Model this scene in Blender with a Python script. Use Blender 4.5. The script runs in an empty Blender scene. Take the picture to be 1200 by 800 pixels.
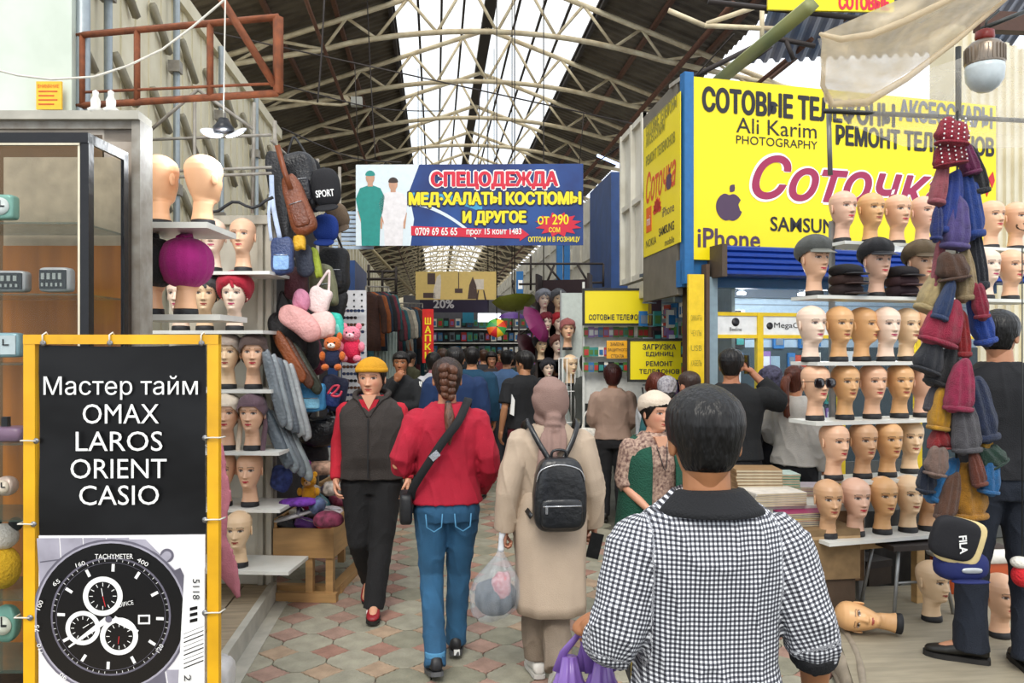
import bpy, math, random
from mathutils import Vector, Matrix, noise
random.seed(7)
PI = math.pi
SC = bpy.context.scene
COL = SC.collection
# ------------------------------------------------------------------ camera, sky, light, exposure
CAM_H, FPX, HOR = 1.73, 933.0, 408.0
YAW = math.radians(5.51)
CT, ST = math.cos(YAW), math.sin(YAW)
cam = bpy.data.cameras.new('camera'); cam.sensor_width = 36; cam.lens = FPX*36/1200
cam.shift_y = 8/1200; cam.clip_start = .05; cam.clip_end = 400
co = bpy.data.objects.new('camera', cam); COL.objects.link(co)
co.location = (0, 0, CAM_H); co.rotation_euler = (PI/2, 0, -YAW); SC.camera = co
w = bpy.data.worlds.new('overcast_sky'); SC.world = w; w.use_nodes = True
nt = w.node_tree; bg = nt.nodes['Background']
tc = nt.nodes.new('ShaderNodeTexCoord'); nz = nt.nodes.new('ShaderNodeTexNoise'); nz.inputs['Scale'].default_value = 2.5; nz.inputs['Detail'].default_value = 5
cr = nt.nodes.new('ShaderNodeValToRGB'); cr.color_ramp.elements[0].position = .38; cr.color_ramp.elements[1].position = .6
cr.color_ramp.elements[0].color = (.74, .85, 1, 1); cr.color_ramp.elements[1].color = (1, .99, .97, 1)
nt.links.new(tc.outputs['Generated'], nz.inputs['Vector']); nt.links.new(nz.outputs['Fac'], cr.inputs['Fac']); nt.links.new(cr.outputs['Color'], bg.inputs['Color'])
bg.inputs['Strength'].default_value = 1.45
sl = bpy.data.lights.new('sun', 'SUN'); sl.energy = 2.0; sl.angle = math.radians(28); sl.color = (1, .95, .86)
so = bpy.data.objects.new('sun', sl); COL.objects.link(so); so.rotation_euler = (math.radians(42), math.radians(8), math.radians(-20))
SC.view_settings.view_transform = 'Standard'; SC.view_settings.look = 'None'
SC.view_settings.gamma = 1; SC.view_settings.use_curve_mapping = False
SC.view_settings.exposure = 0.12
SC.cycles.use_denoising = True
SC.cycles.max_bounces = 7; SC.cycles.diffuse_bounces = 4; SC.cycles.glossy_bounces = 3; SC.cycles.transparent_max_bounces = 12; SC.cycles.transmission_bounces = 5
SC.cycles.sample_clamp_indirect = 4
SC.cycles.caustics_reflective = False; SC.cycles.caustics_refractive = False

def P(px, py, d):
    xc = (px-600)/FPX*d
    return Vector((xc*CT+d*ST, -xc*ST+d*CT, CAM_H+(HOR-py)/FPX*d))
def PF(px, d, z=0.0):
    v = P(px, 0, d); v.z = z; return v
def RZ(phi): return math.radians(phi)-YAW        # heading of a face that recedes by phi degrees to the right

# ------------------------------------------------------------------ materials
def hexc(c):
    if isinstance(c, str):
        c = [int(c[i:i+2], 16)/255 for i in (0, 2, 4)]
        c = [x/12.92 if x <= .04045 else ((x+.055)/1.055)**2.4 for x in c]
    return tuple(c[:3])
MATS = {}
def mat(name, c, rough=.6, metal=0, var=.12, scale=18, bump=.15, bscale=None, spec=.5, coat=0, stretch=None, tint=None, dirt=None, sheen=0, trans=0):
    if name in MATS: return MATS[name]
    c = hexc(c); m = bpy.data.materials.new(name); m.use_nodes = True; MATS[name] = m
    n = m.node_tree; b = n.nodes['Principled BSDF']
    b.inputs['Roughness'].default_value = rough; b.inputs['Metallic'].default_value = metal
    b.inputs['Specular IOR Level'].default_value = spec; b.inputs['Coat Weight'].default_value = coat
    if sheen: b.inputs['Sheen Weight'].default_value = sheen
    t = n.nodes.new('ShaderNodeTexCoord'); mp = n.nodes.new('ShaderNodeMapping')
    if stretch: mp.inputs['Scale'].default_value = stretch
    z = n.nodes.new('ShaderNodeTexNoise'); z.inputs['Scale'].default_value = scale; z.inputs['Detail'].default_value = 4
    n.links.new(t.outputs['Object'], mp.inputs['Vector']); n.links.new(mp.outputs['Vector'], z.inputs['Vector'])
    r = n.nodes.new('ShaderNodeValToRGB'); r.color_ramp.elements[0].position = .3; r.color_ramp.elements[1].position = .7
    var *= .55; lo = tuple(x*(1-var*1.6) for x in c); hi = tuple(min(1, x*(1+var)) for x in c)
    if dirt: lo = tuple(.45*x+.55*y for x, y in zip(hexc(dirt), c))
    if tint: hi = tuple(.6*x+.4*y for x, y in zip(hexc(tint), c))
    r.color_ramp.elements[0].color = lo+(1,); r.color_ramp.elements[1].color = hi+(1,)
    n.links.new(z.outputs['Fac'], r.inputs['Fac']); n.links.new(r.outputs['Color'], b.inputs['Base Color'])
    if bump:
        z2 = z
        if bscale:
            z2 = n.nodes.new('ShaderNodeTexNoise'); z2.inputs['Scale'].default_value = bscale; n.links.new(mp.outputs['Vector'], z2.inputs['Vector'])
        bp = n.nodes.new('ShaderNodeBump'); bp.inputs['Strength'].default_value = bump; bp.inputs['Distance'].default_value = .02
        n.links.new(z2.outputs['Fac'], bp.inputs['Height']); n.links.new(bp.outputs['Normal'], b.inputs['Normal'])
    return m
def colmat(name, rough=.5, spec=.5, bump=.05, sub=0):          # colour from the mesh's paint attribute
    if name in MATS: return MATS[name]
    m = mat(name, (.5, .5, .5), rough, spec=spec, bump=bump, scale=60)
    n = m.node_tree; a = n.nodes.new('ShaderNodeVertexColor'); a.layer_name = 'Col'
    n.links.new(a.outputs['Color'], n.nodes['Principled BSDF'].inputs['Base Color'])
    if sub:
        b = n.nodes['Principled BSDF']; b.inputs['Subsurface Weight'].default_value = sub; b.inputs['Subsurface Radius'].default_value = (.01, .004, .002)
    return m
def emat(name, c, s):
    if name in MATS: return MATS[name]
    m = bpy.data.materials.new(name); m.use_nodes = True; MATS[name] = m
    b = m.node_tree.nodes['Principled BSDF']; c = hexc(c); b.inputs['Base Color'].default_value = c+(1,)
    b.inputs['Emission Color'].default_value = c+(1,); b.inputs['Emission Strength'].default_value = s
    return m
def sheer(name, c, alpha, rough=.3, transl=.5):                # thin see-through film / glass pane
    if name in MATS: return MATS[name]
    m = bpy.data.materials.new(name); m.use_nodes = True; MATS[name] = m; n = m.node_tree
    b = n.nodes['Principled BSDF']; b.inputs['Base Color'].default_value = hexc(c)+(1,); b.inputs['Roughness'].default_value = rough
    tr = n.nodes.new('ShaderNodeBsdfTransparent'); tl = n.nodes.new('ShaderNodeBsdfTranslucent'); tl.inputs['Color'].default_value = hexc(c)+(1,)
    m1 = n.nodes.new('ShaderNodeMixShader'); m1.inputs[0].default_value = transl
    n.links.new(b.outputs[0], m1.inputs[1]); n.links.new(tl.outputs[0], m1.inputs[2])
    m2 = n.nodes.new('ShaderNodeMixShader'); m2.inputs[0].default_value = 1-alpha
    z = n.nodes.new('ShaderNodeTexNoise'); z.inputs['Scale'].default_value = 6; z.inputs['Detail'].default_value = 5
    mr = n.nodes.new('ShaderNodeMapRange'); mr.inputs[3].default_value = max(0, 1-alpha*1.25); mr.inputs[4].default_value = 1-alpha*.75
    mr.inputs[1].default_value = .3; mr.inputs[2].default_value = .7
    n.links.new(z.outputs['Fac'], mr.inputs[0]); n.links.new(mr.outputs[0], m2.inputs[0])
    n.links.new(m1.outputs[0], m2.inputs[1]); n.links.new(tr.outputs[0], m2.inputs[2])
    n.links.new(m2.outputs[0], n.nodes['Material Output'].inputs[0])
    return m

# ------------------------------------------------------------------ mesh building
class B:
    def __init__(s): s.v = []; s.f = []; s.m = []; s.mi = 0; s.sm = []; s.smooth = True; s.M = None
    def add(s, vs, fs, smooth=None):
        o = len(s.v)
        if s.M is not None: vs = [s.M @ Vector(p) for p in vs]
        s.v += [tuple(p) for p in vs]
        for f in fs: s.f.append(tuple(i+o for i in f)); s.m.append(s.mi); s.sm.append(s.smooth if smooth is None else smooth)
        return s
    def box(s, x0, x1, y0, y1, z0, z1, M=None):
        vs = [Vector(p) for p in ((x0,y0,z0),(x1,y0,z0),(x1,y1,z0),(x0,y1,z0),(x0,y0,z1),(x1,y0,z1),(x1,y1,z1),(x0,y1,z1))]
        if M is not None: vs = [M @ p for p in vs]
        return s.add(vs, [(0,3,2,1),(4,5,6,7),(0,1,5,4),(1,2,6,5),(2,3,7,6),(3,0,4,7)], False)
    def cbox(s, c, sz, M=None):
        c = Vector(c); a = [x/2 for x in sz]
        T = Matrix.Translation(c)
        if M is not None: T = T @ M
        return s.box(-a[0], a[0], -a[1], a[1], -a[2], a[2], T)
    def loft(s, rings, cap=True):
        n = len(rings[0]); vs = [p for r in rings for p in r]; fs = []
        for i in range(len(rings)-1):
            for j in range(n):
                k = (j+1) % n; fs.append((i*n+j, i*n+k, (i+1)*n+k, (i+1)*n+j))
        if cap:
            fs.append(tuple(reversed(range(n)))); fs.append(tuple((len(rings)-1)*n+j for j in range(n)))
        return s.add(vs, fs)
    def tube(s, pts, r, n=8, round_=False, flat=None, up=None):
        pts = [Vector(p) for p in pts]; m = len(pts)
        rr = r if isinstance(r, (list, tuple)) else [r]*m
        rings = []; prev = None
        for i, p in enumerate(pts):
            t = (pts[min(i+1, m-1)]-pts[max(i-1, 0)])
            if t.length < 1e-9: t = Vector((0, 0, 1))
            t.normalize()
            if prev is None:
                u = Vector(up) if up is not None else (Vector((1, 0, 0)) if abs(t.x) < .9 else Vector((0, 1, 0)))
            else: u = prev
            u = (u-t*u.dot(t)).normalized(); prev = u; w_ = t.cross(u)
            fl = flat or 1
            def ring(c, q): return [c+(u*math.cos(a)*q+w_*math.sin(a)*q*fl) for a in [2*PI*k/n for k in range(n)]]
            if round_ and i == 0:
                for h in (80, 50, 22): rings.append(ring(p-t*rr[0]*math.sin(math.radians(h)), rr[0]*math.cos(math.radians(h))))
            rings.append(ring(p, rr[i]))
            if round_ and i == m-1:
                for h in (22, 50, 80): rings.append(ring(p+t*rr[-1]*math.sin(math.radians(h)), rr[-1]*math.cos(math.radians(h))))
        return s.loft(rings)
    def lathe(s, prof, n=20, M=None):
        rings = []
        for r, z in prof: rings.append([Vector((r*math.cos(2*PI*k/n), r*math.sin(2*PI*k/n), z)) for k in range(n)])
        if M is not None: rings = [[M @ p for p in r] for r in rings]
        return s.loft(rings)
    def sup(s, c, r, e1=.5, e2=.5, nu=16, nv=10, M=None, dent=None):      # superellipsoid; e<1 boxier
        def sp(x, e): return math.copysign(abs(x)**e, x)
        c = Vector(c); rings = []
        for i in range(nv+1):
            v = -PI/2+PI*(i+.02)/(nv+.04); rg = []
            for k in range(nu):
                u = 2*PI*k/nu
                p = Vector((r[0]*sp(math.cos(v), e1)*sp(math.cos(u), e2), r[1]*sp(math.cos(v), e1)*sp(math.sin(u), e2), r[2]*sp(math.sin(v), e1)))
                if dent: p = dent(p)
                if M is not None: p = M @ p
                rg.append(p+c)
            rings.append(rg)
        return s.loft(rings)
    def prism(s, pts, y0, y1, M=None):          # outline in x,z, extruded along y
        n = len(pts); vs = [Vector((x, y0, z)) for x, z in pts]+[Vector((x, y1, z)) for x, z in pts]
        if M is not None: vs = [M @ p for p in vs]
        return s.add(vs, [tuple(range(n)), tuple(reversed(range(n, 2*n)))]+[(i, i+n, (i+1) % n+n, (i+1) % n) for i in range(n)], False)
    def slab(s, pts, z0, z1):                    # outline in x,y, extruded along z
        n = len(pts); vs = [Vector((x, y, z0)) for x, y in pts]+[Vector((x, y, z1)) for x, y in pts]
        return s.add(vs, [tuple(reversed(range(n))), tuple(range(n, 2*n))]+[(i, (i+1) % n, (i+1) % n+n, i+n) for i in range(n)], False)
    def mesh(s, name, mats):
        me = bpy.data.meshes.new(name); me.from_pydata(s.v, [], s.f)
        for m_ in (mats if isinstance(mats, (list, tuple)) else [mats]): me.materials.append(m_)
        me.polygons.foreach_set('material_index', s.m); me.polygons.foreach_set('use_smooth', s.sm)
        me.update(); return me
    def build(s, name, mats, parent=None, **k):
        return link(name, s.mesh(name, mats), parent, **k)
def link(name, me, parent=None, loc=None, rz=None, **k):
    o = bpy.data.objects.new(name, me); COL.objects.link(o)
    if parent is not None: o.parent = parent; KIDS.setdefault(parent.name, []).append(o)
    if loc is not None: o.location = loc
    if rz is not None: o.rotation_euler = (0, 0, rz)
    for a, b_ in k.items(): o[a] = b_
    return o
KIDS = {}
def tag(o, label, category, group=None, kind=None):
    o['label'] = label; o['category'] = category
    if group: o['group'] = group
    if kind: o['kind'] = kind
    return o
def thing(name, label, category, loc=(0, 0, 0), rz=0, group=None):
    o = bpy.data.objects.new(name, None); o.empty_display_size = .1; COL.objects.link(o)
    o.location = loc; o.rotation_euler = (0, 0, rz)
    return tag(o, label, category, group)
def struct(name, label, loc=(0, 0, 0), rz=0):
    o = bpy.data.objects.new(name, None); COL.objects.link(o); o.location = loc; o.rotation_euler = (0, 0, rz)
    o['kind'] = 'structure'; o['label'] = label; return o
def copy_tree(o, parent=None):
    c = o.copy(); COL.objects.link(c)
    if parent is not None: c.parent = parent; KIDS.setdefault(parent.name, []).append(c)
    for ch in list(KIDS.get(o.name, [])): copy_tree(ch, c)
    return c
def clone(o, label, loc=None, rz=None, group=None, rot=None):
    c = copy_tree(o); c['label'] = label
    if loc is not None: c.location = loc
    if rz is not None: c.rotation_euler = (0, 0, rz)
    if rot is not None: c.rotation_euler = rot
    if group: c['group'] = group
    return c
# side scene used only to evaluate modifiers and lettering quickly
TS = bpy.data.scenes.new('workbench')
def evaluate(obj):
    TS.collection.objects.link(obj)
    with bpy.context.temp_override(scene=TS, view_layer=TS.view_layers[0]): dg = bpy.context.evaluated_depsgraph_get()
    dg.update()
    me = bpy.data.meshes.new_from_object(obj.evaluated_get(dg), depsgraph=dg)
    TS.collection.objects.unlink(obj); return me
def remesh(b, voxel, smooth=3):
    me = b.mesh('raw', []); o = bpy.data.objects.new('raw', me)
    m = o.modifiers.new('r', 'REMESH'); m.mode = 'VOXEL'; m.voxel_size = voxel; m.use_smooth_shade = True
    if smooth:
        q = o.modifiers.new('s', 'SMOOTH'); q.iterations = smooth; q.factor = .5
    r = evaluate(o); bpy.data.objects.remove(o); bpy.data.meshes.remove(me); return r
def txt(parent, s, x, z, w_, h_, m, y=-.004, shear=0, bold=0, name='lettering', ext=.001, fill=None, spacing=1, arc=None):
    cu = bpy.data.curves.new('t', 'FONT'); cu.body = s; cu.size = 1; cu.shear = shear; cu.offset = min(bold, .012); cu.extrude = 0; cu.space_character = spacing
    cu.resolution_u = 3
    o = bpy.data.objects.new('t', cu); me = evaluate(o); bpy.data.objects.remove(o); bpy.data.curves.remove(cu)
    vs = me.vertices
    if not len(vs): return None
    xs = [v.co.x for v in vs]; ys = [v.co.y for v in vs]
    x0, x1, y0, y1 = min(xs), max(xs), min(ys), max(ys)
    sx = w_/(x1-x0); sy = h_/(y1-y0)
    if fill: sx = sy = min(sx, sy)
    for v in vs: v.co = ((v.co.x-x0)*sx+x, y, (v.co.y-y0)*sy+z)
    if bold > .012:                      # heavier strokes: the same letters laid over themselves a hair apart
        e = (bold-.012)*h_*.9; vv = [tuple(v.co) for v in vs]; ff = [tuple(p.vertices) for p in me.polygons]; me2 = bpy.data.meshes.new(name); V = []; F = []
        for q, (ax, az) in enumerate(((-1, 0), (1, 0), (0, .7), (0, -.7), (-.7, .5), (.7, -.5))):
            o_ = len(V); V += [(a+ax*e, b_-.00005*q, c+az*e) for a, b_, c in vv]; F += [tuple(i+o_ for i in f) for f in ff]
        bpy.data.meshes.remove(me); me2.from_pydata(V, [], F); me = me2
    me.materials.clear(); me.materials.append(m)
    me.name = name
    return link(name, me, parent)
# ------------------------------------------------------------------ heads
def G(x, s): return math.exp(-(x/s)**2)
HP = [(-.10,.058,.040,-.068),(-.07,.050,.036,-.062),(-.04,.047,.036,-.060),(-.018,.046,.050,-.060),(-.006,.041,.070,-.062),(.004,.040,.083,-.066),(.014,.044,.089,-.070),
      (.03,.052,.090,-.078),(.05,.060,.091,-.086),(.07,.0665,.092,-.092),(.095,.073,.092,-.098),(.115,.077,.092,-.102),(.14,.0805,.095,-.105),
      (.165,.079,.092,-.103),(.188,.070,.080,-.092),(.205,.053,.058,-.071),(.217,.034,.036,-.048),(.2235,.014,.012,-.022),(.225,.0025,0,-.006)]
def hprof(z):
    if z <= HP[0][0]: return HP[0][1:]
    for i in range(len(HP)-1):
        a, b = HP[i], HP[i+1]
        if z <= b[0]:
            t = (z-a[0])/(b[0]-a[0]); return tuple(a[k]+(b[k]-a[k])*t for k in (1, 2, 3))
    return HP[-1][1:]
def hpoint(a, z, feat=True, off=0, neckw=1):
    """a=0 faces +Y, a>0 towards +X"""
    hw, yf, yb = hprof(z)
    if z < -.01: hw *= neckw; yf *= neckw; yb *= neckw
    yc = (yf+yb)*.35; ca, sa = math.cos(a), math.sin(a)
    e = .95
    x = hw*math.copysign(abs(sa)**e, sa); y = yc+((yf-yc) if ca > 0 else (yc-yb))*math.copysign(abs(ca)**e, ca)
    if feat and ca > 0:
        f = min(1, ca*2.2); ax = abs(x); d = 0
        if .060 < z < .125:
            t = (z-.066)/.052; h = .027*(1-t)**1.0 if z > .072 else .027*max(0, (z-.061)/.011)
            h = max(h, 0); d += h*G(x, .0095+.005*(1 if z < .08 else .4))
            d += .007*G(ax-.011, .006)*G(z-.069, .007)
        d -= .010*G(ax-.032, .019)*G(z-.113, .012)
        d += .0065*G(ax-.032, .013)*G(z-.111, .008)
        d += .0035*G(ax-.028, .022)*G(z-.131, .007)
        d += .0065*G(x, .021)*(G(z-.0475, .004)+1.1*G(z-.037, .0045))-.004*G(x, .024)*G(z-.0425, .002)
        d += .006*G(x, .018)*G(z-.012, .012)-.003*G(x, .02)*G(z-.027, .005)
        d += .004*G(ax-.040, .018)*G(z-.078, .018)
        y += d*f
    v = Vector((x, y, z))
    if off:
        c = Vector((0, yc, min(z, .12) if z > .12 else z)); n = (v-c)
        if n.length < 1e-5: n = Vector((0, 0, 1))
        v = v+n.normalized()*off
    return v
NA = 84; NZ = 76
def hgrid():
    az = [2*PI*k/NA-PI for k in range(NA)]
    az = [a-.45*math.sin(a) if True else a for a in az]
    zs = []
    for i in range(NZ+1):
        t = i/NZ; zs.append(-.10+.325*(t if t < .85 else .85+(1-max(0, 1-(t-.85)/.15)**1.6)*.15))
    return az, zs
def head_mesh(skin, lip='b0403c', brow='2a1a12', iris='1c120c', ears=True, paint='mannequin', neckw=1, hairtint=None, base_z=-.10, brow_w=1):
    skin = hexc(skin); lip = hexc(lip); brow = hexc(brow); iris = hexc(iris)
    az, zs = hgrid(); vs = []; cols = []
    for z in zs:
        for a in az:
            p = hpoint(a, z, neckw=neckw); vs.append(p); c = skin
            if math.cos(a) > 0:
                ax = abs(p.x); ex = ax-.0325
                # brow, lids, eye white, iris, lips: painted as they are on the thing
                bz = .1325+.004*(1-((ax-.03)/.018)**2)-(.003 if ax > .044 else 0)
                if .012 < ax < .052 and abs(z-bz) < .0026*brow_w*(1.25-ax*12) + .0006: c = tuple(brow[i]*.8+skin[i]*.2 for i in range(3))
                hh = .0058*max(0, 1-(ex/.0165)**2)
                if abs(ex) < .0165:
                    q = z-.1105
                    if -hh*.8 < q < hh: c = (.62, .58, .55) if abs(ex) > .0085 else iris
                    elif hh <= q < hh+.0034: c = tuple(x*.12 for x in skin)
                    elif -hh*.8-.0014 < q <= -hh*.8: c = tuple(x*.45 for x in skin)
                    elif paint == 'mannequin' and hh+.0034 <= q < hh+.010: c = tuple(skin[i]*(.62, .52, .55)[i] for i in range(3))
                lx = p.x/.0225
                if abs(lx) < 1:
                    up = .0068*(1-lx*lx)**.7*(1-.25*G(p.x, .004)); dn = .0072*(1-lx*lx)**.8
                    if -dn < z-.0425 < up: c = lip if abs(z-.0428) > .0012 else tuple(x*.4 for x in lip)
                if abs(ax-.006) < .004 and abs(z-.0635) < .0028: c = tuple(x*.35 for x in skin)
                if paint == 'person' and c is skin:
                    k = G(ax-.042, .018)*G(z-.075, .02)*.18; c = (skin[0], skin[1]*(1-k), skin[2]*(1-k))
            cols.append(c)
    fs = []
    for i in range(len(zs)-1):
        for j in range(NA):
            k = (j+1) % NA; fs.append((i*NA+j, i*NA+k, (i+1)*NA+k, (i+1)*NA+j))
    fs.append(tuple(reversed(range(NA)))); fs.append(tuple((len(zs)-1)*NA+j for j in range(NA)))
    b = B(); b.add(vs, fs)
    if ears:
        for sd in (-1, 1):
            n0 = len(b.v)
            def dent(p):
                return Vector((p.x-.004*G(p.y-.002, .008)*G(p.z, .014)*(1 if p.x > 0 else 0)*1.0, p.y, p.z))
            M = Matrix.Rotation(-.35*sd, 3, 'Z') @ Matrix.Rotation(.12, 3, 'X')
            M = M @ Matrix.Diagonal((sd, 1, 1))
            rings = []
            b.sup((sd*.0765, -.014, .098), (.007, .017, .031), .8, .8, 14, 10, M=M)
            for q in range(n0, len(b.v)):
                v = Vector(b.v[q]); dd = (v-Vector((sd*.08, -.012, .1)))
                cols.append(tuple(x*(.8 if dd.length < .012 else .97) for x in skin))
    return b, cols
def set_cols(me, cols):
    at = me.color_attributes.new('Col', 'FLOAT_COLOR', 'POINT'); fl = []
    for c in cols: fl += [c[0], c[1], c[2], 1]
    at.data.foreach_set('color', fl)
def shell(fn, az=None, zs=None, face=None):
    """cap, hair or cloth that follows the head: fn(a,z) -> thickness or None"""
    A, Z = hgrid(); b = B(); idx = {}; vs = []; fs = []
    for i, z in enumerate(Z):
        for j, a in enumerate(A):
            t = fn(a, z)
            if t is None: continue
            p = hpoint(a, z, feat=False, off=1)-hpoint(a, z, feat=False); p0 = hpoint(a, z, feat=False)
            if isinstance(t, Vector): q = t
            else: q = p0+p*t
            idx[i, j] = len(vs); vs.append(q)
    for i in range(len(Z)-1):
        for j in range(NA):
            k = (j+1) % NA; q = [(i, j), (i, k), (i+1, k), (i+1, j)]
            if all(c in idx for c in q): fs.append(tuple(idx[c] for c in q))
    i = len(Z)-1
    if all((i, j) in idx for j in range(NA)): fs.append(tuple(idx[i, j] for j in range(NA)))
    b.add(vs, fs); return b
def nse(x, y, z): return noise.noise(Vector((x, y, z)))
# ------------------------------------------------------------------ hands
HANDS = {}
def hand_mesh(curl, vox=.0042):
    """right hand hanging from the wrist: fingers to -Z, palm to -X, thumb to +Y"""
    if curl in HANDS: return HANDS[curl]
    b = B()
    b.sup((0, .002, -.048), (.0165, .041, .052), .75, .75, 16, 10)
    b.tube([(0, 0, .03), (0, 0, -.02)], [.024, .025], 12, True)
    for y, L, zz, r in ((.031, .070, -.088, .0088), (.011, .079, -.094, .0092), (-.010, .073, -.092, .0088), (-.030, .058, -.083, .0078)):
        p = Vector((0, y*.9, zz+.012)); pts = [p]; ang = .12; q = p.copy()
        for k, fr in enumerate((.0, .46, .30, .26)):
            if k: ang += curl*(.75, 1.0, .8)[k-1]
            dr = Vector((-math.sin(ang), (y*.5 if curl < .6 else 0), -math.cos(ang))).normalized()
            q = q+dr*(L*fr if k else .012); pts.append(q.copy())
        b.tube(pts, [r*1.05, r*1.05, r, r*.92, r*.82], 10, True)
    th = [Vector((-.002, .026, -.018)), Vector((-.010, .046, -.042)), Vector((-.020-.012*curl, .052-.012*curl, -.070)), Vector((-.026-.022*curl, .046-.022*curl, -.092+.01*curl))]
    b.tube(th, [.014, .0125, .0105, .009], 10, True)
    me = remesh(b, vox, 2); vs = [v.co.copy() for v in me.vertices]; fs = [tuple(p.vertices) for p in me.polygons]
    bpy.data.meshes.remove(me); HANDS[curl] = (vs, fs); return HANDS[curl]
def align(d, roll_hint):
    """matrix that takes -Z to d and -X as near as can be to roll_hint"""
    z = -Vector(d).normalized(); x = -Vector(roll_hint); x = (x-z*x.dot(z))
    if x.length < 1e-4: x = Vector((1, 0, 0))-z*z.x
    x.normalize(); y = z.cross(x); return Matrix((x, y, z)).transposed()
# ------------------------------------------------------------------ people
def ring(z, hw, yf, yb, cx=0, cy=0, n=28, p=.82):
    r = []
    for k in range(n):
        a = 2*PI*k/n; c, s = math.cos(a), math.sin(a)
        r.append(Vector((cx+hw*math.copysign(abs(c)**p, c), cy+(yf if s > 0 else yb)*math.copysign(abs(s)**p, s), z)))
    return r
def folds(me, amp, seed, sc=9, fn=None, dirz=.45):
    n = len(me.vertices); cs = [0.0]*(3*n); ns = [0.0]*(3*n); me.vertices.foreach_get('co', cs)
    try: me.vertices.foreach_get('normal', ns)
    except Exception: ns = [x for v in me.vertex_normals for x in v.vector]
    N = noise.noise
    for i in range(0, 3*n, 3):
        x, y, z = cs[i], cs[i+1], cs[i+2]
        q = N((x*sc+seed, y*sc, z*sc*dirz+x*sc*.55)); r = 1-abs(q)*2.4
        d = amp*(r*r*r*.8 if r > 0 else 0)-amp*.35+amp*.3*N((x*sc*2.3, y*sc*2.3+seed, z*sc*1.6))
        cs[i] = x+ns[i]*d; cs[i+1] = y+ns[i+1]*d; cs[i+2] = z+ns[i+2]*d
    me.vertices.foreach_set('co', cs); me.update()
def cap_hair(style, seed=0):
    """scalp hair as a thickness field"""
    def fn(a, z):
        aa = abs(a)
        if style == 'man': lo = .158 if aa < .8 else (.158-(aa-.8)*.09 if aa < 1.3 else (.085 if aa < 1.62 else (.098 if aa < 1.95 else .046)))
        elif style == 'thin': lo = .19 if aa < .8 else (.165 if aa < 1.3 else (.12 if aa < 1.9 else .035))
        else: lo = .163 if aa < .7 else (.163-(aa-.7)*.11 if aa < 1.5 else (.075 if aa < 1.8 else .012))
        if z < lo-.012: return None
        t = min(1, (z-lo+.012)/.022)
        top = .013 if style == 'man' else .009
        th = top*(.55+.45*min(1, max(0, (z-.05)/.1)))*math.sin(t*PI/2)
        if style == 'bob': th = .028*math.sin(t*PI/2)
        th += .0016*nse(a*14+seed, z*18, seed)+.0012*nse(a*40, z*30, seed+3)
        return th if t > .05 else -.003
    return shell(fn)
PEOPLE = 0
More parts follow.
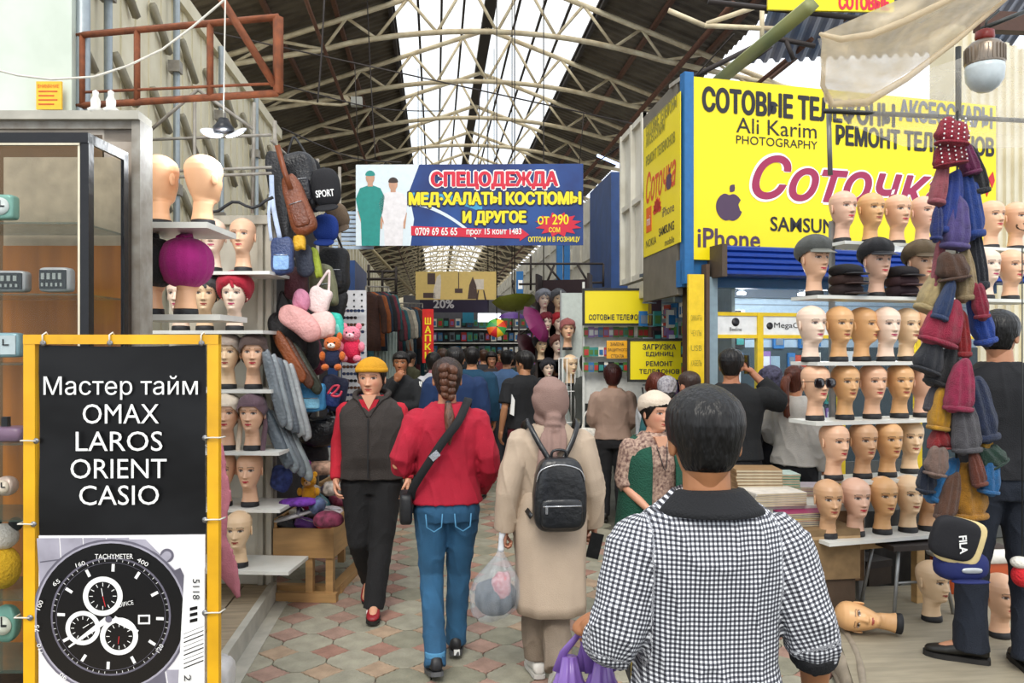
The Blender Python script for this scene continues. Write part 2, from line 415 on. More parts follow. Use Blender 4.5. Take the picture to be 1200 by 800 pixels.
def person(name, label, base, heading, h=1.7, drop=0, fem=False, skin='c68a66', lean=0, arms=None, legs=None, top=None, bottom=None, hair='man', hairc='141010',
           head=(0, 0), hands=(.35, .35), wid=1.0, shoes=None, vest=None, hem=None, detail=1.0, belly=0, paint='person', hatfn=None, lip=None, bare_feet=False, face=True, group=None, browc=None, neck_skin=True, headsc=1.0, headx=1.0):
    """local frame: faces +Y, +X is the person's right"""
    global PEOPLE; PEOPLE += 1
    s = h/1.70; root = thing(name, label, 'person', base, heading, group)
    shw = (.158 if fem else .178)*wid; vox = .012/detail
    def L(v):                                          # lean everything above the hip
        v = Vector(v); 
        if v.z > .9: v.y += (v.z-.9)*math.tan(lean)
        return v*s
    hips = .09*wid
    # arms: per side (elbow, wrist, palm direction)
    da = {'R': ((shw+.045, -.03, 1.13), (shw+.05, .06, .88), (-1, 0, 0)), 'L': ((-shw-.045, -.03, 1.13), (-shw-.05, .06, .88), (1, 0, 0))}
    da.update(arms or {})
    dl = {'R': ((.09, .01, .47), (.095, -.03, .085), (.12, 1, 0)), 'L': ((-.09, .01, .47), (-.095, -.03, .085), (-.12, 1, 0))}
    dl.update(legs or {})
    S = {'R': Vector((shw-.004, -.01, 1.362-drop)), 'L': Vector((-shw+.004, -.01, 1.362-drop))}
    H = {'R': Vector((hips, 0, .90)), 'L': Vector((-hips, 0, .90))}
    fw = wid
    def torso(b, e, z0=.80, z1=1.47, flare=0):
        T = [(.80, .158, .09, .105), (.90, .170, .10, .118), (.97, .160, .10, .105), (1.05, .148, .10+belly, .095), (1.15, .155, .105+belly, .10), (1.26, .172, .115, .11), (1.33, .176, .108, .112), (1.375, .160, .094, .104), (1.405, .128, .080, .094), (1.435, .088, .064, .076), (1.455, .066, .054, .066), (1.475, .055, .048, .06)]
        if fem: T = [(z, w_*(.98 if z < 1 else (.93 if z < 1.2 else .92)), f*(1.12 if 1.2 < z < 1.32 else 1), k*.95) for z, w_, f, k in T]
        rs = []
        for z, w_, f, k in T:
            if z < z0-1e-6 or z > z1+1e-6: continue
            g = max(0, 1-(z-.80)/.4)*flare
            c = L((0, 0, z)); rs.append(ring(c.z, (w_*fw+e+g)*s, (f+e+g)*s, (k+e+g)*s, 0, c.y))
        if z0 < .80:
            c = L((0, 0, .8)); w_, f, k = T[0][1:]
            for zz, gg in ((z0+.001, 1), (z0+(0.8-z0)*.5, .55)):
                rs.insert(0 if zz < z0+.01 else 1, ring(zz*s, (w_*fw+e+flare*(1+gg*.5)+.012*gg)*s, (f+e+flare*(1+gg*.5))*s, (k+e+flare*(1+gg*.4))*s, 0, 0))
        b.loft(rs)
    # --- body: one continuous surface
    b = B(); torso(b, -.016)
    for q in 'RL':
        k, a, t = dl[q]; b.tube([Vector(x)*s for x in (H[q], k, a)], [.075*s*wid, .05*s, .034*s], 12, True)
        b.tube([Vector(a)*s, Vector(a)*s+Vector(t).normalized()*.12*s+Vector((0, 0, -.045*s))], [.035*s, .03*s], 10, True)
        e_, w_, pd = da[q]; e2, w2, s2 = L(e_), L(w_), L(S[q])
        m2 = e2.lerp(w2, .35)
        b.tube([s2, s2.lerp(e2, .5), e2, m2, w2, w2+(w2-e2).normalized()*.012], [x*s*(.88 if fem else 1) for x in (.052, .045, .037, .038, .0265, .026)], 12, True)
    nb = L((0, -.008, 1.40)); nt_ = L((0, .004, 1.50))
    b.tube([nb, nt_], [.058*s*(.88 if fem else 1)]*2, 14, True)
    me = remesh(b, vox*1.15, 3)
    sk = hexc(skin); bb = B(); bb.add([v.co.copy() for v in me.vertices], [tuple(p.vertices) for p in me.polygons]); cols = [sk]*len(me.vertices); bpy.data.meshes.remove(me)
    for q in 'RL':
        e_, w_, pd = da[q]; w2 = L(w_); fd = (L(w_)-L(e_)).normalized()
        if len(da[q]) > 3: fd = Vector(da[q][3])
    for q, cu in (('R', hands[0]), ('L', hands[1])):
        if cu is None: continue
        e_, w_, pd = da[q][:3]; w2 = L(w_); fd = (L(w_)-L(e_)).normalized()
        hv, hf = hand_mesh(cu); M = align(fd, pd) @ Matrix.Scale(s*(.92 if fem else 1.04), 3)
        mir = (q == 'L')
        vs = [w2+M @ (Vector((p.x, -p.y, p.z)) if mir else p) for p in hv]
        # a left hand is the mirror of a right one
        bb.add(vs, [tuple(reversed(f)) for f in hf] if mir else hf)
        cols += [tuple(x*(.97, .93, .93)[i] for i, x in enumerate(sk))]*len(vs)
    hb, hc = head_mesh(skin, lip=lip or ('a8493f' if fem else '8f4a3e'), paint=paint, brow=browc or '1a120e', neckw=.98 if fem else 1.08, brow_w=1.0 if fem else 1.5)
    hs = s*headsc*(1.0 if not fem else .97); ho = L((0, .012, 1.475)); ho.z = (h-.225*hs)
    HM = Matrix.Translation(ho) @ Matrix.Rotation(head[0], 4, 'Z') @ Matrix.Translation((0, -.01, .02)) @ Matrix.Rotation(head[1], 4, 'X') @ Matrix.Translation((0, .01, -.02)) @ Matrix.Diagonal((hs*headx, hs, hs, 1))
    bb.add([HM @ Vector(v) for v in hb.v], hb.f); cols += hc
    bm_ = bb.mesh('body', colmat('skin', .5, sub=.08)); set_cols(bm_, cols); link('body', bm_, root)
    # --- clothes
    def sleeve(b, e, upto):
        for q in 'RL':
            u = upto[q] if isinstance(upto, dict) else upto
            if u <= 0: continue
            e_, w_, pd = da[q][:3]; e2, w2, s2 = L(e_), L(w_), L(S[q]); 
            sh = s2.lerp(e2, .02)
            if u <= .5: pts = [sh, s2.lerp(e2, .5*min(1, u*2)), s2.lerp(e2, u*2)]; rr = [.056, .054, .056]
            else:
                t = (u-.5)*2; pts = [sh, s2.lerp(e2, .5), s2.lerp(e2, .85), e2.lerp(w2, .12), e2.lerp(w2, .5*t), e2.lerp(w2, t*.9), e2.lerp(w2, t)]; rr = [.056, .052, .046, .045, .041, .034, .031]
            b.tube(pts, [(r_*(.9 if fem else 1.03)+e)*s for r_ in rr], 16)
            b.sup(sh+Vector((0, 0, -.004*s)), ((.050 if fem else .055)*s+e*s*.85,)*3, 1, 1, 14, 8)
    def garment(g, nm, extra=None):
        b = B(); e = g.get('e', .012); torso(b, e, g.get('z0', .86), 1.455, g.get('flare', 0)); sleeve(b, e*g.get('se', 1), g.get('sleeve', 1))
        if extra: extra(b)
        me = remesh(b, vox*g.get('vox', .85), 3); folds(me, g.get('amp', .006)*s, PEOPLE*3.1+len(nm), g.get('fs', 9))
        if g.get('uv'):
            at = me.attributes.new('cuv', 'FLOAT_VECTOR', 'POINT'); out = []
            for v in me.vertices:
                c = v.co; best = None
                for q in 'RL':
                    e_, w_ = L(da[q][0]), L(da[q][1]); s2 = L(S[q])
                    for i, (a, b2) in enumerate(((s2, e_), (e_, w_))):
                        d = b2-a; t = (c-a).dot(d)/d.length_squared
                        if t > 1.1 or t < (-.4 if i == 0 else 0): continue
                        pr = a+d*t; dist = (c-pr).length
                        if best is None or dist < best[0]:
                            ax = d.normalized(); rf = Vector((1 if q == 'R' else -1, 0, 0)); rf = (rf-ax*rf.dot(ax)).normalized(); up2 = ax.cross(rf)
                            an = math.atan2((c-pr).dot(up2), (c-pr).dot(rf)); best = (dist, an*.055*s, (t*d.length+(0 if i == 0 else (e_-s2).length)))
                if best and best[0] < .085*s and abs(c.x) > shw*s*.86: out += [best[1], best[2], 0]
                else: out += [c.x*1.05, c.z, 0]
            at.data.foreach_set('vector', out)
        me.materials.append(g['mat']); return link(nm, me, root, **({'label': g['label']} if g.get('label') else {}))
    if top: T_ = garment(top, top.get('name', 'sweater'))
    if vest:
        vest.setdefault('sleeve', 0); garment(vest, vest.get('name', 'vest'))
    if bottom:
        b = B(); e = bottom.get('e', .014); kind = bottom.get('kind', 'trousers'); hz = bottom.get('hem', .06); lw = bottom.get('lw', 1)
        b.loft([ring(z*s, (w_*fw+e*.7)*s, (f+e*.7)*s, (k+e*.7)*s) for z, w_, f, k in ((.80, .158, .088, .108), (.86, .168, .095, .12), (.92, .168, .098, .115), (.99, .155, .095, .10))])
        for q in 'RL':
            k, a, t = (Vector(x) for x in dl[q]); a2 = k.lerp(a, (k.z-max(hz, a.z-.03))/(k.z-a.z))
            hp_ = H[q]+Vector((-.004 if q == 'R' else .004, 0, -.03))
            b.tube([x*s for x in (hp_, hp_.lerp(k, .5), k, k.lerp(a2, .5), a2)], [(r_*lw*(1.0 if wid <= 1 else wid*.97)+e)*s for r_ in (.085, .071, .056, .05, .047*bottom.get('hw', 1))], 18)
        me = remesh(b, vox*.95, 3); folds(me, bottom.get('amp', .006)*s, PEOPLE*2.3+9, 10, dirz=.7)
        me.materials.append(bottom['mat']); link(bottom.get('name', 'trousers'), me, root)
    if hem:                                            # coat skirt or dress below the waist
        b = B(); rs = []
        n = 60
        for z, w_, f, k in hem['rings']:
            r0 = ring(z*s, w_*s, f*s, k*s, 0, hem.get('cy', 0)*(1-z)*s, n=n)
            for i, p in enumerate(r0):
                g = (1+.03*hem.get('wave', 1)*(1.0-min(1, z/1.0))*math.sin(i*2*PI/n*9+z*2)+.02*(1-z)*math.sin(i*2*PI/n*4+1)); c = Vector((0, 0, p.z)); r0[i] = c+(p-c)*g; r0[i].z = p.z
            rs.append(r0)
        b.loft(rs, cap=True); b.build(hem.get('name', 'skirt'), hem['mat'], root)
    # --- shoes
    sh = shoes or {}
    for q in 'RL':
        k, a, t = (Vector(x) for x in dl[q]); a = a*s; t = t.normalized(); M = Matrix.Translation(a) @ align(Vector((0, 0, -1)), (-1, 0, 0)).to_4x4()
        ang = math.atan2(-t.x, t.y); pit = math.atan2(t.z, math.hypot(t.x, t.y))
        M = Matrix.Translation(a) @ Matrix.Rotation(ang, 4, 'Z') @ Matrix.Rotation(pit, 4, 'X') @ Matrix.Scale(s*(.93 if fem else 1.05), 4)
        b = B(); b.M = M; rs = []
        for y, hw, z0, z1 in ((-.075, .020, -.05, -.01), (-.065, .033, -.062, .02), (-.04, .038, -.062, .035), (0, .038, -.062, .03), (.05, .043, -.062, .0), (.10, .047, -.062, -.018), (.15, .044, -.062, -.028), (.18, .030, -.062, -.035), (.19, .012, -.06, -.045)):
            rs.append([Vector((hw*math.cos(2*PI*i/14), y, (z0+z1)/2+(z1-z0)/2*math.copysign(abs(math.sin(2*PI*i/14))**.7, math.sin(2*PI*i/14)))) for i in range(14)])
        b.loft(rs); so_ = b.build('shoe', sh.get('mat') or mat('black_shoe', '15130f', .5), root)
        b = B(); b.M = M; pr = []
        for y, hw in ((-.08, .02), (-.07, .035), (-.03, .041), (.04, .043), (.1, .05), (.15, .047), (.185, .03), (.197, .01)): pr.append((hw, y))
        b.slab([(x, y) for x, y in pr]+[(-x, y) for x, y in reversed(pr)], -.082, -.058); b.build('sole', sh.get('sole') or mat('dark_sole', '1c1a18', .7), so_)
    # --- hair
    hm = hair_mat(hairc)
    if hair in ('man', 'woman', 'bob', 'thin'):
        hb = cap_hair(hair, PEOPLE); hb.v = [tuple(HM @ Vector(v)) for v in hb.v]; hb.build('hair', hm, root)
    root['hm'] = 0; del root['hm']
    return root, HM, L, s
def hair_mat(c):
    return mat('hair_'+str(c), c, .42, var=.5, scale=30, bump=.5, bscale=70, stretch=(1, 1, .18), spec=.4)
# ================================================================== THE SETTING
M_conc = mat('pavement_bed', '57554a', .9, scale=6, var=.3)
M_grey = [mat('greygreen_tile_'+k, c, .85, scale=9, var=.25, bump=.3, bscale=60) for k, c in (('a', '959180'), ('b', '898674'), ('c', '9f9a88'))]
M_pink = [mat('pink_tile_'+k, c, .85, scale=9, var=.3, bump=.3, bscale=60) for k, c in (('a', 'a08274'), ('b', '9a7465'), ('c', 'a89078'))]
fl = struct('floor', 'paved market aisle of grey-green and pink ornamental concrete tiles')
b = B(); b.box(-14, 16, -6, 80, -.12, -.012); b.build('mortar_bed', M_conc, fl)
Lx = .29; G0 = .008
pk = [(.120, 0), (.100, .011), (.088, .030), (.070, .040), (.058, .058), (.040, .070), (.030, .088), (.011, .100), (0, .120)]
pink = []
for q in range(4):
    for x, y in pk[:-1]:
        for _ in range(q): x, y = -y, x
        pink.append((x, y))
def shrink(p, c, g): 
    d = math.hypot(p[0]-c[0], p[1]-c[1]); k = (d-g)/d; return (c[0]+(p[0]-c[0])*k, c[1]+(p[1]-c[1])*k)
h_ = Lx/2; grey = []
for q in range(4):       # the grey tile fills the field between four pink ones
    arc = [(-h_+x, -h_+y) for x, y in pk]
    for x, y in arc:
        for _ in range(q): x, y = -y, x
        grey.append((x, y))
def order(pts):
    out = sorted(pts, key=lambda p: math.atan2(p[1], p[0])); r = []
    for p in out:
        if not r or math.hypot(p[0]-r[-1][0], p[1]-r[-1][1]) > 1e-4: r.append(p)
    return r
grey = order(grey)
def tile_mesh(pts, name, m, g):
    o = [shrink(p, (0, 0), g) for p in pts]; i_ = [shrink(p, (0, 0), g+.004) for p in pts]; n = len(o); b = B(); b.smooth = False
    vs = [(x, y, -.02) for x, y in o]+[(x, y, -.003) for x, y in o]+[(x, y, 0) for x, y in i_]
    b.add(vs, [(i, (i+1) % n, (i+1) % n+n, i+n) for i in range(n)]+[(i+n, (i+1) % n+n, (i+1) % n+2*n, i+2*n) for i in range(n)]+[tuple(range(2*n, 3*n))], False)
    return b.mesh(name, m)
PM = [tile_mesh(pink, 'pink_tile', m, .003) for m in M_pink]; GM = [tile_mesh(grey, 'grey_tile', m, .003) for m in M_grey]
rt = random.Random(3)
cells = []
for j in range(12, 60):
    for i in range(-7, 14):
        x, y = i*Lx-.02, j*Lx
        xr = 2.35 if y < 5.2 else (1.6 if y < 8 else 1.7)
        if x < -1.3 or x > xr: continue
        cells.append((y+abs(x)*.3, x, y))
cells.sort(); rest = B(); rest.smooth = False
for n_, (_, x, y) in enumerate(cells):
    for kind, dx in (('paving_tile_pink', 0), ('paving_tile_grey', h_)):
        me = rt.choice(PM if dx == 0 else GM); X, Y = x+dx, y+dx; zz = rt.uniform(-.0025, .002)
        if n_ < 290: o = link(kind, me, fl, loc=(X, Y, zz), rz=rt.choice((0, PI/2, PI, -PI/2)))
        else:
            rest.mi = (PM+GM).index(me); rest.M = Matrix.Translation((X, Y, zz)); rest.add([v.co for v in me.vertices], [tuple(p.vertices) for p in me.polygons], False)
rest.M = None; rest.build('far_paving_tiles', M_pink+M_grey, fl, kind='stuff')
# ---- roof: ridge along the aisle, corrugated sheets, skylight, trusses
RX, RZt, SL = 1.03, 8.23, .36
Y0, NB, BAY = 10.8, 27, 2.5
def roofz(x): return RZt-SL*abs(x-RX)
ceil = struct('ceiling', 'tall gabled market hall roof with a milky skylight along the ridge')
M_roof = mat('roof_sheet', '4a4136', .55, metal=.1, scale=3, var=.4, bump=.05, dirt='33291f', tint='6a6152')
M_sky = sheer('skylight_sheet', 'f8f2e2', .38, .4, .8)
M_dark = mat('dark_purlin', '2b2320', .7)
M_rust = mat('rusty_purlin', '5c3a28', .75, var=.35)
M_truss = mat('cream_truss_paint', 'cdbf9c', .55, scale=7, var=.2, dirt='96795a', tint='ddd2b4')
def corr(x0, x1, L, pitch=.2, amp=.028, nx=None):      # ribs run down the slope; sheet spans L along the aisle
    b = B(); b.smooth = False; n = int(L/pitch)*4; vs = []; fs = []
    for i in range(n+1):
        y = L*i/n; z = amp*(1 if (i % 4) in (1, 2) else -1)*(.5)
        for x in (x0, x1): vs.append((x, y, roofz(x)-0+z))
    for i in range(n): fs.append((2*i, 2*i+1, 2*i+3, 2*i+2))
    b.add(vs, fs); return b
ms = []
for x0, x1 in ((-5.5, -3.1), (-3.1, -.72), (2.78, 5.0)): ms.append(('roof_sheet', corr(x0, x1, BAY).mesh('roof_sheet', M_roof)))
sk = []
for k in range(4):
    for sgn in (-1, 1):
        a = RX+sgn*(.10+k*.4125); c_ = RX+sgn*(.10+(k+1)*.4125-.02); b = B(); b.smooth = False
        vs = [(a, 0, roofz(a)), (c_, 0, roofz(c_)), (c_, BAY-.04, roofz(c_)), (a, BAY-.04, roofz(a))]
        b.add(vs, [(0, 1, 2, 3)]); sk.append(b.mesh('skylight_pane', M_sky))
for n_ in range(NB):
    y = Y0+n_*BAY
    for nm, me in ms: link(nm, me, ceil, loc=(0, y, 0))
    for me in sk: link('skylight_pane', me, ceil, loc=(0, y, 0))
LY = NB*BAY
for k in range(1, 5):
    for sgn in (-1, 1):
        a = RX+sgn*(.10+k*.4125-.01); b = B(); b.box(a-.022, a+.022, Y0, Y0+LY, roofz(a)-.05, roofz(a)-.01); b.build('skylight_bar', M_dark, ceil)
b = B(); b.box(RX-.11, RX+.11, Y0, Y0+LY, RZt-.10, RZt+.03); b.build('ridge_strip', M_dark, ceil)
for x in (-4.6, -3.6, -2.55, -1.6, -.76, 2.82, 3.7, 4.7, 5.8):
    b = B(); b.box(x-.035, x+.035, Y0, Y0+LY, roofz(x)-.11, roofz(x)-.03); b.build('purlin', M_rust if x < -1 or x > 3 else M_dark, ceil)
# trusses
tr0 = thing('roof_truss', 'cream painted steel tube truss arching under the market roof', 'truss', (0, 13.3, 0), 0, 'cream tube trusses under the roof')
def bz(x):
    r = x-RX; return CAM_H+(5.3-.047*r*r if abs(r) < 2.85 else 4.90)
def tz(x): return roofz(x)-.17
b = B(); b.tube([(x, 0, tz(x)) for x in (-5, RX)], .045, 6); b.build('left_rafter_tube', M_truss, tr0)
b = B(); b.tube([(x, 0, tz(x)) for x in (RX, 7.5)], .045, 6); b.build('right_rafter_tube', M_truss, tr0)
b = B(); b.tube([(-5, 0, 6.0)]+[(RX-2.85+5.7*i/14, 0, bz(RX-2.85+5.7*i/14)) for i in range(15)]+[(7.5, 0, 6.0)], .045, 6); b.build('arched_bottom_tube', M_truss, tr0)
bn = [-3.6, RX-2.85, RX-2.0, RX-1.0, RX, RX+1.0, RX+2.0, RX+2.85, 5.6]; tn = [-4.4, -2.6, -1.45, -.45, .55, 1.5, 2.5, 3.5, 4.6, 6.2]
for i, x in enumerate(bn):
    for t in (tn[i], tn[i+1]):
        z0 = bz(x) if abs(x-RX) < 2.9 else 6.15
        b = B(); b.tube([(x, 0, z0), (t, 0, tz(t))], .027, 6); b.build('web_tube', M_truss, tr0)
ORD = ['nearest', 'second', 'third', 'fourth', 'fifth', 'sixth']
tr0['label'] = 'cream painted steel tube truss, nearest of those arching under the roof'
for n_ in range(1, 25): clone(tr0, 'cream painted steel tube truss, %s from the front under the roof' % ORD[n_] if n_ < 6 else 'small distant cream tube truss towards the far end of the roof', loc=(0, 13.3+n_*BAY, 0))
for x, z, rr, nm in ((-1.77, 6.52, .03, 'long_brace_tube'), (4.15, 6.55, .05, 'long_brace_tube'), (5.3, 6.1, .035, 'long_brace_tube')):
    b = B(); b.tube([(x, Y0, z), (x, Y0+LY, z)], rr, 7); b.build(nm, M_rust, ceil)
# ---- left container wall
M_cream = mat('cream_container_paint', 'e3dabd', .55, scale=3, var=.1, dirt='bdb08e', tint='e6dfc8')
M_pale = mat('pale_green_wall_paint', 'bfcabd', .6, scale=2.5, var=.08, dirt='b9c3b2', tint='dfe6da')
M_iron = mat('grey_weathered_iron', '8f8a80', .6, scale=14, var=.3, dirt='6d5f50', tint='a9a59c')
M_pipe = mat('grey_blue_steel', '969fa3', .4, metal=.3)
wl = struct('wall_left', 'stacked cream shipping containers forming the left side of the aisle')
XW = -2.4
b = B(); b.box(XW-2.4, XW, 5.45, 12.5, .1, 5.07); b.build('container_body', M_cream, wl)
for lvl, (z0, z1) in enumerate(((2.7, 5.0), (.2, 2.5))):
    for i in range(24):
        y = 5.15+i*.3; nm = 'corrugation_rib'
        b = B(); b.prism([(0, z0), (.012, z0+.04), (.012, z1-.04), (0, z1)], y, y+.12, Matrix.Translation((XW, 0, 0))); b.build(nm, M_cream, wl)
for z in (2.58, 5.0):
    b = B(); b.box(XW-.02, XW+.06, 5.0, 12.5, z-.07, z+.07); b.build('container_rail', M_cream, wl)
for y in (5.9, 7.4, 8.9, 10.6):
    b = B(); b.tube([(XW+.09, y, .2), (XW+.09, y, 5.0)], .03, 8); b.build('locking_rod', M_pipe, wl)
    for z in (1.2, 2.2, 3.1, 4.2):
        b = B(); b.box(XW+.03, XW+.13, y-.05, y+.05, z, z+.1); b.build('rod_bracket', M_iron, wl)
# slanting bars on the container side, coloured darker to stand for shadow grooves
for i in range(9):
    for z in (2.95, 3.65, 4.35):
        y = 5.35+i*.78
        b = B(); b.tube([(XW+.05, y, z+.25), (XW+.05, y+.42, z)], .034, 5); b.build('slanted_shade_bar', mat('shade_grey', '9a937f', .6), wl)
wl2 = struct('wall_back_left', 'pale green flat end wall of the left container')
a0 = P(-60, 400, 4.9); a1 = P(84, 400, 4.9)
b = B(); b.slab([(a0.x-1, a0.y), (a1.x, a1.y), (a1.x, a1.y+.12), (a0.x-1, a0.y+.12)], .1, 5.6); b.build('end_wall', M_pale, wl2)
b = B(); b.tube([P(97, 400, 5.0).xy.to_3d()+Vector((0, 0, .1)), P(97, 400, 5.0).xy.to_3d()+Vector((0, 0, 5.6))], .045, 10); b.build('corner_pipe', M_pipe, wl2)
nt_ = thing('notice_plate', 'small yellow-orange notice plate on the pale green wall', 'sign', P(43, 112, 4.85), RZ(0))
b = B(); b.box(0, .155, -.006, .006, -.085, .085); b.build('plate', mat('yellow_notice', 'f0b92c', .5), nt_)
txt(nt_, 'ВНИМАНИЕ', .01, .045, .13, .022, mat('orange_print', 'c9551c', .6), y=-.008)
for i in range(4):
    b = B(); b.box(.015, .13-.02*(i % 2), -.008, -.0065, .02-.026*i, .028-.026*i); b.build('printed_line', mat('orange_print', 'c9551c', .6), nt_)
# ---- far-left walls and stalls
wl3 = struct('wall_far_left', 'cream clad container row further down the left side')
b = B(); b.box(-3.2, -1.95, 12.6, 60, 0, 4.25); b.build('container_row', M_cream, wl3)
for i in range(60):
    b = B(); y = 12.8+i*.75; b.box(-1.95, -1.91, y, y+.35, 2.6, 4.2); b.build('cladding_rib', M_cream, wl3)
wl4 = struct('wall_left_inner', 'blue container end behind the hanging bags')
M_blue = mat('blue_container_paint', '1e3f74', .5, scale=5, var=.25)
p0 = P(378, 300, 11.5); p1 = P(416, 300, 11.5)
b = B(); b.slab([(p0.x, p0.y), (p1.x, p1.y), (p1.x, p1.y+2), (p0.x, p0.y+2)], 0, 3.0); b.build('blue_panel', M_blue, wl4)
# blind end of the hall far away
we = struct('wall_end', 'distant pale end of the market hall')
b = B(); b.box(-8, 9, 79, 79.3, 0, 9); b.build('end_sheet', mat('hazy_cream', 'b9ae94', .8), we)
# ---- right walls
wr = struct('wall_right', 'white and blue containers stacked along the right side')
M_white = mat('white_container_paint', 'd5d1c3', .55, scale=4, var=.1, dirt='b5ae9c', tint='e2dfd3')
b = B(); b.box(2.9, 5.2, 13.2, 60, 0, 4.55); b.build('container_row', M_white, wr)
for i in range(40):
    y = 13.4+i*1.1
    for z in (2.7, 3.4, 4.1): 
        b = B(); b.box(2.86, 2.9, y, y+.8, z, z+.42); b.build('white_panel', M_white, wr)
b = B(); b.box(2.55, 4.8, 11.4, 13.0, 2.5, 4.3); b.build('blue_container', M_blue, wr)
b = B(); b.box(2.16, 3.2, 8.0, 9.0, 2.45, 4.15); b.build('pale_box_body', M_white, wr)
for z in (2.48, 3.3, 4.12):
    b = B(); b.box(2.12, 2.16, 8.0, 9.0, z-.03, z+.03); b.build('pale_box_rail', M_white, wr)
for y in (8.03, 8.5, 8.97):
    b = B(); b.box(2.11, 2.16, y-.03, y+.03, 2.45, 4.15); b.build('pale_box_post', M_white, wr)
bc = thing('steel_column', 'tall blue steel column beside the far stalls', 'column', (0, 0, 0))
for px in (655.5, 664):
    q = PF(px, 13.5); b = B(); b.box(q.x-.05, q.x+.05, q.y-.05, q.y+.05, 1.8, 4.4); b.build('post', mat('bright_blue_paint', '2467a0', .45), bc)
wrr = struct('wall_far_right', 'cream ribbed container wall behind the lamp')
q0 = P(1118, 200, 9.5); q1 = P(1290, 200, 11.5)
d_ = (q1-q0).xy.normalized(); nrm = Vector((d_.y, -d_.x))
b = B(); b.slab([tuple(q0.xy), tuple(q1.xy), tuple(q1.xy-nrm*.3), tuple(q0.xy-nrm*.3)], 0, 5.6); b.build('wall_sheet', M_cream, wrr)
for i in range(14):
    c0 = q0.xy+d_*(.12+i*.2); b = B(); b.slab([tuple(c0), tuple(c0+d_*.08), tuple(c0+d_*.08+nrm*.035), tuple(c0+nrm*.035)], 0, 5.6); b.build('wall_rib', M_cream, wrr)
b = B(); q = P(1180, 22, 8.5); b.box(q.x-.3, q.x+1.6, q.y, q.y+.12, q.z-.12, q.z+.08); b.build('brown_beam', mat('brown_beam', '4a2f22', .6), wrr)
# awning roof on the far right, blue corrugated, slanting beam
aw = struct('trim_awning', 'blue-grey corrugated awning roof above the phone booth')
b = B(); b.smooth = False; vs = []; fs = []
A0 = P(880, 72, 11.5); A1 = P(1180, 60, 13.5); up = Vector((-.3, -2.5, 1.2))
n = 96
for i in range(n+1):
    t = i/n; c0 = A0.lerp(A1, t)+Vector((0, 0, .03*(1 if (i//2) % 2 else -1))); vs += [c0, c0+up]
for i in range(n): fs.append((2*i, 2*i+1, 2*i+3, 2*i+2))
b.add(vs, fs, False); b.build('awning_sheet', mat('blue_grey_sheet', '6f7f96', .45, scale=2, var=.4, dirt='3f5674', tint='b2a8a8'), aw)
b = B(); c0, c1 = P(838, 98, 8.6), P(950, 6, 6.9); dd = (c1-c0).normalized(); b.tube([c0, c1], .085, 4, up=(0, 0, 1)); b.build('slanting_gutter', mat('olive_teal_gutter', '7d8248', .5, scale=1.2, var=.3, dirt='2e5f66', tint='9a9554'), aw)
for (x0, y0), (x1, y1) in (((783, 12), (825, 30)), ((825, 30), (912, 34)), ((828, 28), (886, 8)), ((893, 10), (893, 45)), ((800, 96), (905, 44)), ((905, 44), (955, 54)), ((920, 45), (930, 70))):
    b = B(); b.tube([P(x0, y0, 9.5), P(x1, y1, 9.5)], .03, 6); b.build('brace_tube', M_truss if y0 < 40 else M_dark, aw)
# ---- raised timber plinths either side
M_plank = mat('worn_planks', '9c8c74', .8, scale=5, var=.3, stretch=(1, 8, 1), bump=.2)
M_edge = mat('pale_concrete_edge', 'b5b1a5', .85, scale=8, var=.2)
pl = struct('trim_left', 'low worn timber plinth under the left stalls')
xl = -1.13
for i in range(9):
    b = B(); b.box(xl-.16-i*.17, xl-.16-i*.17+.16, 1.5, 5.55, .03, .12+.003*(i % 2)); b.build('plank', M_plank, pl)
b = B(); b.box(xl, xl+.045, 1.5, 5.6, -.01, .125); b.build('plinth_edge', M_edge, pl)
b = B(); b.box(xl+.045, xl+.13, 1.5, 5.6, -.01, .004); b.build('lit_edge_line', M_edge, pl)  # pale strip stands for the lit edge line, brightness put into its colour
b = B(); b.box(-6, -1.2, 5.62, 14, -.01, .10); b.build('rear_plinth', M_plank, pl)
# ================================================================== MANNEQUIN HEADS
M_mq = colmat('mannequin_plastic', .38, bump=.0)
M_base = mat('black_base_foam', '17171a', .6)
TONE = {'peach': 'dfb190', 'tan': 'd6a673', 'pale': 'e8cdb8', 'rose': 'dbb097', 'cream': 'e2c29c', 'brown': 'c59a74', 'glow': 'efb98f'}
TN = {'peach': 'peach', 'tan': 'golden tan', 'pale': 'very pale', 'rose': 'rosy', 'cream': 'cream', 'brown': 'brownish', 'glow': 'light orange'}
HM_ = {}
for k, c in TONE.items():
    hb, hc = head_mesh(c, lip={'pale': 'b0305a', 'rose': 'c02a3c', 'peach': 'b5293a'}.get(k, '9c4038'), neckw=.95)
    me = hb.mesh('head_'+k, M_mq); set_cols(me, hc); HM_[k] = me
hb, hc = head_mesh(TONE['peach'], lip='b5293a', neckw=.95); skc = hexc('2a1c16')
for i, v in enumerate(hb.v):        # the one with a moustache and beard drawn on
    x, y, z = v
    if y > .03 and ((abs(abs(x)-.012) < .013 and abs(z-.056+abs(x)*.15) < .004) or (abs(x) < .012 and .018 < z < .028) or (abs(math.hypot(x, z-.05)-.048) < .0022 and z < .05 and y > .02)): hc[i] = skc
me = hb.mesh('head_bearded', M_mq); set_cols(me, hc); HM_['beard'] = me; TN['beard'] = 'peach'
b = B(); b.lathe([(.040, .0), (.056, .0), (.058, .006), (.056, .030), (.050, .034), (.03, .034)], 26); BASE = b.mesh('neck_base', M_base)
HZ = .13
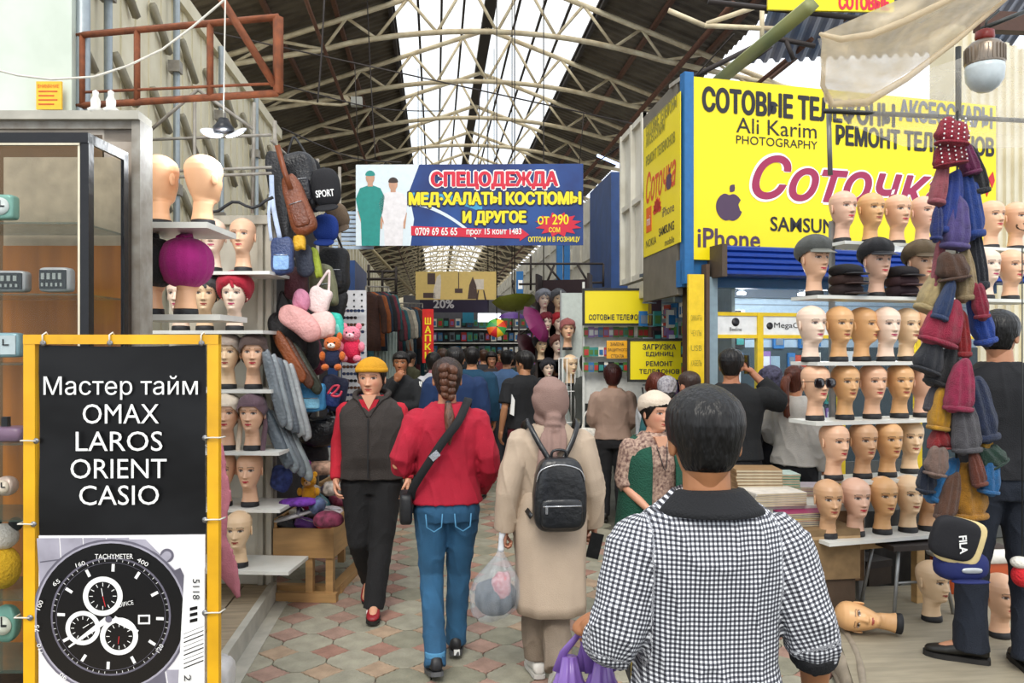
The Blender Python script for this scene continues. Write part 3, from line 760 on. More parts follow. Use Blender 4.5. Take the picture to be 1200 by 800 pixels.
def mannequin(loc, face, tone, label, group, sc=1.0, rot=None):
    """loc = centre of the base on its shelf; face = heading the face looks to (0 = +Y)"""
    r = thing('mannequin_head', label, 'mannequin head', loc, face, group)
    r.scale = (sc,)*3
    if rot: r.rotation_euler = rot
    link('head', HM_[tone], r, loc=(0, .008, HZ)); link('neck_base', BASE, r)
    return r
def pt(px, d, z): return PF(px, d, z)
# ---- hats that sit on the heads
def turban(color, seed=1, thick=.03, low=.125, ball=False):
    def fn(a, z):
        aa = abs(a); lo = .158-.02*G(a, .3)*-1-.012*aa if aa < .7 else (.150-(aa-.7)*.085 if aa < 1.7 else .065-(aa-1.7)*.02)
        lo += low-.125
        if z < lo-.005: return None
        t = min(1, (z-lo+.005)/.02); g = thick*(.45+.75*math.sin(min(1, max(0, z-lo)/.09)*PI/2)*(1.25 if z < .19 else 1))
        if ball: return (thick*math.sin(min(1, (z-lo+.004)/.07)*PI/2)+.003*math.sin(a*16+z*20)*t) if t > .02 else .001
        return (g+.0035*math.sin((z*70+abs(a)*5))*t)*math.sin(t*PI/2) if t > .02 else .001
    return shell(fn)
def hat(kind, loc, face, color, label, cat='hat', group=None, **k):
    r = thing({'turban': 'turban', 'ball': 'turban', 'cap': 'peaked_cap', 'scarf': 'head_scarf', 'beret': 'beret', 'bandeau': 'headband'}[kind], label, cat, loc, face, group)
    m = mat('cloth_'+color, color, .85, var=.2, scale=12, bump=.35, bscale=160, sheen=.1)
    O = Vector((0, .008, HZ))
    def place(b): b.v = [tuple(Vector(v)+O) for v in b.v]; return b
    if kind == 'turban':
        place(turban(color, **k)).build('fabric', m, r)
        b = B()
        for i in range(3): b.tube([O+Vector((.012*(i-1), .098-.012*i, .150+.008*i)), O+Vector((0, .085, .185)), O+Vector((-.02*(i-1), .03, .250))], [.009, .013, .006], 8, True)
        b.build('gathered_pleat', m, r)
    elif kind == 'ball':
        b = B(); b.sup(O+Vector((0, -.01, .125)), (.128, .135, .125), .9, 1, 60, 24, dent=lambda p: Vector((p.x*(1+.025*math.sin(math.atan2(p.y, p.x)*17)), p.y*(1+.025*math.sin(math.atan2(p.y, p.x)*17)), p.z*(1-.12*math.exp(-(p.xy.length/.03)**2))))); b.build('fabric', m, r)
        b = B()
        for i in range(3): b.tube([O+Vector((.02*(i-1), -.05, .245)), O+Vector((.015*(i-1), 0, .262)), O+Vector((0, .05, .24))], [.01, .015, .01], 8, True)
        b.build('gathered_pleat', m, r)
    elif kind == 'bandeau':
        def fn(a, z):
            aa = abs(a); lo = .153 if aa < .5 else .153-(aa-.5)*.075
            if z < lo-.004: return None
            return .013+.003*math.sin(z*90+a*2)
        place(shell(fn)).build('fabric', m, r)
        if k.get('tail'):
            b = B(); b.tube([O+Vector((-.07, -.03, .11)), O+Vector((-.085, 0, .03)), O+Vector((-.08, .02, -.06)), O+Vector((-.075, .03, -.14))], [.012, .016, .018, .014], 8, True, flat=.5); b.build('hanging_tail', m, r)
    elif kind in ('cap', 'beret'):
        def fn(a, z):
            aa = abs(a); lo = .158 if aa < .8 else .158-(aa-.8)*.035
            if z < lo-.004: return None
            return (.012+(.03 if kind == 'cap' else .05)*math.sin(min(1, (z-lo)/.05)*PI/2)+(.003*math.sin(a*8)*min(1, (z-lo)/.03)))
        place(shell(fn)).build('crown', m, r)
        b = B(); vs = []; n = 18
        for q in range(2):
            for i in range(n+1):
                a = -.95+1.9*i/n; p = hpoint(a, .16, feat=False, off=.012); rr = (p.xy.length+.045*math.cos(a*1.3)*(1 if q else 0)); dr = Vector((math.sin(a), math.cos(a)))
                vs.append((dr.x*rr, p.y if not q else dr.y*rr+.012, .160-(.024*math.cos(a) if q else 0)))
        m_ = n+1; top = [Vector(v)+O for v in vs]; bot = [v-Vector((0, 0, .005)) for v in top]
        b.add(top+bot, [(i, i+1, i+1+m_, i+m_) for i in range(n)]+[(i+2*m_+m_, i+1+3*m_, i+1+2*m_, i+2*m_) for i in range(n)]+[(i+m_, i+1+m_, i+1+3*m_, i+3*m_) for i in range(n)])
        b.build('peak', mat('peak_'+k.get('peak', color), k.get('peak', color), .4), r)
        b = B(); b.add([O+hpoint(a, z, False, off=.014) for z in (.152, .168) for a in [2*PI*i/32 for i in range(32)]], [(i, (i+1) % 32, (i+1) % 32+32, i+32) for i in range(32)]); b.build('band', mat('peak_'+k.get('peak', color), k.get('peak', color), .4), r)
    return r
# ================================================================== RIGHT STAND
M_shelf = mat('white_laminate', 'dcdcd6', .35, scale=6, var=.08, dirt='c2c2ba')
M_leg = mat('grey_metal_upright', '9a9c9c', .4, metal=.5)
PH = 16
rs = thing('shelf_stand', 'tiered white shelf stand crowded with bald mannequin heads on the right', 'shelf', pt(945, 4.85, 0), RZ(PH))
RU = Vector((math.cos(RZ(PH)), math.sin(RZ(PH)), 0)); RV = Vector((-RU.y, RU.x, 0)); R0 = pt(945, 4.85, 0)
def along(px, dep):      # distance along the stand's front line, set back by dep, seen at column px
    best = None
    k = (px-600)/FPX
    # camera-space solve
    o = R0+RV*dep
    def cam_(v): return v.x*CT-v.y*ST, v.x*ST+v.y*CT
    ox, od = cam_(o); ux, ud = cam_(RU)
    return (k*od-ox)/(ux-k*ud)
rows = [  # z, x-left px, x-right px, front setback
    (2.445, 962, 1225, .30), (2.065, 930, 1225, .10), (1.645, 930, 1122, .02), (1.278, 928, 1118, .0), (.912, 968, 1112, -.06), (.585, 944, 1108, -.18)]
for i, (z, xa, xb, sb) in enumerate(rows):
    b = B(); x0, x1 = along(xa+28, sb), along(xb, sb); b.box(x0, x1, sb, sb+.27, z-.022, z); o = b.build('shelf', M_shelf, rs)
for x in (along(972, .5), along(1100, .5), along(1215, .5)):
    b = B(); b.box(x-.015, x+.015, .46, .49, .12, 2.6); b.build('upright', M_leg, rs)
for z in (2.2, 1.45, .35):
    b = B(); b.box(along(972, .5), along(1110, .5), .465, .485, z, z+.025); b.build('cross_bar', M_leg, rs)
RN = ['top', 'second', 'third', 'fourth', 'fifth', 'lowest']
heads = [
 [(987, 'rose', 28), (1020, 'tan', 24), (1051, 'peach', 22), (1081, 'rose', 26), (1161, 'peach', 20), (1190, 'beard', 25)],
 [(954, 'peach', 30), (1027, 'rose', 22), (1079, 'peach', 20), (1155, 'pale', 24), (1184, 'peach', 18)],
 [(950, 'pale', 30), (983, 'tan', 22), (1010, 'tan', 50), (1038, 'pale', 20), (1062, 'cream', 24), (1088, 'peach', 20)],
 [(955, 'peach', 25), (990, 'tan', 20), (1022, 'peach', 18), (1054, 'tan', 12), (1081, 'rose', 40)],
 [(977, 'peach', 32), (1011, 'brown', 20), (1040, 'tan', 22), (1066, 'cream', 8)],
 [(970, 'brown', 14), (1002, 'rose', 20), (1034, 'tan', 18), (1064, 'cream', 16), (1087, 'brown', 16)]]
NT = ['leftmost', 'second from left', 'third from left', 'fourth from left', 'fifth from left', 'sixth from left', 'seventh from left']
HAT = {}
for i, row in enumerate(heads):
    z, xa, xb, sb = rows[i]
    for j, (px, tone, yaw) in enumerate(row):
        dp = sb+.12+(.08 if (i, j) in ((2, 4), (2, 2), (4, 3)) else 0); p = R0+RU*along(px, dp)+RV*dp; p.z = z
        ex = {(0, 5): ' with drawn-on beard', (3, 0): ' wearing sunglasses', (1, 0): ' under a grey peaked cap', (1, 1): ' under a black peaked cap', (1, 2): ' under an olive cap'}.get((i, j), '')
        face = PI-YAW+math.radians(yaw*.9-11)
        mannequin(p, face, tone, '%s mannequin head%s, %s, %s shelf, right stand' % (TN[tone], ex, NT[j], RN[i]), 'mannequin heads on the right stand')
        HAT[i, j] = (p, face)
G_ = 'caps on the right stand'
p, f = HAT[1, 0]; hat('cap', p, f, '50524f', 'grey corduroy peaked cap with lighter brim on leftmost second-shelf head', group=G_, peak='77786f')
p, f = HAT[1, 1]; hat('cap', p, f, '17171b', 'black peaked cap on the second-shelf head between cap piles', group=G_)
p, f = HAT[1, 2]; hat('cap', p, f, '5c4c36', 'olive-brown peaked cap on the head beside the hat string', group=G_)
# stacked caps between
def flat_cap(loc, face, color, label, group):
    r = thing('peaked_cap', label, 'hat', loc, face, group); m = mat('cloth_'+color, color, .8, var=.2, bump=.3, bscale=150)
    b = B(); b.sup((0, 0, .045), (.105, .115, .045), .9, 1, 20, 10); b.build('crown', m, r)
    b = B(); b.sup((0, .105, .018), (.085, .055, .008), .6, .9, 18, 6); b.build('peak', mat('peak_'+color, color, .4), r); return r
for px, cs in ((991, ('2b1d1d', '3a2622', '15151a')), (1056, ('2a1820', '3b2328', '1a1418'))):
    sb = .22
    for k, c in enumerate(cs):
        p = R0+RU*along(px, sb)+RV*sb; p.z = rows[1][0]+k*.062
        flat_cap(p, PI-YAW+.3, c, '%s peaked cap, %s of the pile %s' % (('dark brown', 'brown', 'black')[k], ('bottom', 'middle', 'top')[k], 'left of the black-capped head' if px < 1000 else 'right of the black-capped head'), 'piled caps on the second shelf')
# sunglasses
def sunglasses(loc, face, label, frame='2a1c18', lens='1c1416', group=None, s=1.0, rot=None, cat='sunglasses'):
    r = thing('sunglasses', label, cat, loc, face, group)
    fm = mat('frame_'+frame, frame, .3, metal=.2); lm = mat('lens_'+lens, lens, .08, spec=.9, coat=.5)
    b = B()
    for sd in (-1, 1):
        b.sup((sd*.034*s, 0, 0), (.031*s, .004*s, .026*s), .5, .8, 14, 8)
        
    b.build('lens', lm, r)
    b = B(); 
    for sd in (-1, 1): b.tube([(sd*.034*s+.032*s*math.cos(t), .002, .027*s*math.sin(t)) for t in [2*PI*i/14 for i in range(15)]], .0022*s, 5)
    b.tube([(-.008*s, .003, .008*s), (0, .005, .012*s), (.008*s, .003, .008*s)], .0022*s, 5); b.build('frame', fm, r)
    b = B()
    for sd in (-1, 1): b.tube([(sd*.066*s, 0, .008*s), (sd*.078*s, -.02*s, .008*s), (sd*.080*s, -.10*s, .004*s)], .0022*s, 5)
    b.build('temple_arm', fm, r); return r
p, f = HAT[3, 0]; fd = Vector((-math.sin(f), math.cos(f), 0)); q = p+fd*.108; q.z = p.z+HZ+.108
sunglasses(q, f, 'brown-black sunglasses worn by the leftmost fourth-shelf head', s=1.12)
p, f = HAT[3, 4]; r = thing('wig_cap', 'brown fabric patch on the head beside the hat string', 'wig cap', p, f)
def fn(a, z): return .006 if (z > .165 and -PI < a < 1.2) else None
b = shell(fn); b.v = [tuple(Vector(v)+Vector((0, .008, HZ))) for v in b.v]; b.build('patch', mat('cloth_8a5a3a', '8a5a3a', .8), r)
# platform with heads on it
pr = struct('trim_right', 'low plywood platform laid on the ground at the right, edge wrapped in sheeting')
pts = [PF(965, 5.35, 0), PF(1010, 3.55, 0), PF(1330, 3.5, 0), PF(1330, 5.6, 0)]
b = B(); b.slab([tuple(p.xy) for p in pts], .02, .12)
b.build('plywood_top', mat('pale_plywood', '938a76', .75, scale=3, var=.2, stretch=(1.5, 9, 1)), pr)
e0, e1 = pts[0], pts[1]; b = B()
for k, (r_, off, zz) in enumerate(((.055, .0, .06), (.03, -.05, .03), (.02, .05, .112))):
    b.tube([e0.lerp(e1, t)+Vector((off+.02*math.sin(t*9+k), 0, zz+.004*math.sin(t*21+k*2))) for t in [i/24 for i in range(25)]], [r_*(1+.07*math.sin(i*1.7+k)) for i in range(25)], 8)
b.build('sheeting_edge', mat('beige_sheeting', '8f8474', .7, scale=8, var=.3, bump=.4), pr)
mannequin(PF(1092, 4.72, .12), PI-YAW+.35, 'cream', 'cream mannequin head standing upright on the plywood platform', 'mannequin heads on the platform')
mannequin(PF(1172, 4.45, .12), PI-YAW+.1, 'peach', 'peach mannequin head on the platform at the black-clad man\'s feet', 'mannequin heads on the platform')
lie = mannequin(PF(1056, 4.45, .12), 0, 'tan', 'tan mannequin head lying on its side on the platform', 'mannequin heads on the platform')
lie.rotation_mode = 'XYZ'; up = (PF(1000, 4.5, 0)-PF(1056, 4.45, 0)).normalized(); up.z = .10; up.normalize()
fdir = (Vector((-.1, -1, .15))); fdir = (fdir-up*fdir.dot(up)).normalized(); xx = fdir.cross(up)
lie.matrix_world = Matrix.Translation(PF(1056, 4.45, .19)) @ Matrix((xx, fdir, up)).transposed().to_4x4()
# stool
st = thing('stool', 'dark-topped stool with thin grey metal legs under the right stand', 'stool', PF(1062, 4.95, .12), RZ(10))
b = B(); b.box(-.20, .20, -.16, .16, .395, .425); b.build('seat', mat('dark_seat', '2a2220', .5), st)
for sx in (-1, 1):
    for sy in (-1, 1): b = B(); b.tube([(sx*.14, sy*.12, .395), (sx*.2, sy*.16, 0)], .011, 8); b.build('leg', M_leg, st)
b = B(); b.tube([(-.17, -.14, .2), (.17, -.14, .2)], .008, 6); b.build('stretcher', M_leg, st)
# white and orange tub
tb = thing('cool_box', 'orange tub with a white rim behind the black-clad man\'s legs', 'tub', PF(1138, 5.35, .0), RZ(5)); tb.scale = (.72, .72, .8)
b = B(); b.sup((0, 0, .25), (.33, .2, .24), .35, .4, 24, 12); b.build('tub_body', mat('orange_plastic', 'a94a22', .45), tb)
b = B(); b.sup((0, 0, .45), (.36, .23, .06), .4, .4, 24, 8); b.build('rim', mat('white_plastic', 'dcd9d2', .4), tb)
b = B(); b.sup((0, 0, .5), (.29, .16, .03), .4, .4, 24, 8); b.build('inner_fill', mat('dark_inner', '3b302a', .8), tb)
# wooden trestle under the stand
ts = thing('trestle', 'rough pine trestle holding up the lowest mannequin shelf', 'trestle', PF(985, 4.9, 0), RZ(PH))
b = B(); b.box(-.05, 1.1, -.03, .03, .49, .56); b.build('rail', mat('pine_wood', 'b99563', .6, scale=4, var=.25, stretch=(1, 1, 5)), ts)
for x in (.0, .55, 1.0): b = B(); b.box(x, x+.06, -.025, .025, .02, .5); b.build('leg', MATS['pine_wood'], ts)
tp_ = thing('shade_sheet', 'dark sheet added as shade behind the legs of the right stand', 'cloth', pt(945, 4.85, 0), RZ(PH))  # dark sheet added to deepen the shade under the stand
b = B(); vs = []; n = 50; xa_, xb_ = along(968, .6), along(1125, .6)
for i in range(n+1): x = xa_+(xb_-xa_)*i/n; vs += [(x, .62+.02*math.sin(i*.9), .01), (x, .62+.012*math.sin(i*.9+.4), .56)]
b.add(vs, [(2*i, 2*i+2, 2*i+3, 2*i+1) for i in range(n)]); b.build('cloth', mat('dark_shade_sheet', '2a2826', .85, var=.3), tp_)
for k_, (px, dd, w_, h2) in enumerate(((985, .42, .22, .22), (1018, .45, .2, .16), (1112, .5, .24, .26))):  # dark boxes added so the space below the shelves reads as shaded
    x = along(px, dd); r = thing('shade_box', 'dark box added to deepen the shade under the right stand, %s' % ('beside the trestle leg', 'behind the stool', 'behind the standing head')[k_], 'box', R0+RU*x+RV*dd+Vector((0, 0, .0 if k_ < 1 else .12)), RZ(PH)+.1*k_)
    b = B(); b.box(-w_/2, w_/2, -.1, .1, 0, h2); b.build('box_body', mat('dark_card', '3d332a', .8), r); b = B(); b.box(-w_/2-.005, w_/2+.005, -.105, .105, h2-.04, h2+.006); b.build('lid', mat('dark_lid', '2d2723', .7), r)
# ================================================================== LEFT STAND
ls = thing('shelf_stand', 'white plank shelf unit with turbaned mannequin heads on the left', 'shelf', PF(280, 5.1, .1), RZ(-4))
LU = Vector((math.cos(RZ(-4)), math.sin(RZ(-4)), 0)); LV = Vector((-LU.y, LU.x, 0)); L0 = PF(280, 5.1, 0)
def lal(px, dep):
    k = (px-600)/FPX; o = L0+LV*dep
    ox, od = o.x*CT-o.y*ST, o.x*ST+o.y*CT; ux, ud = LU.x*CT-LU.y*ST, LU.x*ST+LU.y*CT
    return (k*od-ox)/(ux-k*ud)
lrows = [(2.225, 225, 316, .0), (1.845, 170, 308, .0), (1.465, 170, 318, 0), (1.075, 170, 327, -.06), (.705, 170, 328, -.02), (.345, 170, 338, -.14)]
for z, xa, xb, sb in lrows:
    b = B(); b.box(lal(xa, sb), lal(xb, sb), sb, sb+.38, z-.122, z-.10); b.build('shelf', M_shelf, ls)
b = B(); b.box(lal(200, .42), lal(318, .42), .40, .425, .0, 2.5); b.build('back_panel', mat('off_white_board', 'cfc9ba', .6, scale=5, var=.15), ls)
for px in (240, 306, 316): b = B(); x = lal(px, .38); b.box(x-.018, x+.018, .36, .40, .0, 2.52); b.build('upright', mat('weathered_white_wood', 'bdb6a6', .7, scale=9, var=.35, stretch=(1, 1, .2)), ls)
b = B(); b.box(lal(236, .38), lal(320, .38), .34, .40, 2.48, 2.54); b.build('top_rail', MATS['weathered_white_wood'], ls)
ns = thing('shelf_bracket_stand', 'pair of high white shelves beside the iron pillar on the left', 'shelf', pt(165, 4.05, 0), RZ(0))
NU = Vector((math.cos(RZ(0)), math.sin(RZ(0)), 0))
def nal(px, d): return ((px-600)/FPX*d-(165-600)/FPX*4.05)
for z, d in ((2.365, 4.0), (1.905, 4.1)):
    b = B(); x1 = nal(243, d); b.box(nal(150, d), x1 if z > 2 else nal(258, d), d-4.05, d-4.05+.42, z-.03, z); b.build('shelf', M_shelf, ns)
b = B(); b.box(nal(160, 4.4), nal(160, 4.4)+.03, .3, .36, .1, 2.36); b.build('upright', M_leg, ns)
GL = 'mannequin heads on the left stand'
mannequin(PF(187, 4.16, 2.365), -.35, 'glow', 'light orange bald head seen from behind, left on the highest left shelf', GL, 1.06)
mannequin(PF(238, 4.16, 2.365), -.5, 'glow', 'light orange bald head seen from behind, right on the highest left shelf', GL, 1.06)
lh = [[(250, 'pale', 15), (285, 'peach', 5)], [(212, 'pale', 5), (240, 'cream', 20), (275, 'pale', 10)], [(267, 'cream', 12), (297, 'peach', 18)], [(266, 'peach', 12), (296, 'peach', 5)], [(262, 'peach', 10), (293, 'peach', 5)], [(280, 'cream', 8)]]
LH = {}
for i, row in enumerate(lh):
    z, xa, xb, sb = lrows[i]
    for j, (px, tone, yaw) in enumerate(row):
        dp = sb+.1; p = L0+LU*lal(px, dp)+LV*dp; p.z = z; f = PI-YAW+math.radians(yaw-4)
        mannequin(p, f, tone, '%s mannequin head, %s on the %s shelf of the left unit' % (TN[tone], ('left', 'middle', 'right')[j] if len(row) == 3 else (('left', 'right')[j] if len(row) == 2 else 'alone'), RN[i]), GL)
        LH[i, j] = (p, f)
GT = 'turbans and headscarves on the left stand'
hat('turban', LH[1, 2][0], LH[1, 2][1], 'a5152f', 'crimson pleated turban on the right head of the second left shelf', 'turban', GT, thick=.032)
hat('turban', LH[1, 1][0], LH[1, 1][1], '4a4a4c', 'charcoal turban behind the big magenta turban', 'turban', GT)
hat('bandeau', LH[2, 0][0], LH[2, 0][1], '9c8d80', 'taupe satin headscarf on left head of third left shelf', 'headscarf', GT)
hat('bandeau', LH[2, 1][0], LH[2, 1][1], '4b3a34', 'dark brown headscarf on right head of third left shelf', 'headscarf', GT)
hat('bandeau', LH[3, 0][0], LH[3, 0][1], 'd8c9b4', 'cream headscarf on left head of fourth left shelf', 'headscarf', GT, tail=True)
hat('bandeau', LH[3, 1][0], LH[3, 1][1], '5e4750', 'mauve-brown glossy headscarf with hanging tail, fourth left shelf', 'headscarf', GT, tail=True)
z2 = 1.905
for px, c, lb in ((178, '141416', 'black'), (218, 'a81b78', 'magenta')):
    p = PF(px, 4.2, z2); f = -.2
    mannequin(p, f, 'glow', 'head seen from behind under the large %s turban on the left' % lb, GL, 1.08)
    h = hat('ball', p, f, c, 'large %s pleated turban seen from behind on the high left shelf' % lb, 'turban', GT, thick=.05, low=.085, ball=True); h.scale = (1.08,)*3
# ================================================================== WATCH STALL
sb_ = thing('sign_board', 'yellow framed watch advertising board standing in the left foreground', 'sign', PF(140, 2.95, 0), RZ(1.5))
WB = 2.95; ppm = FPX/WB; S_ = 1/ppm
def bx_(px): return (px-140)*S_
def bz_(py): return CAM_H+(HOR-py)*S_
yel = mat('yellow_enamel', 'e8b012', .4, scale=5, var=.15, dirt='a8760e'); zt = bz_(392); M_blk = mat('black_vinyl', '0b0b0d', .42, scale=2.5, bump=.4, bscale=4, spec=.3)
LX0, LX1 = bx_(29), bx_(255)
for x in (LX0, LX1-.042): b = B(); b.box(x, x+.042, 0, .03, 0.0, zt); b.build('frame_post', yel, sb_)
b = B(); b.box(LX0, LX1, -.002, .032, zt-.035, zt); b.build('frame_top', yel, sb_)
b = B(); b.box(LX0, LX1, 0, .03, .12, .155); b.build('frame_bottom', yel, sb_)
for x in (LX0, LX1-.042): b = B(); b.tube([(x+(.02 if x < 0 else -.25), .03, zt-.25), (x+(.02 if x < 0 else -.25), .22, 0)], .010, 6); b.build('rear_strut', yel, sb_)
x0, x1 = LX0+.055, LX1-.05; zm = bz_(627)
b = B(); n = 12; vs = []; fs = []
for j in range(n+1):
    for i in range(n+1):
        u, v = i/n, j/n; vs.append((x0+(x1-x0)*u, .006+.006*math.sin(u*7)*v*v-.004*math.sin(v*9+u*4), zm+(bz_(404)-zm)*v-(.006*math.sin(u*PI)*(1 if v > .9 else 0))))
for j in range(n):
    for i in range(n): a = j*(n+1)+i; fs.append((a, a+1, a+n+2, a+n+1))
b.add(vs, fs); b.build('black_banner', M_blk, sb_)
b = B(); b.box(x0, x1, .002, .008, .17, zm); b.build('poster', mat('poster_white', 'e9e7ea', .35, var=.04), sb_)
white = mat('white_print', 'f2f2f0', .5, var=.02, bump=0)
for s, ya, yb, xa, xb in (('Мастер тайм', 440, 468, 54, 232), ('OMAX', 473, 496, 99, 187), ('LAROS', 505, 528, 91, 191), ('ORIENT', 537, 560, 85, 196), ('CASIO', 568, 591, 95, 187)):
    txt(sb_, s, bx_(xa), bz_(yb), (xb-xa)*S_, (yb-ya)*S_, white, y=-.010)
# printed chronograph
cx, cz = bx_(130), bz_(722); RR = 88*S_
bm0 = mat('watch_black', '0f0f12', .25, var=.05, bump=0); sil = mat('watch_silver', 'a9a6b4', .3, var=.3, scale=8, bump=0); dsil = mat('watch_steel', '6a6775', .3, var=.3, scale=8, bump=0); red = mat('red_print', 'c8242b', .5, bump=0)
b = B(); Y = [-.0005]
mats_ = [bm0, sil, dsil, white, red]
def disc(cx, cz, r, mi, k=1.0, n=40, r0=0, a0=0, a1=2*PI):
    b.mi = mi; Y[0] -= .000035; y = Y[0]; vs = []
    for i in range(n+1):
        a = a0+(a1-a0)*i/n
        vs += [(cx+r0*math.cos(a)*k, y, cz+r0*math.sin(a)), (cx+r*math.cos(a)*k, y, cz+r*math.sin(a))]
    b.add(vs, [(2*i, 2*i+1, 2*i+3, 2*i+2) for i in range(n)], False)
def quad(pts, mi): b.mi = mi; Y[0] -= .000035; b.add([(x, Y[0], z) for x, z in pts], [(0, 1, 2, 3)], False)
def bar(x0_, z0_, x1_, z1_, w_, mi, w1=None):
    d = Vector((x1_-x0_, z1_-z0_)); n = Vector((-d.y, d.x)).normalized(); w1 = w_ if w1 is None else w1
    quad([(x0_+n.x*w_, z0_+n.y*w_), (x1_+n.x*w1, z1_+n.y*w1), (x1_-n.x*w1, z1_-n.y*w1), (x0_-n.x*w_, z0_-n.y*w_)], mi)
zt2 = bz_(630)
# bracelet
for i in range(4):
    xa, xb = bx_(48+i*27), bx_(48+i*27+25); quad([(xa, cz+.11), (xb, cz+.13), (xb-.01*(1), zt2), (xa-.012, zt2)], 1); quad([(xa, cz+.2), (xb, cz+.21), (xb, cz+.215), (xa, cz+.205)], 2)
quad([(bx_(150), bz_(632)), (bx_(170), bz_(632)), (bx_(212), bz_(676)), (bx_(196), bz_(684))], 1)
for i in range(4):
    xa, xb = bx_(128+i*22), bx_(128+i*22+20); quad([(xa, cz-.2), (xb, cz-.2), (xb+.05, .2), (xa+.05, .2)], 1 if i % 2 else 2)
disc(bx_(195), bz_(651), 8*S_, 2); disc(bx_(195), bz_(651), 5*S_, 1); bar(bx_(183), bz_(663), bx_(196), bz_(650), 5*S_, 1)
bar(bx_(205), bz_(668), bx_(220), bz_(700), 6*S_, 2)
disc(cx, cz, RR*1.03, 2); disc(cx, cz, RR*1.0, 1, n=48); disc(cx, cz, RR*.975, 0, n=48); disc(cx, cz, RR*.79, 2, r0=RR*.765, n=48); disc(cx, cz, RR*.72, 2, r0=RR*.715, n=48)
for i in range(60):
    a = i*PI/30; 
    if i % 5: bar(cx+RR*.735*math.cos(a), cz+RR*.735*math.sin(a), cx+RR*.765*math.cos(a), cz+RR*.765*math.sin(a), .0009, 3)
for i in range(12):
    a = i*PI/6-.05; bar(cx+RR*.60*math.cos(a), cz+RR*.60*math.sin(a), cx+RR*.70*math.cos(a), cz+RR*.70*math.sin(a), .0055, 3)
for px, py, r_, hands_ in ((121, 698, 23, ((.3, 1.2, 4), (-.15, -.9, 3))), (98, 735, 20, ((.8, -.5, 3),)), (140, 745, 22, ((-.1, .9, 4),))):
    X, Z = bx_(px), bz_(py); disc(X, Z, r_*S_, 3); disc(X, Z, r_*.74*S_, 0)
    for i in range(12):
        a = i*PI/6; bar(X+r_*.5*S_*math.cos(a), Z+r_*.5*S_*math.sin(a), X+r_*.68*S_*math.cos(a), Z+r_*.68*S_*math.sin(a), .0012, 3)
    for dx, dz, mi in hands_: bar(X, Z, X+dx*r_*.45*S_, Z-dz*r_*.45*S_, .0013, 4 if mi == 4 else 3)
bar(bx_(126), bz_(725), bx_(82), bz_(757), .011, 3, .003); bar(bx_(134), bz_(724), bx_(162), bz_(740), .011, 3, .006)
quad([(bx_(162), bz_(720)), (bx_(176), bz_(720)), (bx_(176), bz_(731)), (bx_(162), bz_(731))], 3); quad([(bx_(164), bz_(722)), (bx_(174), bz_(722)), (bx_(174), bz_(729)), (bx_(164), bz_(729))], 0)
disc(bx_(128), bz_(725), 4*S_, 2)
# hang tag with barcode
quad([(bx_(216), bz_(664)), (bx_(239), bz_(664)), (bx_(239), bz_(812)), (bx_(208), bz_(812))], 3)
for i in range(9): y = 738+i*5; bar(bx_(215), bz_(y+5), bx_(238), bz_(y-4), (.0009, .0016, .0022)[i % 3], 0)
for i in range(3): quad([(bx_(222), bz_(712+i*7)), (bx_(231), bz_(710+i*7)), (bx_(231), bz_(714+i*7)), (bx_(222), bz_(716+i*7))], 0)
b.v = [(x, max(y, -.0095)+.0015, z) for x, y, z in b.v]; b.build('printed_watch', mats_, sb_)
for s, px, py, wd, ang in (('TACHYMETER', 117, 654, 44, 0), ('160', 97, 662, 11, .3), ('400', 167, 660, 14, -.5), ('65', 70, 683, 9, .6), ('100', 52, 708, 11, 1.2), ('75', 49, 734, 8, 1.6), ('110', 52, 757, 11, 1.8), ('90', 78, 788, 9, 2.6), ('EDIFICE', 148, 709, 20, .2), ('120', 190, 760, 10, 1)):
    o = txt(sb_, s, -.5, 0, wd*S_, (5 if s != 'TACHYMETER' else 6)*S_, white, y=-.0095, name='dial_lettering')
    for v in o.data.vertices: x, z = v.co.x+.5-wd*S_/2, v.co.z; v.co.x = bx_(px+(0 if len(s) < 8 else 18))+x*math.cos(ang)-z*math.sin(ang); v.co.z = bz_(py)+x*math.sin(ang)+z*math.cos(ang)
for s, px, py, wd, hh in (('5118', 226, 690, 8, 24), ('2 3', 216, 800, 8, 20)):
    o = txt(sb_, s, 0, 0, hh*S_, wd*S_, bm0, y=-.0095, name='tag_lettering')
    for v in o.data.vertices: x, z = v.co.x, v.co.z; v.co.x = bx_(px)+z; v.co.z = bz_(py)-x+hh*S_*.5
rope = mat('white_cord', 'd8d4c8', .8)
for px, py in ((45, 516), (30+12, 613), (38, 722), (240, 513), (240, 609), (240, 718), (53, 402), (130, 402), (236, 402)):
    X, Z = bx_(px), bz_(py); sd = 1 if px > 140 else -1
    b = B(); b.lathe([(.004, -.002), (.010, -.002), (.011, .002), (.004, .003)], 12, Matrix.Translation((X, -.006, Z)) @ Matrix.Rotation(PI/2, 4, 'X')); b.build('eyelet', mat('eyelet_metal', '8f8f92', .3, metal=.8), sb_)
    b = B()
    if 420 < py: b.tube([(X, -.01, Z), (X+sd*.03, -.012, Z+.002), (X+sd*.055, -.01, Z+.001), (X+sd*.06, .035, Z)], .003, 6)
    else: b.tube([(X, -.01, Z), (X, -.012, Z+.03), (X+.002, .01, Z+.04), (X, .035, Z+.02)], .003, 6)
    b.build('tie_cord', rope, sb_)
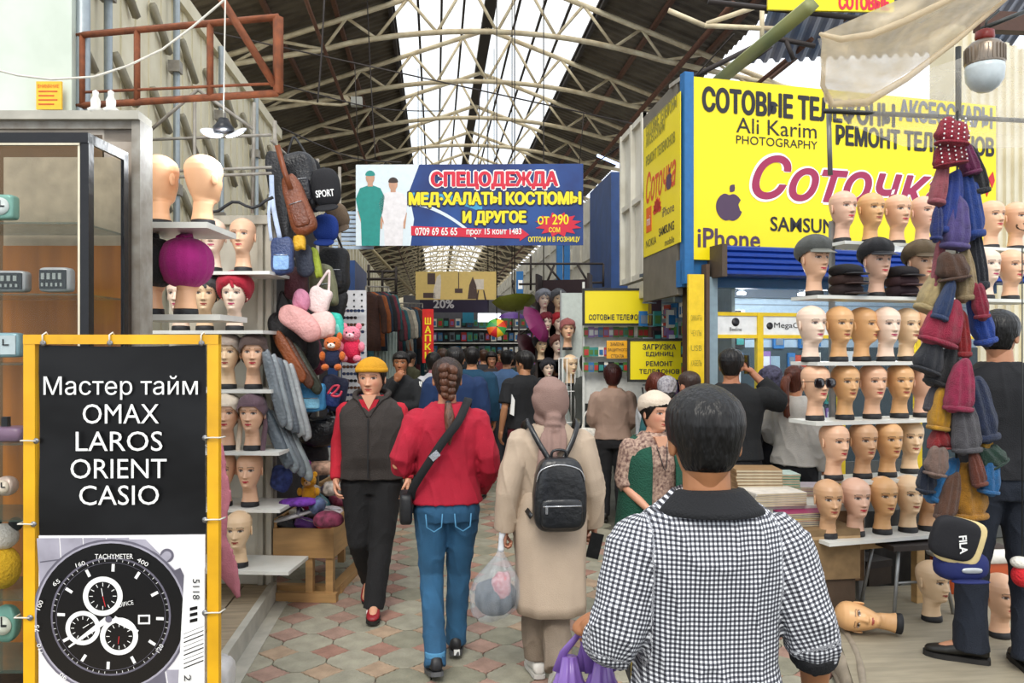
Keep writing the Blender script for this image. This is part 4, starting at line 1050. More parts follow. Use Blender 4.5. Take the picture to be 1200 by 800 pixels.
# showcase
blkm = mat('black_aluminium', '1b1c20', .35, metal=.3); glass = sheer('cabinet_glass', '26302c', .10, .05, .0)
D = 3.2; sc_ = thing('glass_showcase', 'black framed glass clock cabinet at the far left', 'display cabinet', PF(100, D, 0), RZ(0))
def sx(px): return (px-100)/FPX*D
def sz(py): return CAM_H+(HOR-py)/FPX*D
XL = sx(-60); TZ = sz(160)
b = B(); b.box(sx(97), sx(107), -.02, .02, .1, TZ); b.build('front_post', blkm, sc_)
b = B(); b.box(sx(94.5), sx(97), -.022, .018, .1, TZ-.03); b.build('door_trim', mat('cream_trim', 'd8d0b8', .5), sc_)
b = B(); b.box(XL, sx(107), -.025, .03, TZ-.03, TZ+.01); b.build('top_rail', blkm, sc_)
b = B(); b.box(XL, sx(97), -.026, -.02, TZ-.04, TZ-.032); b.build('door_trim', MATS['cream_trim'], sc_)
b = B(); b.box(sx(97)+.02, sx(107)+.0, .27, .31, .1, TZ); b.build('rear_post', blkm, sc_)
b = B(); b.box(sx(97)+.02, sx(107), -.0, .31, TZ-.03, TZ+.01); b.build('side_rail', blkm, sc_)
b = B(); b.box(XL, sx(94), -.004, .002, .3, TZ-.04); b.build('front_glass', glass, sc_)
b = B(); b.box(sx(104), sx(104)+.005, .02, .27, .3, TZ-.04); b.build('side_glass', glass, sc_)
b = B(); b.box(XL, sx(99), .34, .36, .1, sz(275)); b.build('back_board', mat('orange_plywood', 'a8671d', .5, scale=3, var=.35, stretch=(6, 1, .6)), sc_)
b = B(); b.box(XL, sx(99), .345, .365, sz(275), TZ); b.build('upper_back', mat('beige_back', 'a89a80', .6, var=.2), sc_)
b = B(); b.box(XL, sx(107), -.03, .36, .1, .3); b.build('plinth', blkm, sc_)
gs = sheer('shelf_glass', '4f6a62', .4, .1, 0)
for py in (262, 346, 428, 522, 612, 705, 790):
    b = B(); b.box(XL, sx(95), .01, .33, sz(py), sz(py)+.008); b.build('glass_shelf', gs, sc_)
b = B(); b.tube([(sx(70), .2, TZ), (sx(73), .2, sz(220)), (sx(78), .2, sz(262))], .006, 5); b.build('cable', blkm, sc_)
def clock(px, py, wpx, hpx, face, body, lb, kind='box'):
    r = thing('clock', lb, 'clock', PF(px, D+.12, sz(py+hpx/2)+.0), RZ(0), 'clocks in the showcase'); w_, h2 = wpx/FPX*D, hpx/FPX*D
    bm_ = mat('clockbody_'+body, body, .35, metal=.2)
    b = B(); b.sup((0, 0, h2/2), (w_/2, .03, h2/2), .3 if kind != 'round' else .9, .35, 24, 12); b.build('clock_case', bm_, r)
    b = B(); fm = mat('clockface_'+face, face, .3, var=.05)
    if kind == 'box': b.box(-w_*.42, w_*.42, -.034, -.03, h2*.12, h2*.88)
    else: b.lathe([(0, 0), (min(w_, h2)*.38, 0), (min(w_, h2)*.38, .004), (0, .004)], 20, Matrix.Translation((0, -.03, h2/2)) @ Matrix.Rotation(PI/2, 4, 'X'))
    b.build('dial', fm, r); dk = mat('dark_print', '22252a', .5, bump=0); b = B()
    if lb.startswith('silver'):
        for k in range(4): b.box(-w_*.36+k*w_*.18, -w_*.36+k*w_*.18+w_*.1, -.036, -.0345, h2*.5, h2*.75)
        for k in range(5): b.box(-w_*.36+k*w_*.15, -w_*.30+k*w_*.15, -.036, -.0345, h2*.22, h2*.36)
        b.build('digits', mat('lcd_grey', 'a8b0aa', .4), r)
    else:
        b.box(-.002, .002, -.038, -.0345, h2*.5, h2*.74); b.box(-w_*.02, w_*.2, -.038, -.0345, h2*.48, h2*.53); b.build('clock_hand', dk, r)
    return r
clock(6, 237, 28, 30, 'e9f2ee', '8fc4b4', 'mint green alarm clock on the top glass shelf', 'sq')
clock(14, 327, 42, 26, '353a3d', 'b9bbbb', 'silver digital calendar clock, left of two on the second shelf')
clock(67, 325, 38, 30, '353a3d', 'b9bbbb', 'silver digital calendar clock leaning, right of two on the second shelf')
clock(10, 404, 34, 30, 'd5e6ea', '9ec3cc', 'pale blue square clock on the third glass shelf')
clock(8, 575, 22, 24, 'f0e2cc', 'e6cfc0', 'cream egg-shaped clock low in the showcase', 'round')
clock(8, 742, 30, 46, 'e4ecdc', '7fb8a8', 'round mint alarm clock on the lowest visible shelf', 'round')
r = thing('jewellery_box', 'mauve box with a dark knob on the fourth glass shelf', 'box', PF(12, D+.1, sz(522)+.008), RZ(0))
b = B(); b.sup((0, 0, .03), (.075, .06, .03), .3, .3, 20, 8); b.build('box_body', mat('mauve_lacquer', '8d6f8a', .3), r); b = B(); b.box(-.03, -.005, -.012, .012, .06, .10); b.build('knob', blkm, r)
r = thing('soft_toy', 'yellow and black plush toy seated in the showcase', 'toy', PF(4, D+.14, sz(705)+.01), RZ(0))
b = B(); b.sup((0, 0, .09), (.07, .06, .09), 1, 1, 16, 10); b.build('body', mat('plush_yellow', 'e0b21c', .9, bump=.5, bscale=90), r)
b = B(); b.sup((0, 0, .22), (.06, .055, .055), 1, 1, 16, 10); b.build('head', mat('plush_white', 'e6e2d8', .9, bump=.5, bscale=90), r)
b = B(); b.sup((.045, .01, .27), (.03, .02, .03), 1, 1, 12, 8); b.sup((-.045, .01, .27), (.03, .02, .03), 1, 1, 12, 8); b.build('ears', mat('plush_black', '17171a', .9), r)
# iron frame of the stall container round the showcase
fr = struct('trim_container_frame', 'weathered grey iron door frame of the watch stall container')
D2 = 3.62
def q2(px, py): return P(px, py, D2)
b = B(); a = q2(122, 0); c = q2(165, 0); b.slab([tuple(a.xy), tuple(c.xy), (c.x+.01, c.y+.08), (a.x+.01, a.y+.08)], .05, q2(0, 150).z); b.build('iron_pillar', mat('pinkish_grey_paint', 'b3a698', .6, scale=6, var=.3, dirt='857a6e', tint='c9bfb2'), fr)
b = B(); a = q2(157, 0); c = q2(167, 0); b.slab([(a.x, a.y-.03), (c.x, c.y-.03), (c.x+.01, c.y+.1), (a.x+.01, a.y+.1)], .05, q2(0, 143).z); b.build('corner_tube', M_iron, fr)
a = q2(-80, 0); c = q2(167, 0)
for i, (ya, yb, o_) in enumerate(((133, 143, -.05), (143, 152, -.02), (152, 166, .0))):
    b = B(); b.slab([(a.x, a.y+o_), (c.x, c.y+o_), (c.x, c.y+.12), (a.x, a.y+.12)], q2(0, yb).z, q2(0, ya).z); b.build('lintel_strip', (M_edge, M_iron, MATS['pinkish_grey_paint'])[i], fr)
for py in (222, 234):
    a = q2(133, py); b = B(); b.box(a.x-.02, a.x+.06, a.y-.05, a.y-.02, a.z-.025, a.z); b.build('latch_plate', M_iron, fr)
b = B(); b.slab([tuple(q2(-80, 0).xy), tuple(q2(120, 0).xy), (q2(120, 0).x, q2(120, 0).y+.05), (q2(-80, 0).x, q2(-80, 0).y+.05)], .05, 2.7); b.build('dark_interior', mat('dim_wood', '6b5236', .8), fr)
for px in (112, 130):
    b = B(); a = P(px, 118, 3.6); b.lathe([(.0, 0), (.03, .0), (.035, .02), (.02, .03), (.022, .06), (.012, .08), (.014, .10), (0, .11)], 10, Matrix.Translation(a-Vector((0, 0, .06)))); b.build('white_insulator', mat('porcelain', 'dcdad2', .3), fr)
# rusty bracket frame
rf = thing('rusty_bracket_frame', 'rusty square-tube frame jutting out above the left stall', 'frame', (0, 0, 0))
rust = mat('rusty_steel', '7a4326', .8, scale=16, var=.5, dirt='4b2a1c', tint='9a5530')
def rf_(px, py, d): return P(px, py, d)
FR = {'tl': rf_(75, 43, 5.0), 'tr': rf_(326, 20, 4.6), 'bl': rf_(75, 125, 5.0), 'br': rf_(326, 109, 4.6)}
def bar3(nm, a, b_, r=.022, m=rust, par=rf, n=4): bb = B(); bb.tube([a, b_], r, n); return bb.build(nm, m, par)
bar3('top_bar', FR['tl'], FR['tr']); bar3('bottom_bar', FR['bl'], FR['br']); bar3('end_post', FR['tr'], FR['br'], .03); bar3('end_post', FR['tl'], FR['bl'], .03)
for t in (.09, .36, .70): bar3('upright_bar', FR['tl'].lerp(FR['tr'], t), FR['bl'].lerp(FR['br'], t), .02)
bar3('diagonal_brace', rf_(258, -4, 4.4), rf_(322, 100, 4.6), .022)
bar3('thin_rail', rf_(100, 108, 4.95), rf_(318, 98, 4.6), .009)
for a, c in (((170, 158), (232, 105)), ((232, 105), (298, 152)), ((228, 112), (228, 250)), ((298, 120), (296, 250))): bar3('support_rod', rf_(a[0], a[1], 5.2), rf_(c[0], c[1], 5.2), .012, M_iron)
for y in (198, 205, 160): bar3('cross_rod', rf_(165, y+4, 5.3), rf_(318, y-2, 5.1), .010, M_iron)
cb = thing('overhead_cable', 'thin pale cable sagging across the rusty frame', 'cable', (0, 0, 0))
b = B(); pts = [(-20, 78), (20, 88), (60, 93), (110, 90), (150, 77), (190, 58), (225, 32), (258, 4), (268, -6)]; b.tube([P(x, y, 4.3) for x, y in pts], .006, 6); b.build('cable', rope, cb)
cb = thing('overhead_cable', 'black cable looping along the top of the left shelf unit', 'cable', (0, 0, 0))
b = B(); b.tube([P(240+i*8, 245+5*math.sin(i*1.1)-i*.9, 5.0) for i in range(11)], .010, 6); b.build('cable', M_base, cb)
lp = thing('hanging_lamp', 'black pendant lamp with two bright white LED discs above the left shelves', 'lamp', P(262, 150, 4.2), RZ(0))
b = B(); b.tube([(0, 0, .05), (.01, 0, .75)], .004, 6); b.build('cord', rope, lp)
b = B(); b.lathe([(0, -.02), (.05, -.02), (.055, .0), (.04, .02), (.025, .05), (0, .05)], 16); b.build('lamp_body', blkm, lp)
ledm = emat('led_white', 'dff0ff', 12)
LL = bpy.data.lights.new('pendant_light', 'POINT'); LL.energy = 18; LL.shadow_soft_size = .08; LL.color = (.93, .97, 1); lo_ = bpy.data.objects.new('pendant_light', LL); COL.objects.link(lo_); lo_.location = P(266, 172, 4.15)
for sx_, tl in ((-.065, .35), (.07, -.35)):
    M = Matrix.Translation((sx_, 0, -.03)) @ Matrix.Rotation(tl, 4, 'Y') @ Matrix.Rotation(.5, 4, 'X')
    b = B(); b.lathe([(0, 0), (.055, 0), (.058, .008), (.05, .012), (0, .012)], 20, M); h_l = b.build('lamp_head', mat('white_lamp_rim', 'd5d8dc', .4), lp)
    b = B(); b.lathe([(0, -.003), (.042, -.003), (.042, 0), (0, 0)], 20, M); b.build('led_disc', ledm, h_l)
# ================================================================== PHONE BOOTH (right)
YEL = mat('sign_yellow', 'f2dd12', .35, var=.04, scale=2, bump=.03); blueb = mat('bright_blue_paint', '2467a0', .45)
navy = mat('navy_print', '1c1f38', .5, var=.02, bump=0); pinkp = mat('magenta_print', '9c2450', .5, var=.02, bump=0); blk = mat('black_print', '1a1a22', .5, var=.02, bump=0)
plum = mat('plum_print', '4b3550', .5, var=.02, bump=0)
DB = 6.5; PHB = 15; bo = P(806, 408, DB); bo.z = 0
def bproj(px):     # distance along booth front at column px
    u = Vector((math.cos(RZ(PHB)), math.sin(RZ(PHB)))); k = (px-600)/FPX; o = bo
    ox, od = o.x*CT-o.y*ST, o.x*ST+o.y*CT; ux, ud = u.x*CT-u.y*ST, u.x*ST+u.y*CT
    s_ = (k*od-ox)/(ux-k*ud); return s_, od+ud*s_
def bX(px): return bproj(px)[0]
def bZ(px, py): return CAM_H+(HOR-py)/FPX*bproj(px)[1]
bs = thing('yellow_sign_box', 'big yellow phone shop signboard on a blue frame above the right booth', 'sign', bo, RZ(PHB))
ZT, ZB = bZ(806, 90), bZ(806, 304); WD = bX(1165)
b = B(); b.box(.035, WD, -.02, .02, ZB, ZT); b.build('sign_face', YEL, bs)
b = B(); b.box(-.045, .035, -.035, .05, ZB-.2, ZT+.03); b.build('blue_corner_post', blueb, bs)
b = B(); b.box(-.045, WD+.05, .02, .12, ZB-.22, ZB-.0); b.build('lower_blue_rail', blueb, bs)
b = B(); b.box(-.045, WD+.05, .02, .25, ZT-.02, ZT+.015); b.build('top_rail', M_iron, bs)
b = B(); b.box(.1, WD, .03, .3, ZB-.05, ZT-.05); b.build('box_body', mat('box_grey', '7b776d', .7), bs)
def bt(s, xa, ya, xb, yb, m, bold=0, shear=0, y=-.024, halo=None, d=None):
    x0, x1 = bX(xa), bX(xb); z0, z1 = bZ(xa, yb), bZ(xa, ya)
    if halo: txt(bs, s, x0-.012, z0-.012, x1-x0+.024, z1-z0+.024, halo, y=y+.001, shear=shear, bold=bold+.035, name='lettering_outline')
    return txt(bs, s, x0, z0, x1-x0, z1-z0, m, y=y, shear=shear, bold=bold)
bt('СОТОВЫЕ ТЕЛЕФОНЫ', 822, 101, 1046, 132, blk, .05)
bt('АКСЕССУАРЫ', 1052, 117, 1160, 142, mat('grey_print', '6b7078', .5, bump=0), .05)
bt('Ali Karim', 861, 138, 955, 156, blk, .0)
bt('PHOTOGRAPHY', 861, 159, 956, 169, blk)
bt('РЕМОНТ ТЕЛЕФОНОВ', 978, 146, 1162, 171, blk, .05)
bt('Соточка', 880, 181, 1112, 233, pinkp, .03, .35, halo=white)
bt('iPhone', 816, 267, 889, 290, plum, .02)
bt('SAMSUNG', 901, 254, 990, 271, blk, .02)
bt('lucoin', 940, 283, 990, 295, blk, .02)
for i, (px, py, c) in enumerate(((1146, 215, 'c8242b'), (1154, 222, 'c8242b'), (1160, 212, 'a81b2a'), (1150, 206, 'd8323b'))):
    b = B(); X, Z = bX(px), bZ(px, py); b.prism([(X, Z-.07), (X+.03, Z+.0), (X+.01, Z+.08), (X-.04, Z+.02)], -.026, -.021); b.build('printed_petal', mat('red_print', c, .5), bs)
# fruit-shaped emblem with a bite and a leaf
def emblem(par, X, Z, R, y=-.024, m=plum, sx=1):
    pts = []
    for i in range(48):
        t = 2*PI*i/48; x, z = math.sin(t), math.cos(t)
        r = 1-.16*math.exp(-((t if t < PI else t-2*PI)/.28)**2)-.10*math.exp(-((t-PI)/.22)**2)+.05*math.cos(2*t+PI)
        p = Vector((x*r*.93, z*r)); bc = Vector((1.08, .12)); d = p-bc
        if d.length < .42: p = bc+d.normalized()*.42
        pts.append((X+p.x*R*sx, Z+p.y*R))
    b = B(); b.prism(list(reversed(pts)), y, y+.003); b.build('fruit_emblem', m, par)
    lf = [(X+(.05+.34*t+.16*math.sin(t*PI)*s_)*R*sx, Z+(1.0+.5*t-.16*math.sin(t*PI)*s_)*R) for s_ in (1, -1) for t in ([0, .25, .5, .75, 1] if s_ == 1 else [.75, .5, .25])]
    b = B(); b.prism(lf, y, y+.003); b.build('emblem_leaf', m, par)
emblem(bs, bX(853), bZ(853, 243), .125)
# side face towards the aisle
sd = thing('side_sign', 'narrow yellow phone brand banner on the aisle side of the booth', 'sign', bo+Vector((-.06, .08, 0)), -PI/2)
# local +X now runs towards the viewer (world -Y); use s = distance back along +Y
def sY(px):
    k = (px-600)/FPX; x, y = bo.x-.06, bo.y+.08; xc0, d0 = x*CT-y*ST, x*ST+y*CT
    t = (k*d0-xc0)/(-ST-k*CT); return t, d0+t*CT
def stx(s, xa, ya, xb, yb, m, bold=0, shear=0):
    t0, d0 = sY(xa); t1, d1 = sY(xb); pm, dm = sY((xa+xb)/2)
    return txt(sd, s, -t0, CAM_H+(HOR-yb)/FPX*dm, t0-t1, (yb-ya)/FPX*dm, m, y=-.008, bold=bold, shear=shear)
t755, d755 = sY(755); t797, d797 = sY(798); t735, d735 = sY(757)
b = B(); b.box(-t735-.1, -.02, 0, .05, ZB-.28, ZT); b.build('grey_backing', mat('grey_brown_panel', '6d675b', .7, var=.25, scale=5), sd)
b = B(); b.box(-t755, -t797, -.006, .0, CAM_H+(HOR-302)/FPX*d755, CAM_H+(HOR-104)/FPX*d797-.02); b.build('banner_face', YEL, sd)
dimp = mat('faded_print', '9a8f2e', .5, bump=0); orp = mat('orange_logo', 'e0641e', .5, bump=0)
for a in (('СОТОВЫЕ ТЕЛЕФОНЫ', 758, 128, 794, 144, dimp, .05), ('АКСЕССУАРЫ', 758, 150, 780, 163, dimp, .05), ('РЕМОНТ ТЕЛЕФОНОВ', 758, 168, 792, 181, dimp, .05), ('iPhone', 777, 240, 791, 251, plum, .0), ('SAMSUNG', 773, 263, 791, 273, navy, .03), ('mobile', 780, 278, 791, 286, navy, .0), ('NOKIA', 758, 279, 770, 288, navy, 0)): stx(*a)
stx('Соточка', 758, 190, 793, 228, mat('orange_red_print', 'd8552a', .5, bump=0), .02, .3)
t0, dd0 = sY(761); b = B(); X = -t0; Z = CAM_H+(HOR-258)/FPX*dd0; b.box(X-.08, X+.10, -.009, -.006, Z-.11, Z+.12); b.build('orange_tile', orp, sd); txt(sd, 'mi', X-.05, Z-.05, .11, .09, white, y=-.011)
X = -sY(771)[0]; Z = CAM_H+(HOR-250)/FPX*7.4
for i in range(8):
    a = -1.4+2.8*i/7; b = B(); c, s_ = math.cos(a+PI/2), math.sin(a+PI/2); b.prism([(X, Z-.03), (X+c*.1-s_*.028, Z-.03+s_*.1+c*.028), (X+c*.14, Z-.03+s_*.14), (X+c*.1+s_*.028, Z-.03+s_*.1-c*.028)], -.010, -.007); b.build('red_petal', mat('petal_red', 'd23a2a', .5), sd)
emblem(sd, -sY(785)[0], CAM_H+(HOR-221)/FPX*7.1, .075, y=-.010, sx=1.1)
# ---- shop front below
sf = thing('phone_kiosk', 'brightly lit phone kiosk with yellow-framed door and blue shutter box', 'kiosk', bo, RZ(PHB))
blm = mat('shutter_blue', '173f9a', .4, metal=.2); kf = mat('kiosk_grey_blue', '8aa0ac', .45)
x0 = bX(836); x1 = bX(1185); zs0, zs1 = bZ(836, 325), bZ(836, 291)
for i in range(5):
    z = zs0+(zs1-zs0)*i/5; b = B(); b.prism([(0, 0), (0, (zs1-zs0)/5), (-.02, (zs1-zs0)/5-.012), (-.02, .012)], x0, x1, Matrix.Translation((0, -.20, z)) @ Matrix.Rotation(PI/2, 4, 'Z') @ Matrix.Scale(-1, 4, (0, 1, 0))); b.build('shutter_slat', blm, sf)
b = B(); b.box(x0, x1, -.20, .05, zs0, zs1); b.build('shutter_box', blm, sf)
b = B(); b.box(x0-.045, x0, -.22, .06, zs0-.01, zs1+.01); b.build('end_cap', mat('brown_cap', '4d4034', .6), sf)
for xx, w_ in ((bX(828), .04), (bX(833), .035)): b = B(); b.box(xx, xx+w_, -.05, .06, .0, zs0); b.build('door_jamb', kf, sf)
b = B(); b.box(bX(822), bX(826), -.08, .0, .2, zs0+.1); b.build('rusty_post', mat('post_brown', '5a4638', .7), sf)
DI = 1.3
b = B(); b.box(bX(826)+.38, 4.2, DI, DI+.05, 0, ZB); b.build('back_wall', mat('slatwall_white', 'a4b8c6', .5), sf)
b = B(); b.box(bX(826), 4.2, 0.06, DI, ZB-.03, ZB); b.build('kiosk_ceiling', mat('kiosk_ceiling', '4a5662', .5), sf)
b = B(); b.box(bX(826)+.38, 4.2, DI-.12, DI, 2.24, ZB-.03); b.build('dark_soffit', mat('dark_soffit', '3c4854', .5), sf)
b = B(); b.box(bX(826)+.36, 4.2, DI-.02, DI-.001, .3, 1.74); b.build('lower_shade_panel', mat('dark_teal_shade', '33434a', .5), sf)  # dark panel added over the wall, kiosk's inner shade put into its colour
for xx, zz, ww, hh, c in ((.55, 1.42, .22, .26, '2f7fb0'), (.95, 1.35, .3, .34, 'c9d2d6'), (1.45, 1.45, .25, .2, '8fa9b8'), (1.85, 1.3, .28, .36, 'b8452c'), (2.3, 1.4, .3, .3, 'd5dadb')): b = B(); b.box(xx, xx+ww, DI-.03, DI-.02, zz, zz+hh); b.build('poster', mat('poster_'+c, c, .5), sf)
b = B(); b.box(bX(826), 4.2, .06, DI, .0, .05); b.build('kiosk_floor', mat('kiosk_floor', '5a5a58', .5), sf)
for i in range(9):
    b = B(); z = 1.25+i*.115; b.box(bX(830), 4.1, DI-.012, DI, z, z+.012); b.build('wall_groove', mat('groove_grey', '7d8b96', .5), sf)
yf = mat('yellow_frame', 'e3c21a', .4)
zr = bZ(862, 392); zr2 = bZ(862, 370)
b = B(); b.box(bX(836), x1, -.02, .02, zr-.03, zr); b.build('yellow_rail', yf, sf)
b = B(); b.box(bX(836), x1, -.02, .02, zr2, zr2+.03); b.build('yellow_rail', yf, sf)
for px in (889, 985, 1075): b = B(); b.box(bX(px)-.025, bX(px)+.03, -.025, .025, 0, zr2+.03); b.build('yellow_post', yf, sf)
b = B(); b.box(bX(837), x1, -.012, .0, zr, zr2); b.build('white_fascia', mat('fascia_white', 'e6e9ea', .4), sf)
txt(sf, 'MegaCom', bX(906), zr+.045, bX(948)-bX(906), .06, blk, y=-.016); txt(sf, 'Beeline', bX(854), zr+.03, bX(868)-bX(854), .03, blk, y=-.016)
b = B(); b.lathe([(0, 0), (.035, 0), (.035, .004), (0, .004)], 18, Matrix.Translation((bX(861), -.012, zr+.105)) @ Matrix.Rotation(PI/2, 4, 'X')); b.build('round_logo', blk, sf)
b = B(); b.lathe([(0, 0), (.03, 0), (.03, .004), (0, .004)], 18, Matrix.Translation((bX(901), -.012, zr+.075)) @ Matrix.Rotation(PI/2, 4, 'X')); b.build('round_logo', blk, sf)
pane = sheer('shop_glass', '2a3438', .08, .04, 0)
b = B(); b.box(bX(837), x1, -.004, .002, .75, zr-.03); b.build('glass_pane', pane, sf)
b = B(); b.box(bX(837), x1, -.004, .002, zr2+.03, zs0); b.build('glass_pane', pane, sf)
b = B(); b.box(bX(837), x1, -.015, .015, .0, .75); b.build('lower_panel', mat('lower_panel', '4b4d4c', .5), sf)
# hazard striped sticker
b = B(); X, Z = bX(866), .86; b.box(X, X+.22, -.022, -.015, Z-.12, Z+.12); b.build('sticker', yf, sf)
for i in range(4): b = B(); b.prism([(X+.0, Z-.1+i*.06), (X+.22, Z-.06+i*.06), (X+.22, Z-.03+i*.06), (X, Z-.07+i*.06)], -.025, -.0225); b.build('sticker_stripe', blk, sf)
spot = emat('spot_white', 'f3f8ff', 30)
for i, (px, py) in enumerate(((869, 331), (869, 344), (901, 337), (925, 334), (940, 345), (990, 338), (1030, 340), (1070, 342))):
    v = P(px, py, 7.3); r = Matrix.Translation(v); sp_ = thing('spotlight', 'small white ceiling spotlight in the phone kiosk, %s from the door post' % ['first high', 'first low', 'second', 'third', 'fourth', 'fifth', 'sixth', 'seventh'][i], 'spotlight', v, RZ(PHB), 'kiosk spotlights')
    b = B(); b.lathe([(0, .01), (.03, .01), (.034, .05), (.02, .075), (0, .075)], 12); b.build('housing', mat('spot_metal', '55585c', .3, metal=.7), sp_)
    b = B(); b.lathe([(0, -.01), (.036, -.008), (.04, .01), (0, .01)], 12); b.build('bulb', spot, sp_)
    b = B(); b.tube([(0, 0, .07), (0, 0, ZB-.03-v.z)], .006, 5); b.build('stem', MATS['spot_metal'], sp_)
KL = bpy.data.lights.new('kiosk_light', 'POINT'); KL.energy = 26; KL.shadow_soft_size = .15; KL.color = (.9, .96, 1)
for px in (870, 960, 1050): o = bpy.data.objects.new('kiosk_light', KL); COL.objects.link(o); o.location = P(px, 336, 7.25)
for px, w_, c in ((862, .07, '15181c'), (884, .09, '20282e'), (896, .1, '2c4a3a'), (908, .08, '15181c')):
    k_ = bX(px)+.35; r = thing('gadget_box', 'dark gadget pack high on the kiosk slatwall, column of the %s' % {862: 'round logo', 884: 'door post', 896: 'green pack', 908: 'white fascia text'}[px], 'package', Matrix.Translation(bo) @ Matrix.Rotation(RZ(PHB), 4, 'Z') @ Vector((k_, DI-.04, 2.02)), RZ(PHB), 'gadgets on the slatwall')
    b = B(); b.box(-w_, w_, -.015, .03, -.08, .09); b.build('pack', mat('gadget_'+c, c, .4), r); b = B(); b.box(-w_*.6, w_*.6, -.02, -.015, -.04, .05); b.build('window', mat('gadget_window', 'a8b8c0', .3), r)
# goods hanging in the kiosk: each one a small boxed thing
rk = random.Random(11); M_goods = [mat('goods_'+c, c, .35, var=.1) for c in ('1f2226', '2e6fa8', 'd9dde0', 'b8352f', '3a8f8a', '6f7a86', 'e6e2d4', '8a6aa8', '4d7a3a')]
proto = []
for k, m in enumerate(M_goods):
    b = B(); b.box(-.04, .04, -.012, .012, -.07, .07); me = b.mesh('blister_pack', m)
    b = B(); b.box(-.028, .028, -.018, -.0125, -.045, .03); me2 = b.mesh('product_window', M_goods[(k+4) % 9]); proto.append((me, me2))
OW = 'first second third fourth fifth sixth seventh eighth ninth tenth eleventh twelfth thirteenth fourteenth fifteenth sixteenth seventeenth eighteenth nineteenth twentieth twenty-first twenty-second twenty-third twenty-fourth twenty-fifth twenty-sixth'.split()
CN = ['black', 'blue', 'pale grey', 'red', 'teal', 'slate', 'cream', 'violet', 'green']
def goods(cells_, label, group, k0=0, name='phone_accessory_pack', cat='package'):
    for n_, (v, rz, s_, R_, C_) in enumerate(cells_):
        k = rk.randrange(9); o = link(name, proto[k][0], None, loc=v, rz=rz); o.scale = (s_,)*3; link('product_window', proto[k][1], o)
        tag(o, label % CN[k]+', %s from left in %s row' % (OW[C_], OW[R_]), cat, group)
bm4 = Matrix.Translation(bo) @ Matrix.Rotation(RZ(PHB), 4, 'Z')
cs = []
for r_ in range(8):
    for c_ in range(16):
        if r_ in (0, 7): continue
        if rk.random() < .4: continue
        cs.append((bm4 @ Vector((.18+c_*.15, DI-.03, .85+r_*.19+(.03 if r_ > 4 else 0))), RZ(PHB), rk.uniform(.9, 1.5), r_, c_))
goods(cs, '%s phone accessory on the kiosk back wall', 'packs on the kiosk back wall')
# door side opening with wares and dark posts, left of the kiosk
sw = thing('side_booth', 'dark-framed side window booth of the phone kiosk facing the aisle', 'booth', PF(806, 6.7), -PI/2)
b = B(); b.box(-2.1, 0, .0, .10, 2.25, 2.42); b.build('white_lintel', mat('old_white', 'c0bbac', .6, var=.2), sw)
for x in (-2.1, -1.25, -.15): b = B(); b.box(x, x+.12, .0, .1, 0, 2.3); b.build('maroon_post', mat('maroon_post', '3c1c22', .5), sw)
b = B(); b.box(-2.1, 0, .0, .08, 0, 1.0); b.build('counter_front', mat('old_white', 'c0bbac'), sw)
b = B(); b.box(-2.1, 0, .38, .41, 0, 2.3); b.build('inner_wall', MATS['slatwall_white'], sw)
cs = []
m5 = Matrix.Translation(PF(806, 6.7)) @ Matrix.Rotation(-PI/2, 4, 'Z')
for r_ in range(6):
    for c_ in range(2, 10): cs.append((m5 @ Vector((-1.9+c_*.19, .22+.02*(c_ % 3), 1.15+r_*.19)), -PI/2+.6, rk.uniform(.8, 1.2), r_, c_))
goods(cs, '%s accessory pack in the side window', 'packs in the side window')
vs_ = thing('vertical_sign', 'tall narrow yellow sign leaning beside the kiosk door', 'sign', PF(806, 6.35), RZ(8))
b = B(); b.box(.0, .13, -.015, .015, 1.15, 2.32); b.build('panel', mat('sign_yellow_warm', 'e8c52a', .4), vs_)
for i, s in enumerate(('СИМКАРТЫ', 'ЧЕХЛЫ', 'USB', 'КАБЕЛЬ')): txt(vs_, s, .02, 1.95-i*.12, .09, .045, dimp, y=-.018)
# ================================================================== AISLE SIGNS
def flat_sign(name, label, x0, y0, x1, y1, d, m, lines=(), phi=0, th=.03, frame=None, legs=False, cat='sign', blank=None):
    o = P(x0, y1, d); r = thing(name, label, cat, o, RZ(phi)); w_, h2 = (x1-x0)/FPX*d, (y1-y0)/FPX*d
    b = B(); b.box(0, w_, 0, th, 0, h2); b.build('panel', m, r)
    if frame:
        b = B(); e = .012
        b.box(-e, w_+e, -.006, th+.006, h2-e, h2+e); b.box(-e, w_+e, -.006, th+.006, -e, e); b.box(-e, e, -.006, th+.006, 0, h2); b.box(w_-e, w_+e, -.006, th+.006, 0, h2); b.build('frame', frame, r)
    for s, xa, ya, xb, yb, mm, bo_ in lines:
        txt(r, s, (xa-x0)/FPX*d, (y1-yb)/FPX*d, (xb-xa)/FPX*d, (yb-ya)/FPX*d, mm, y=-.006, bold=bo_)
    return r, w_, h2
flat_sign('phone_sign', 'square yellow sign above the phone-case rack', 684, 339, 762, 380, 8.3, YEL, [('СОТОВЫЕ ТЕЛЕФОНЫ', 690, 368, 757, 375, navy, .02)], frame=mat('dark_frame', '2a2a26', .5))
flat_sign('top_up_sign', 'yellow phone top-up and repair sign behind the shoppers', 737, 398, 807, 446, 7.6, YEL, [('ЗАГРУЗКА', 753, 403, 792, 409.5, navy, .02), ('ЕДИНИЦ', 757, 412, 789, 418, navy, .02), ('РЕМОНТ', 757, 423, 788, 429, navy, .02), ('ТЕЛЕФОНОВ', 749, 432, 796, 438, navy, .02)], frame=MATS['dark_frame'])
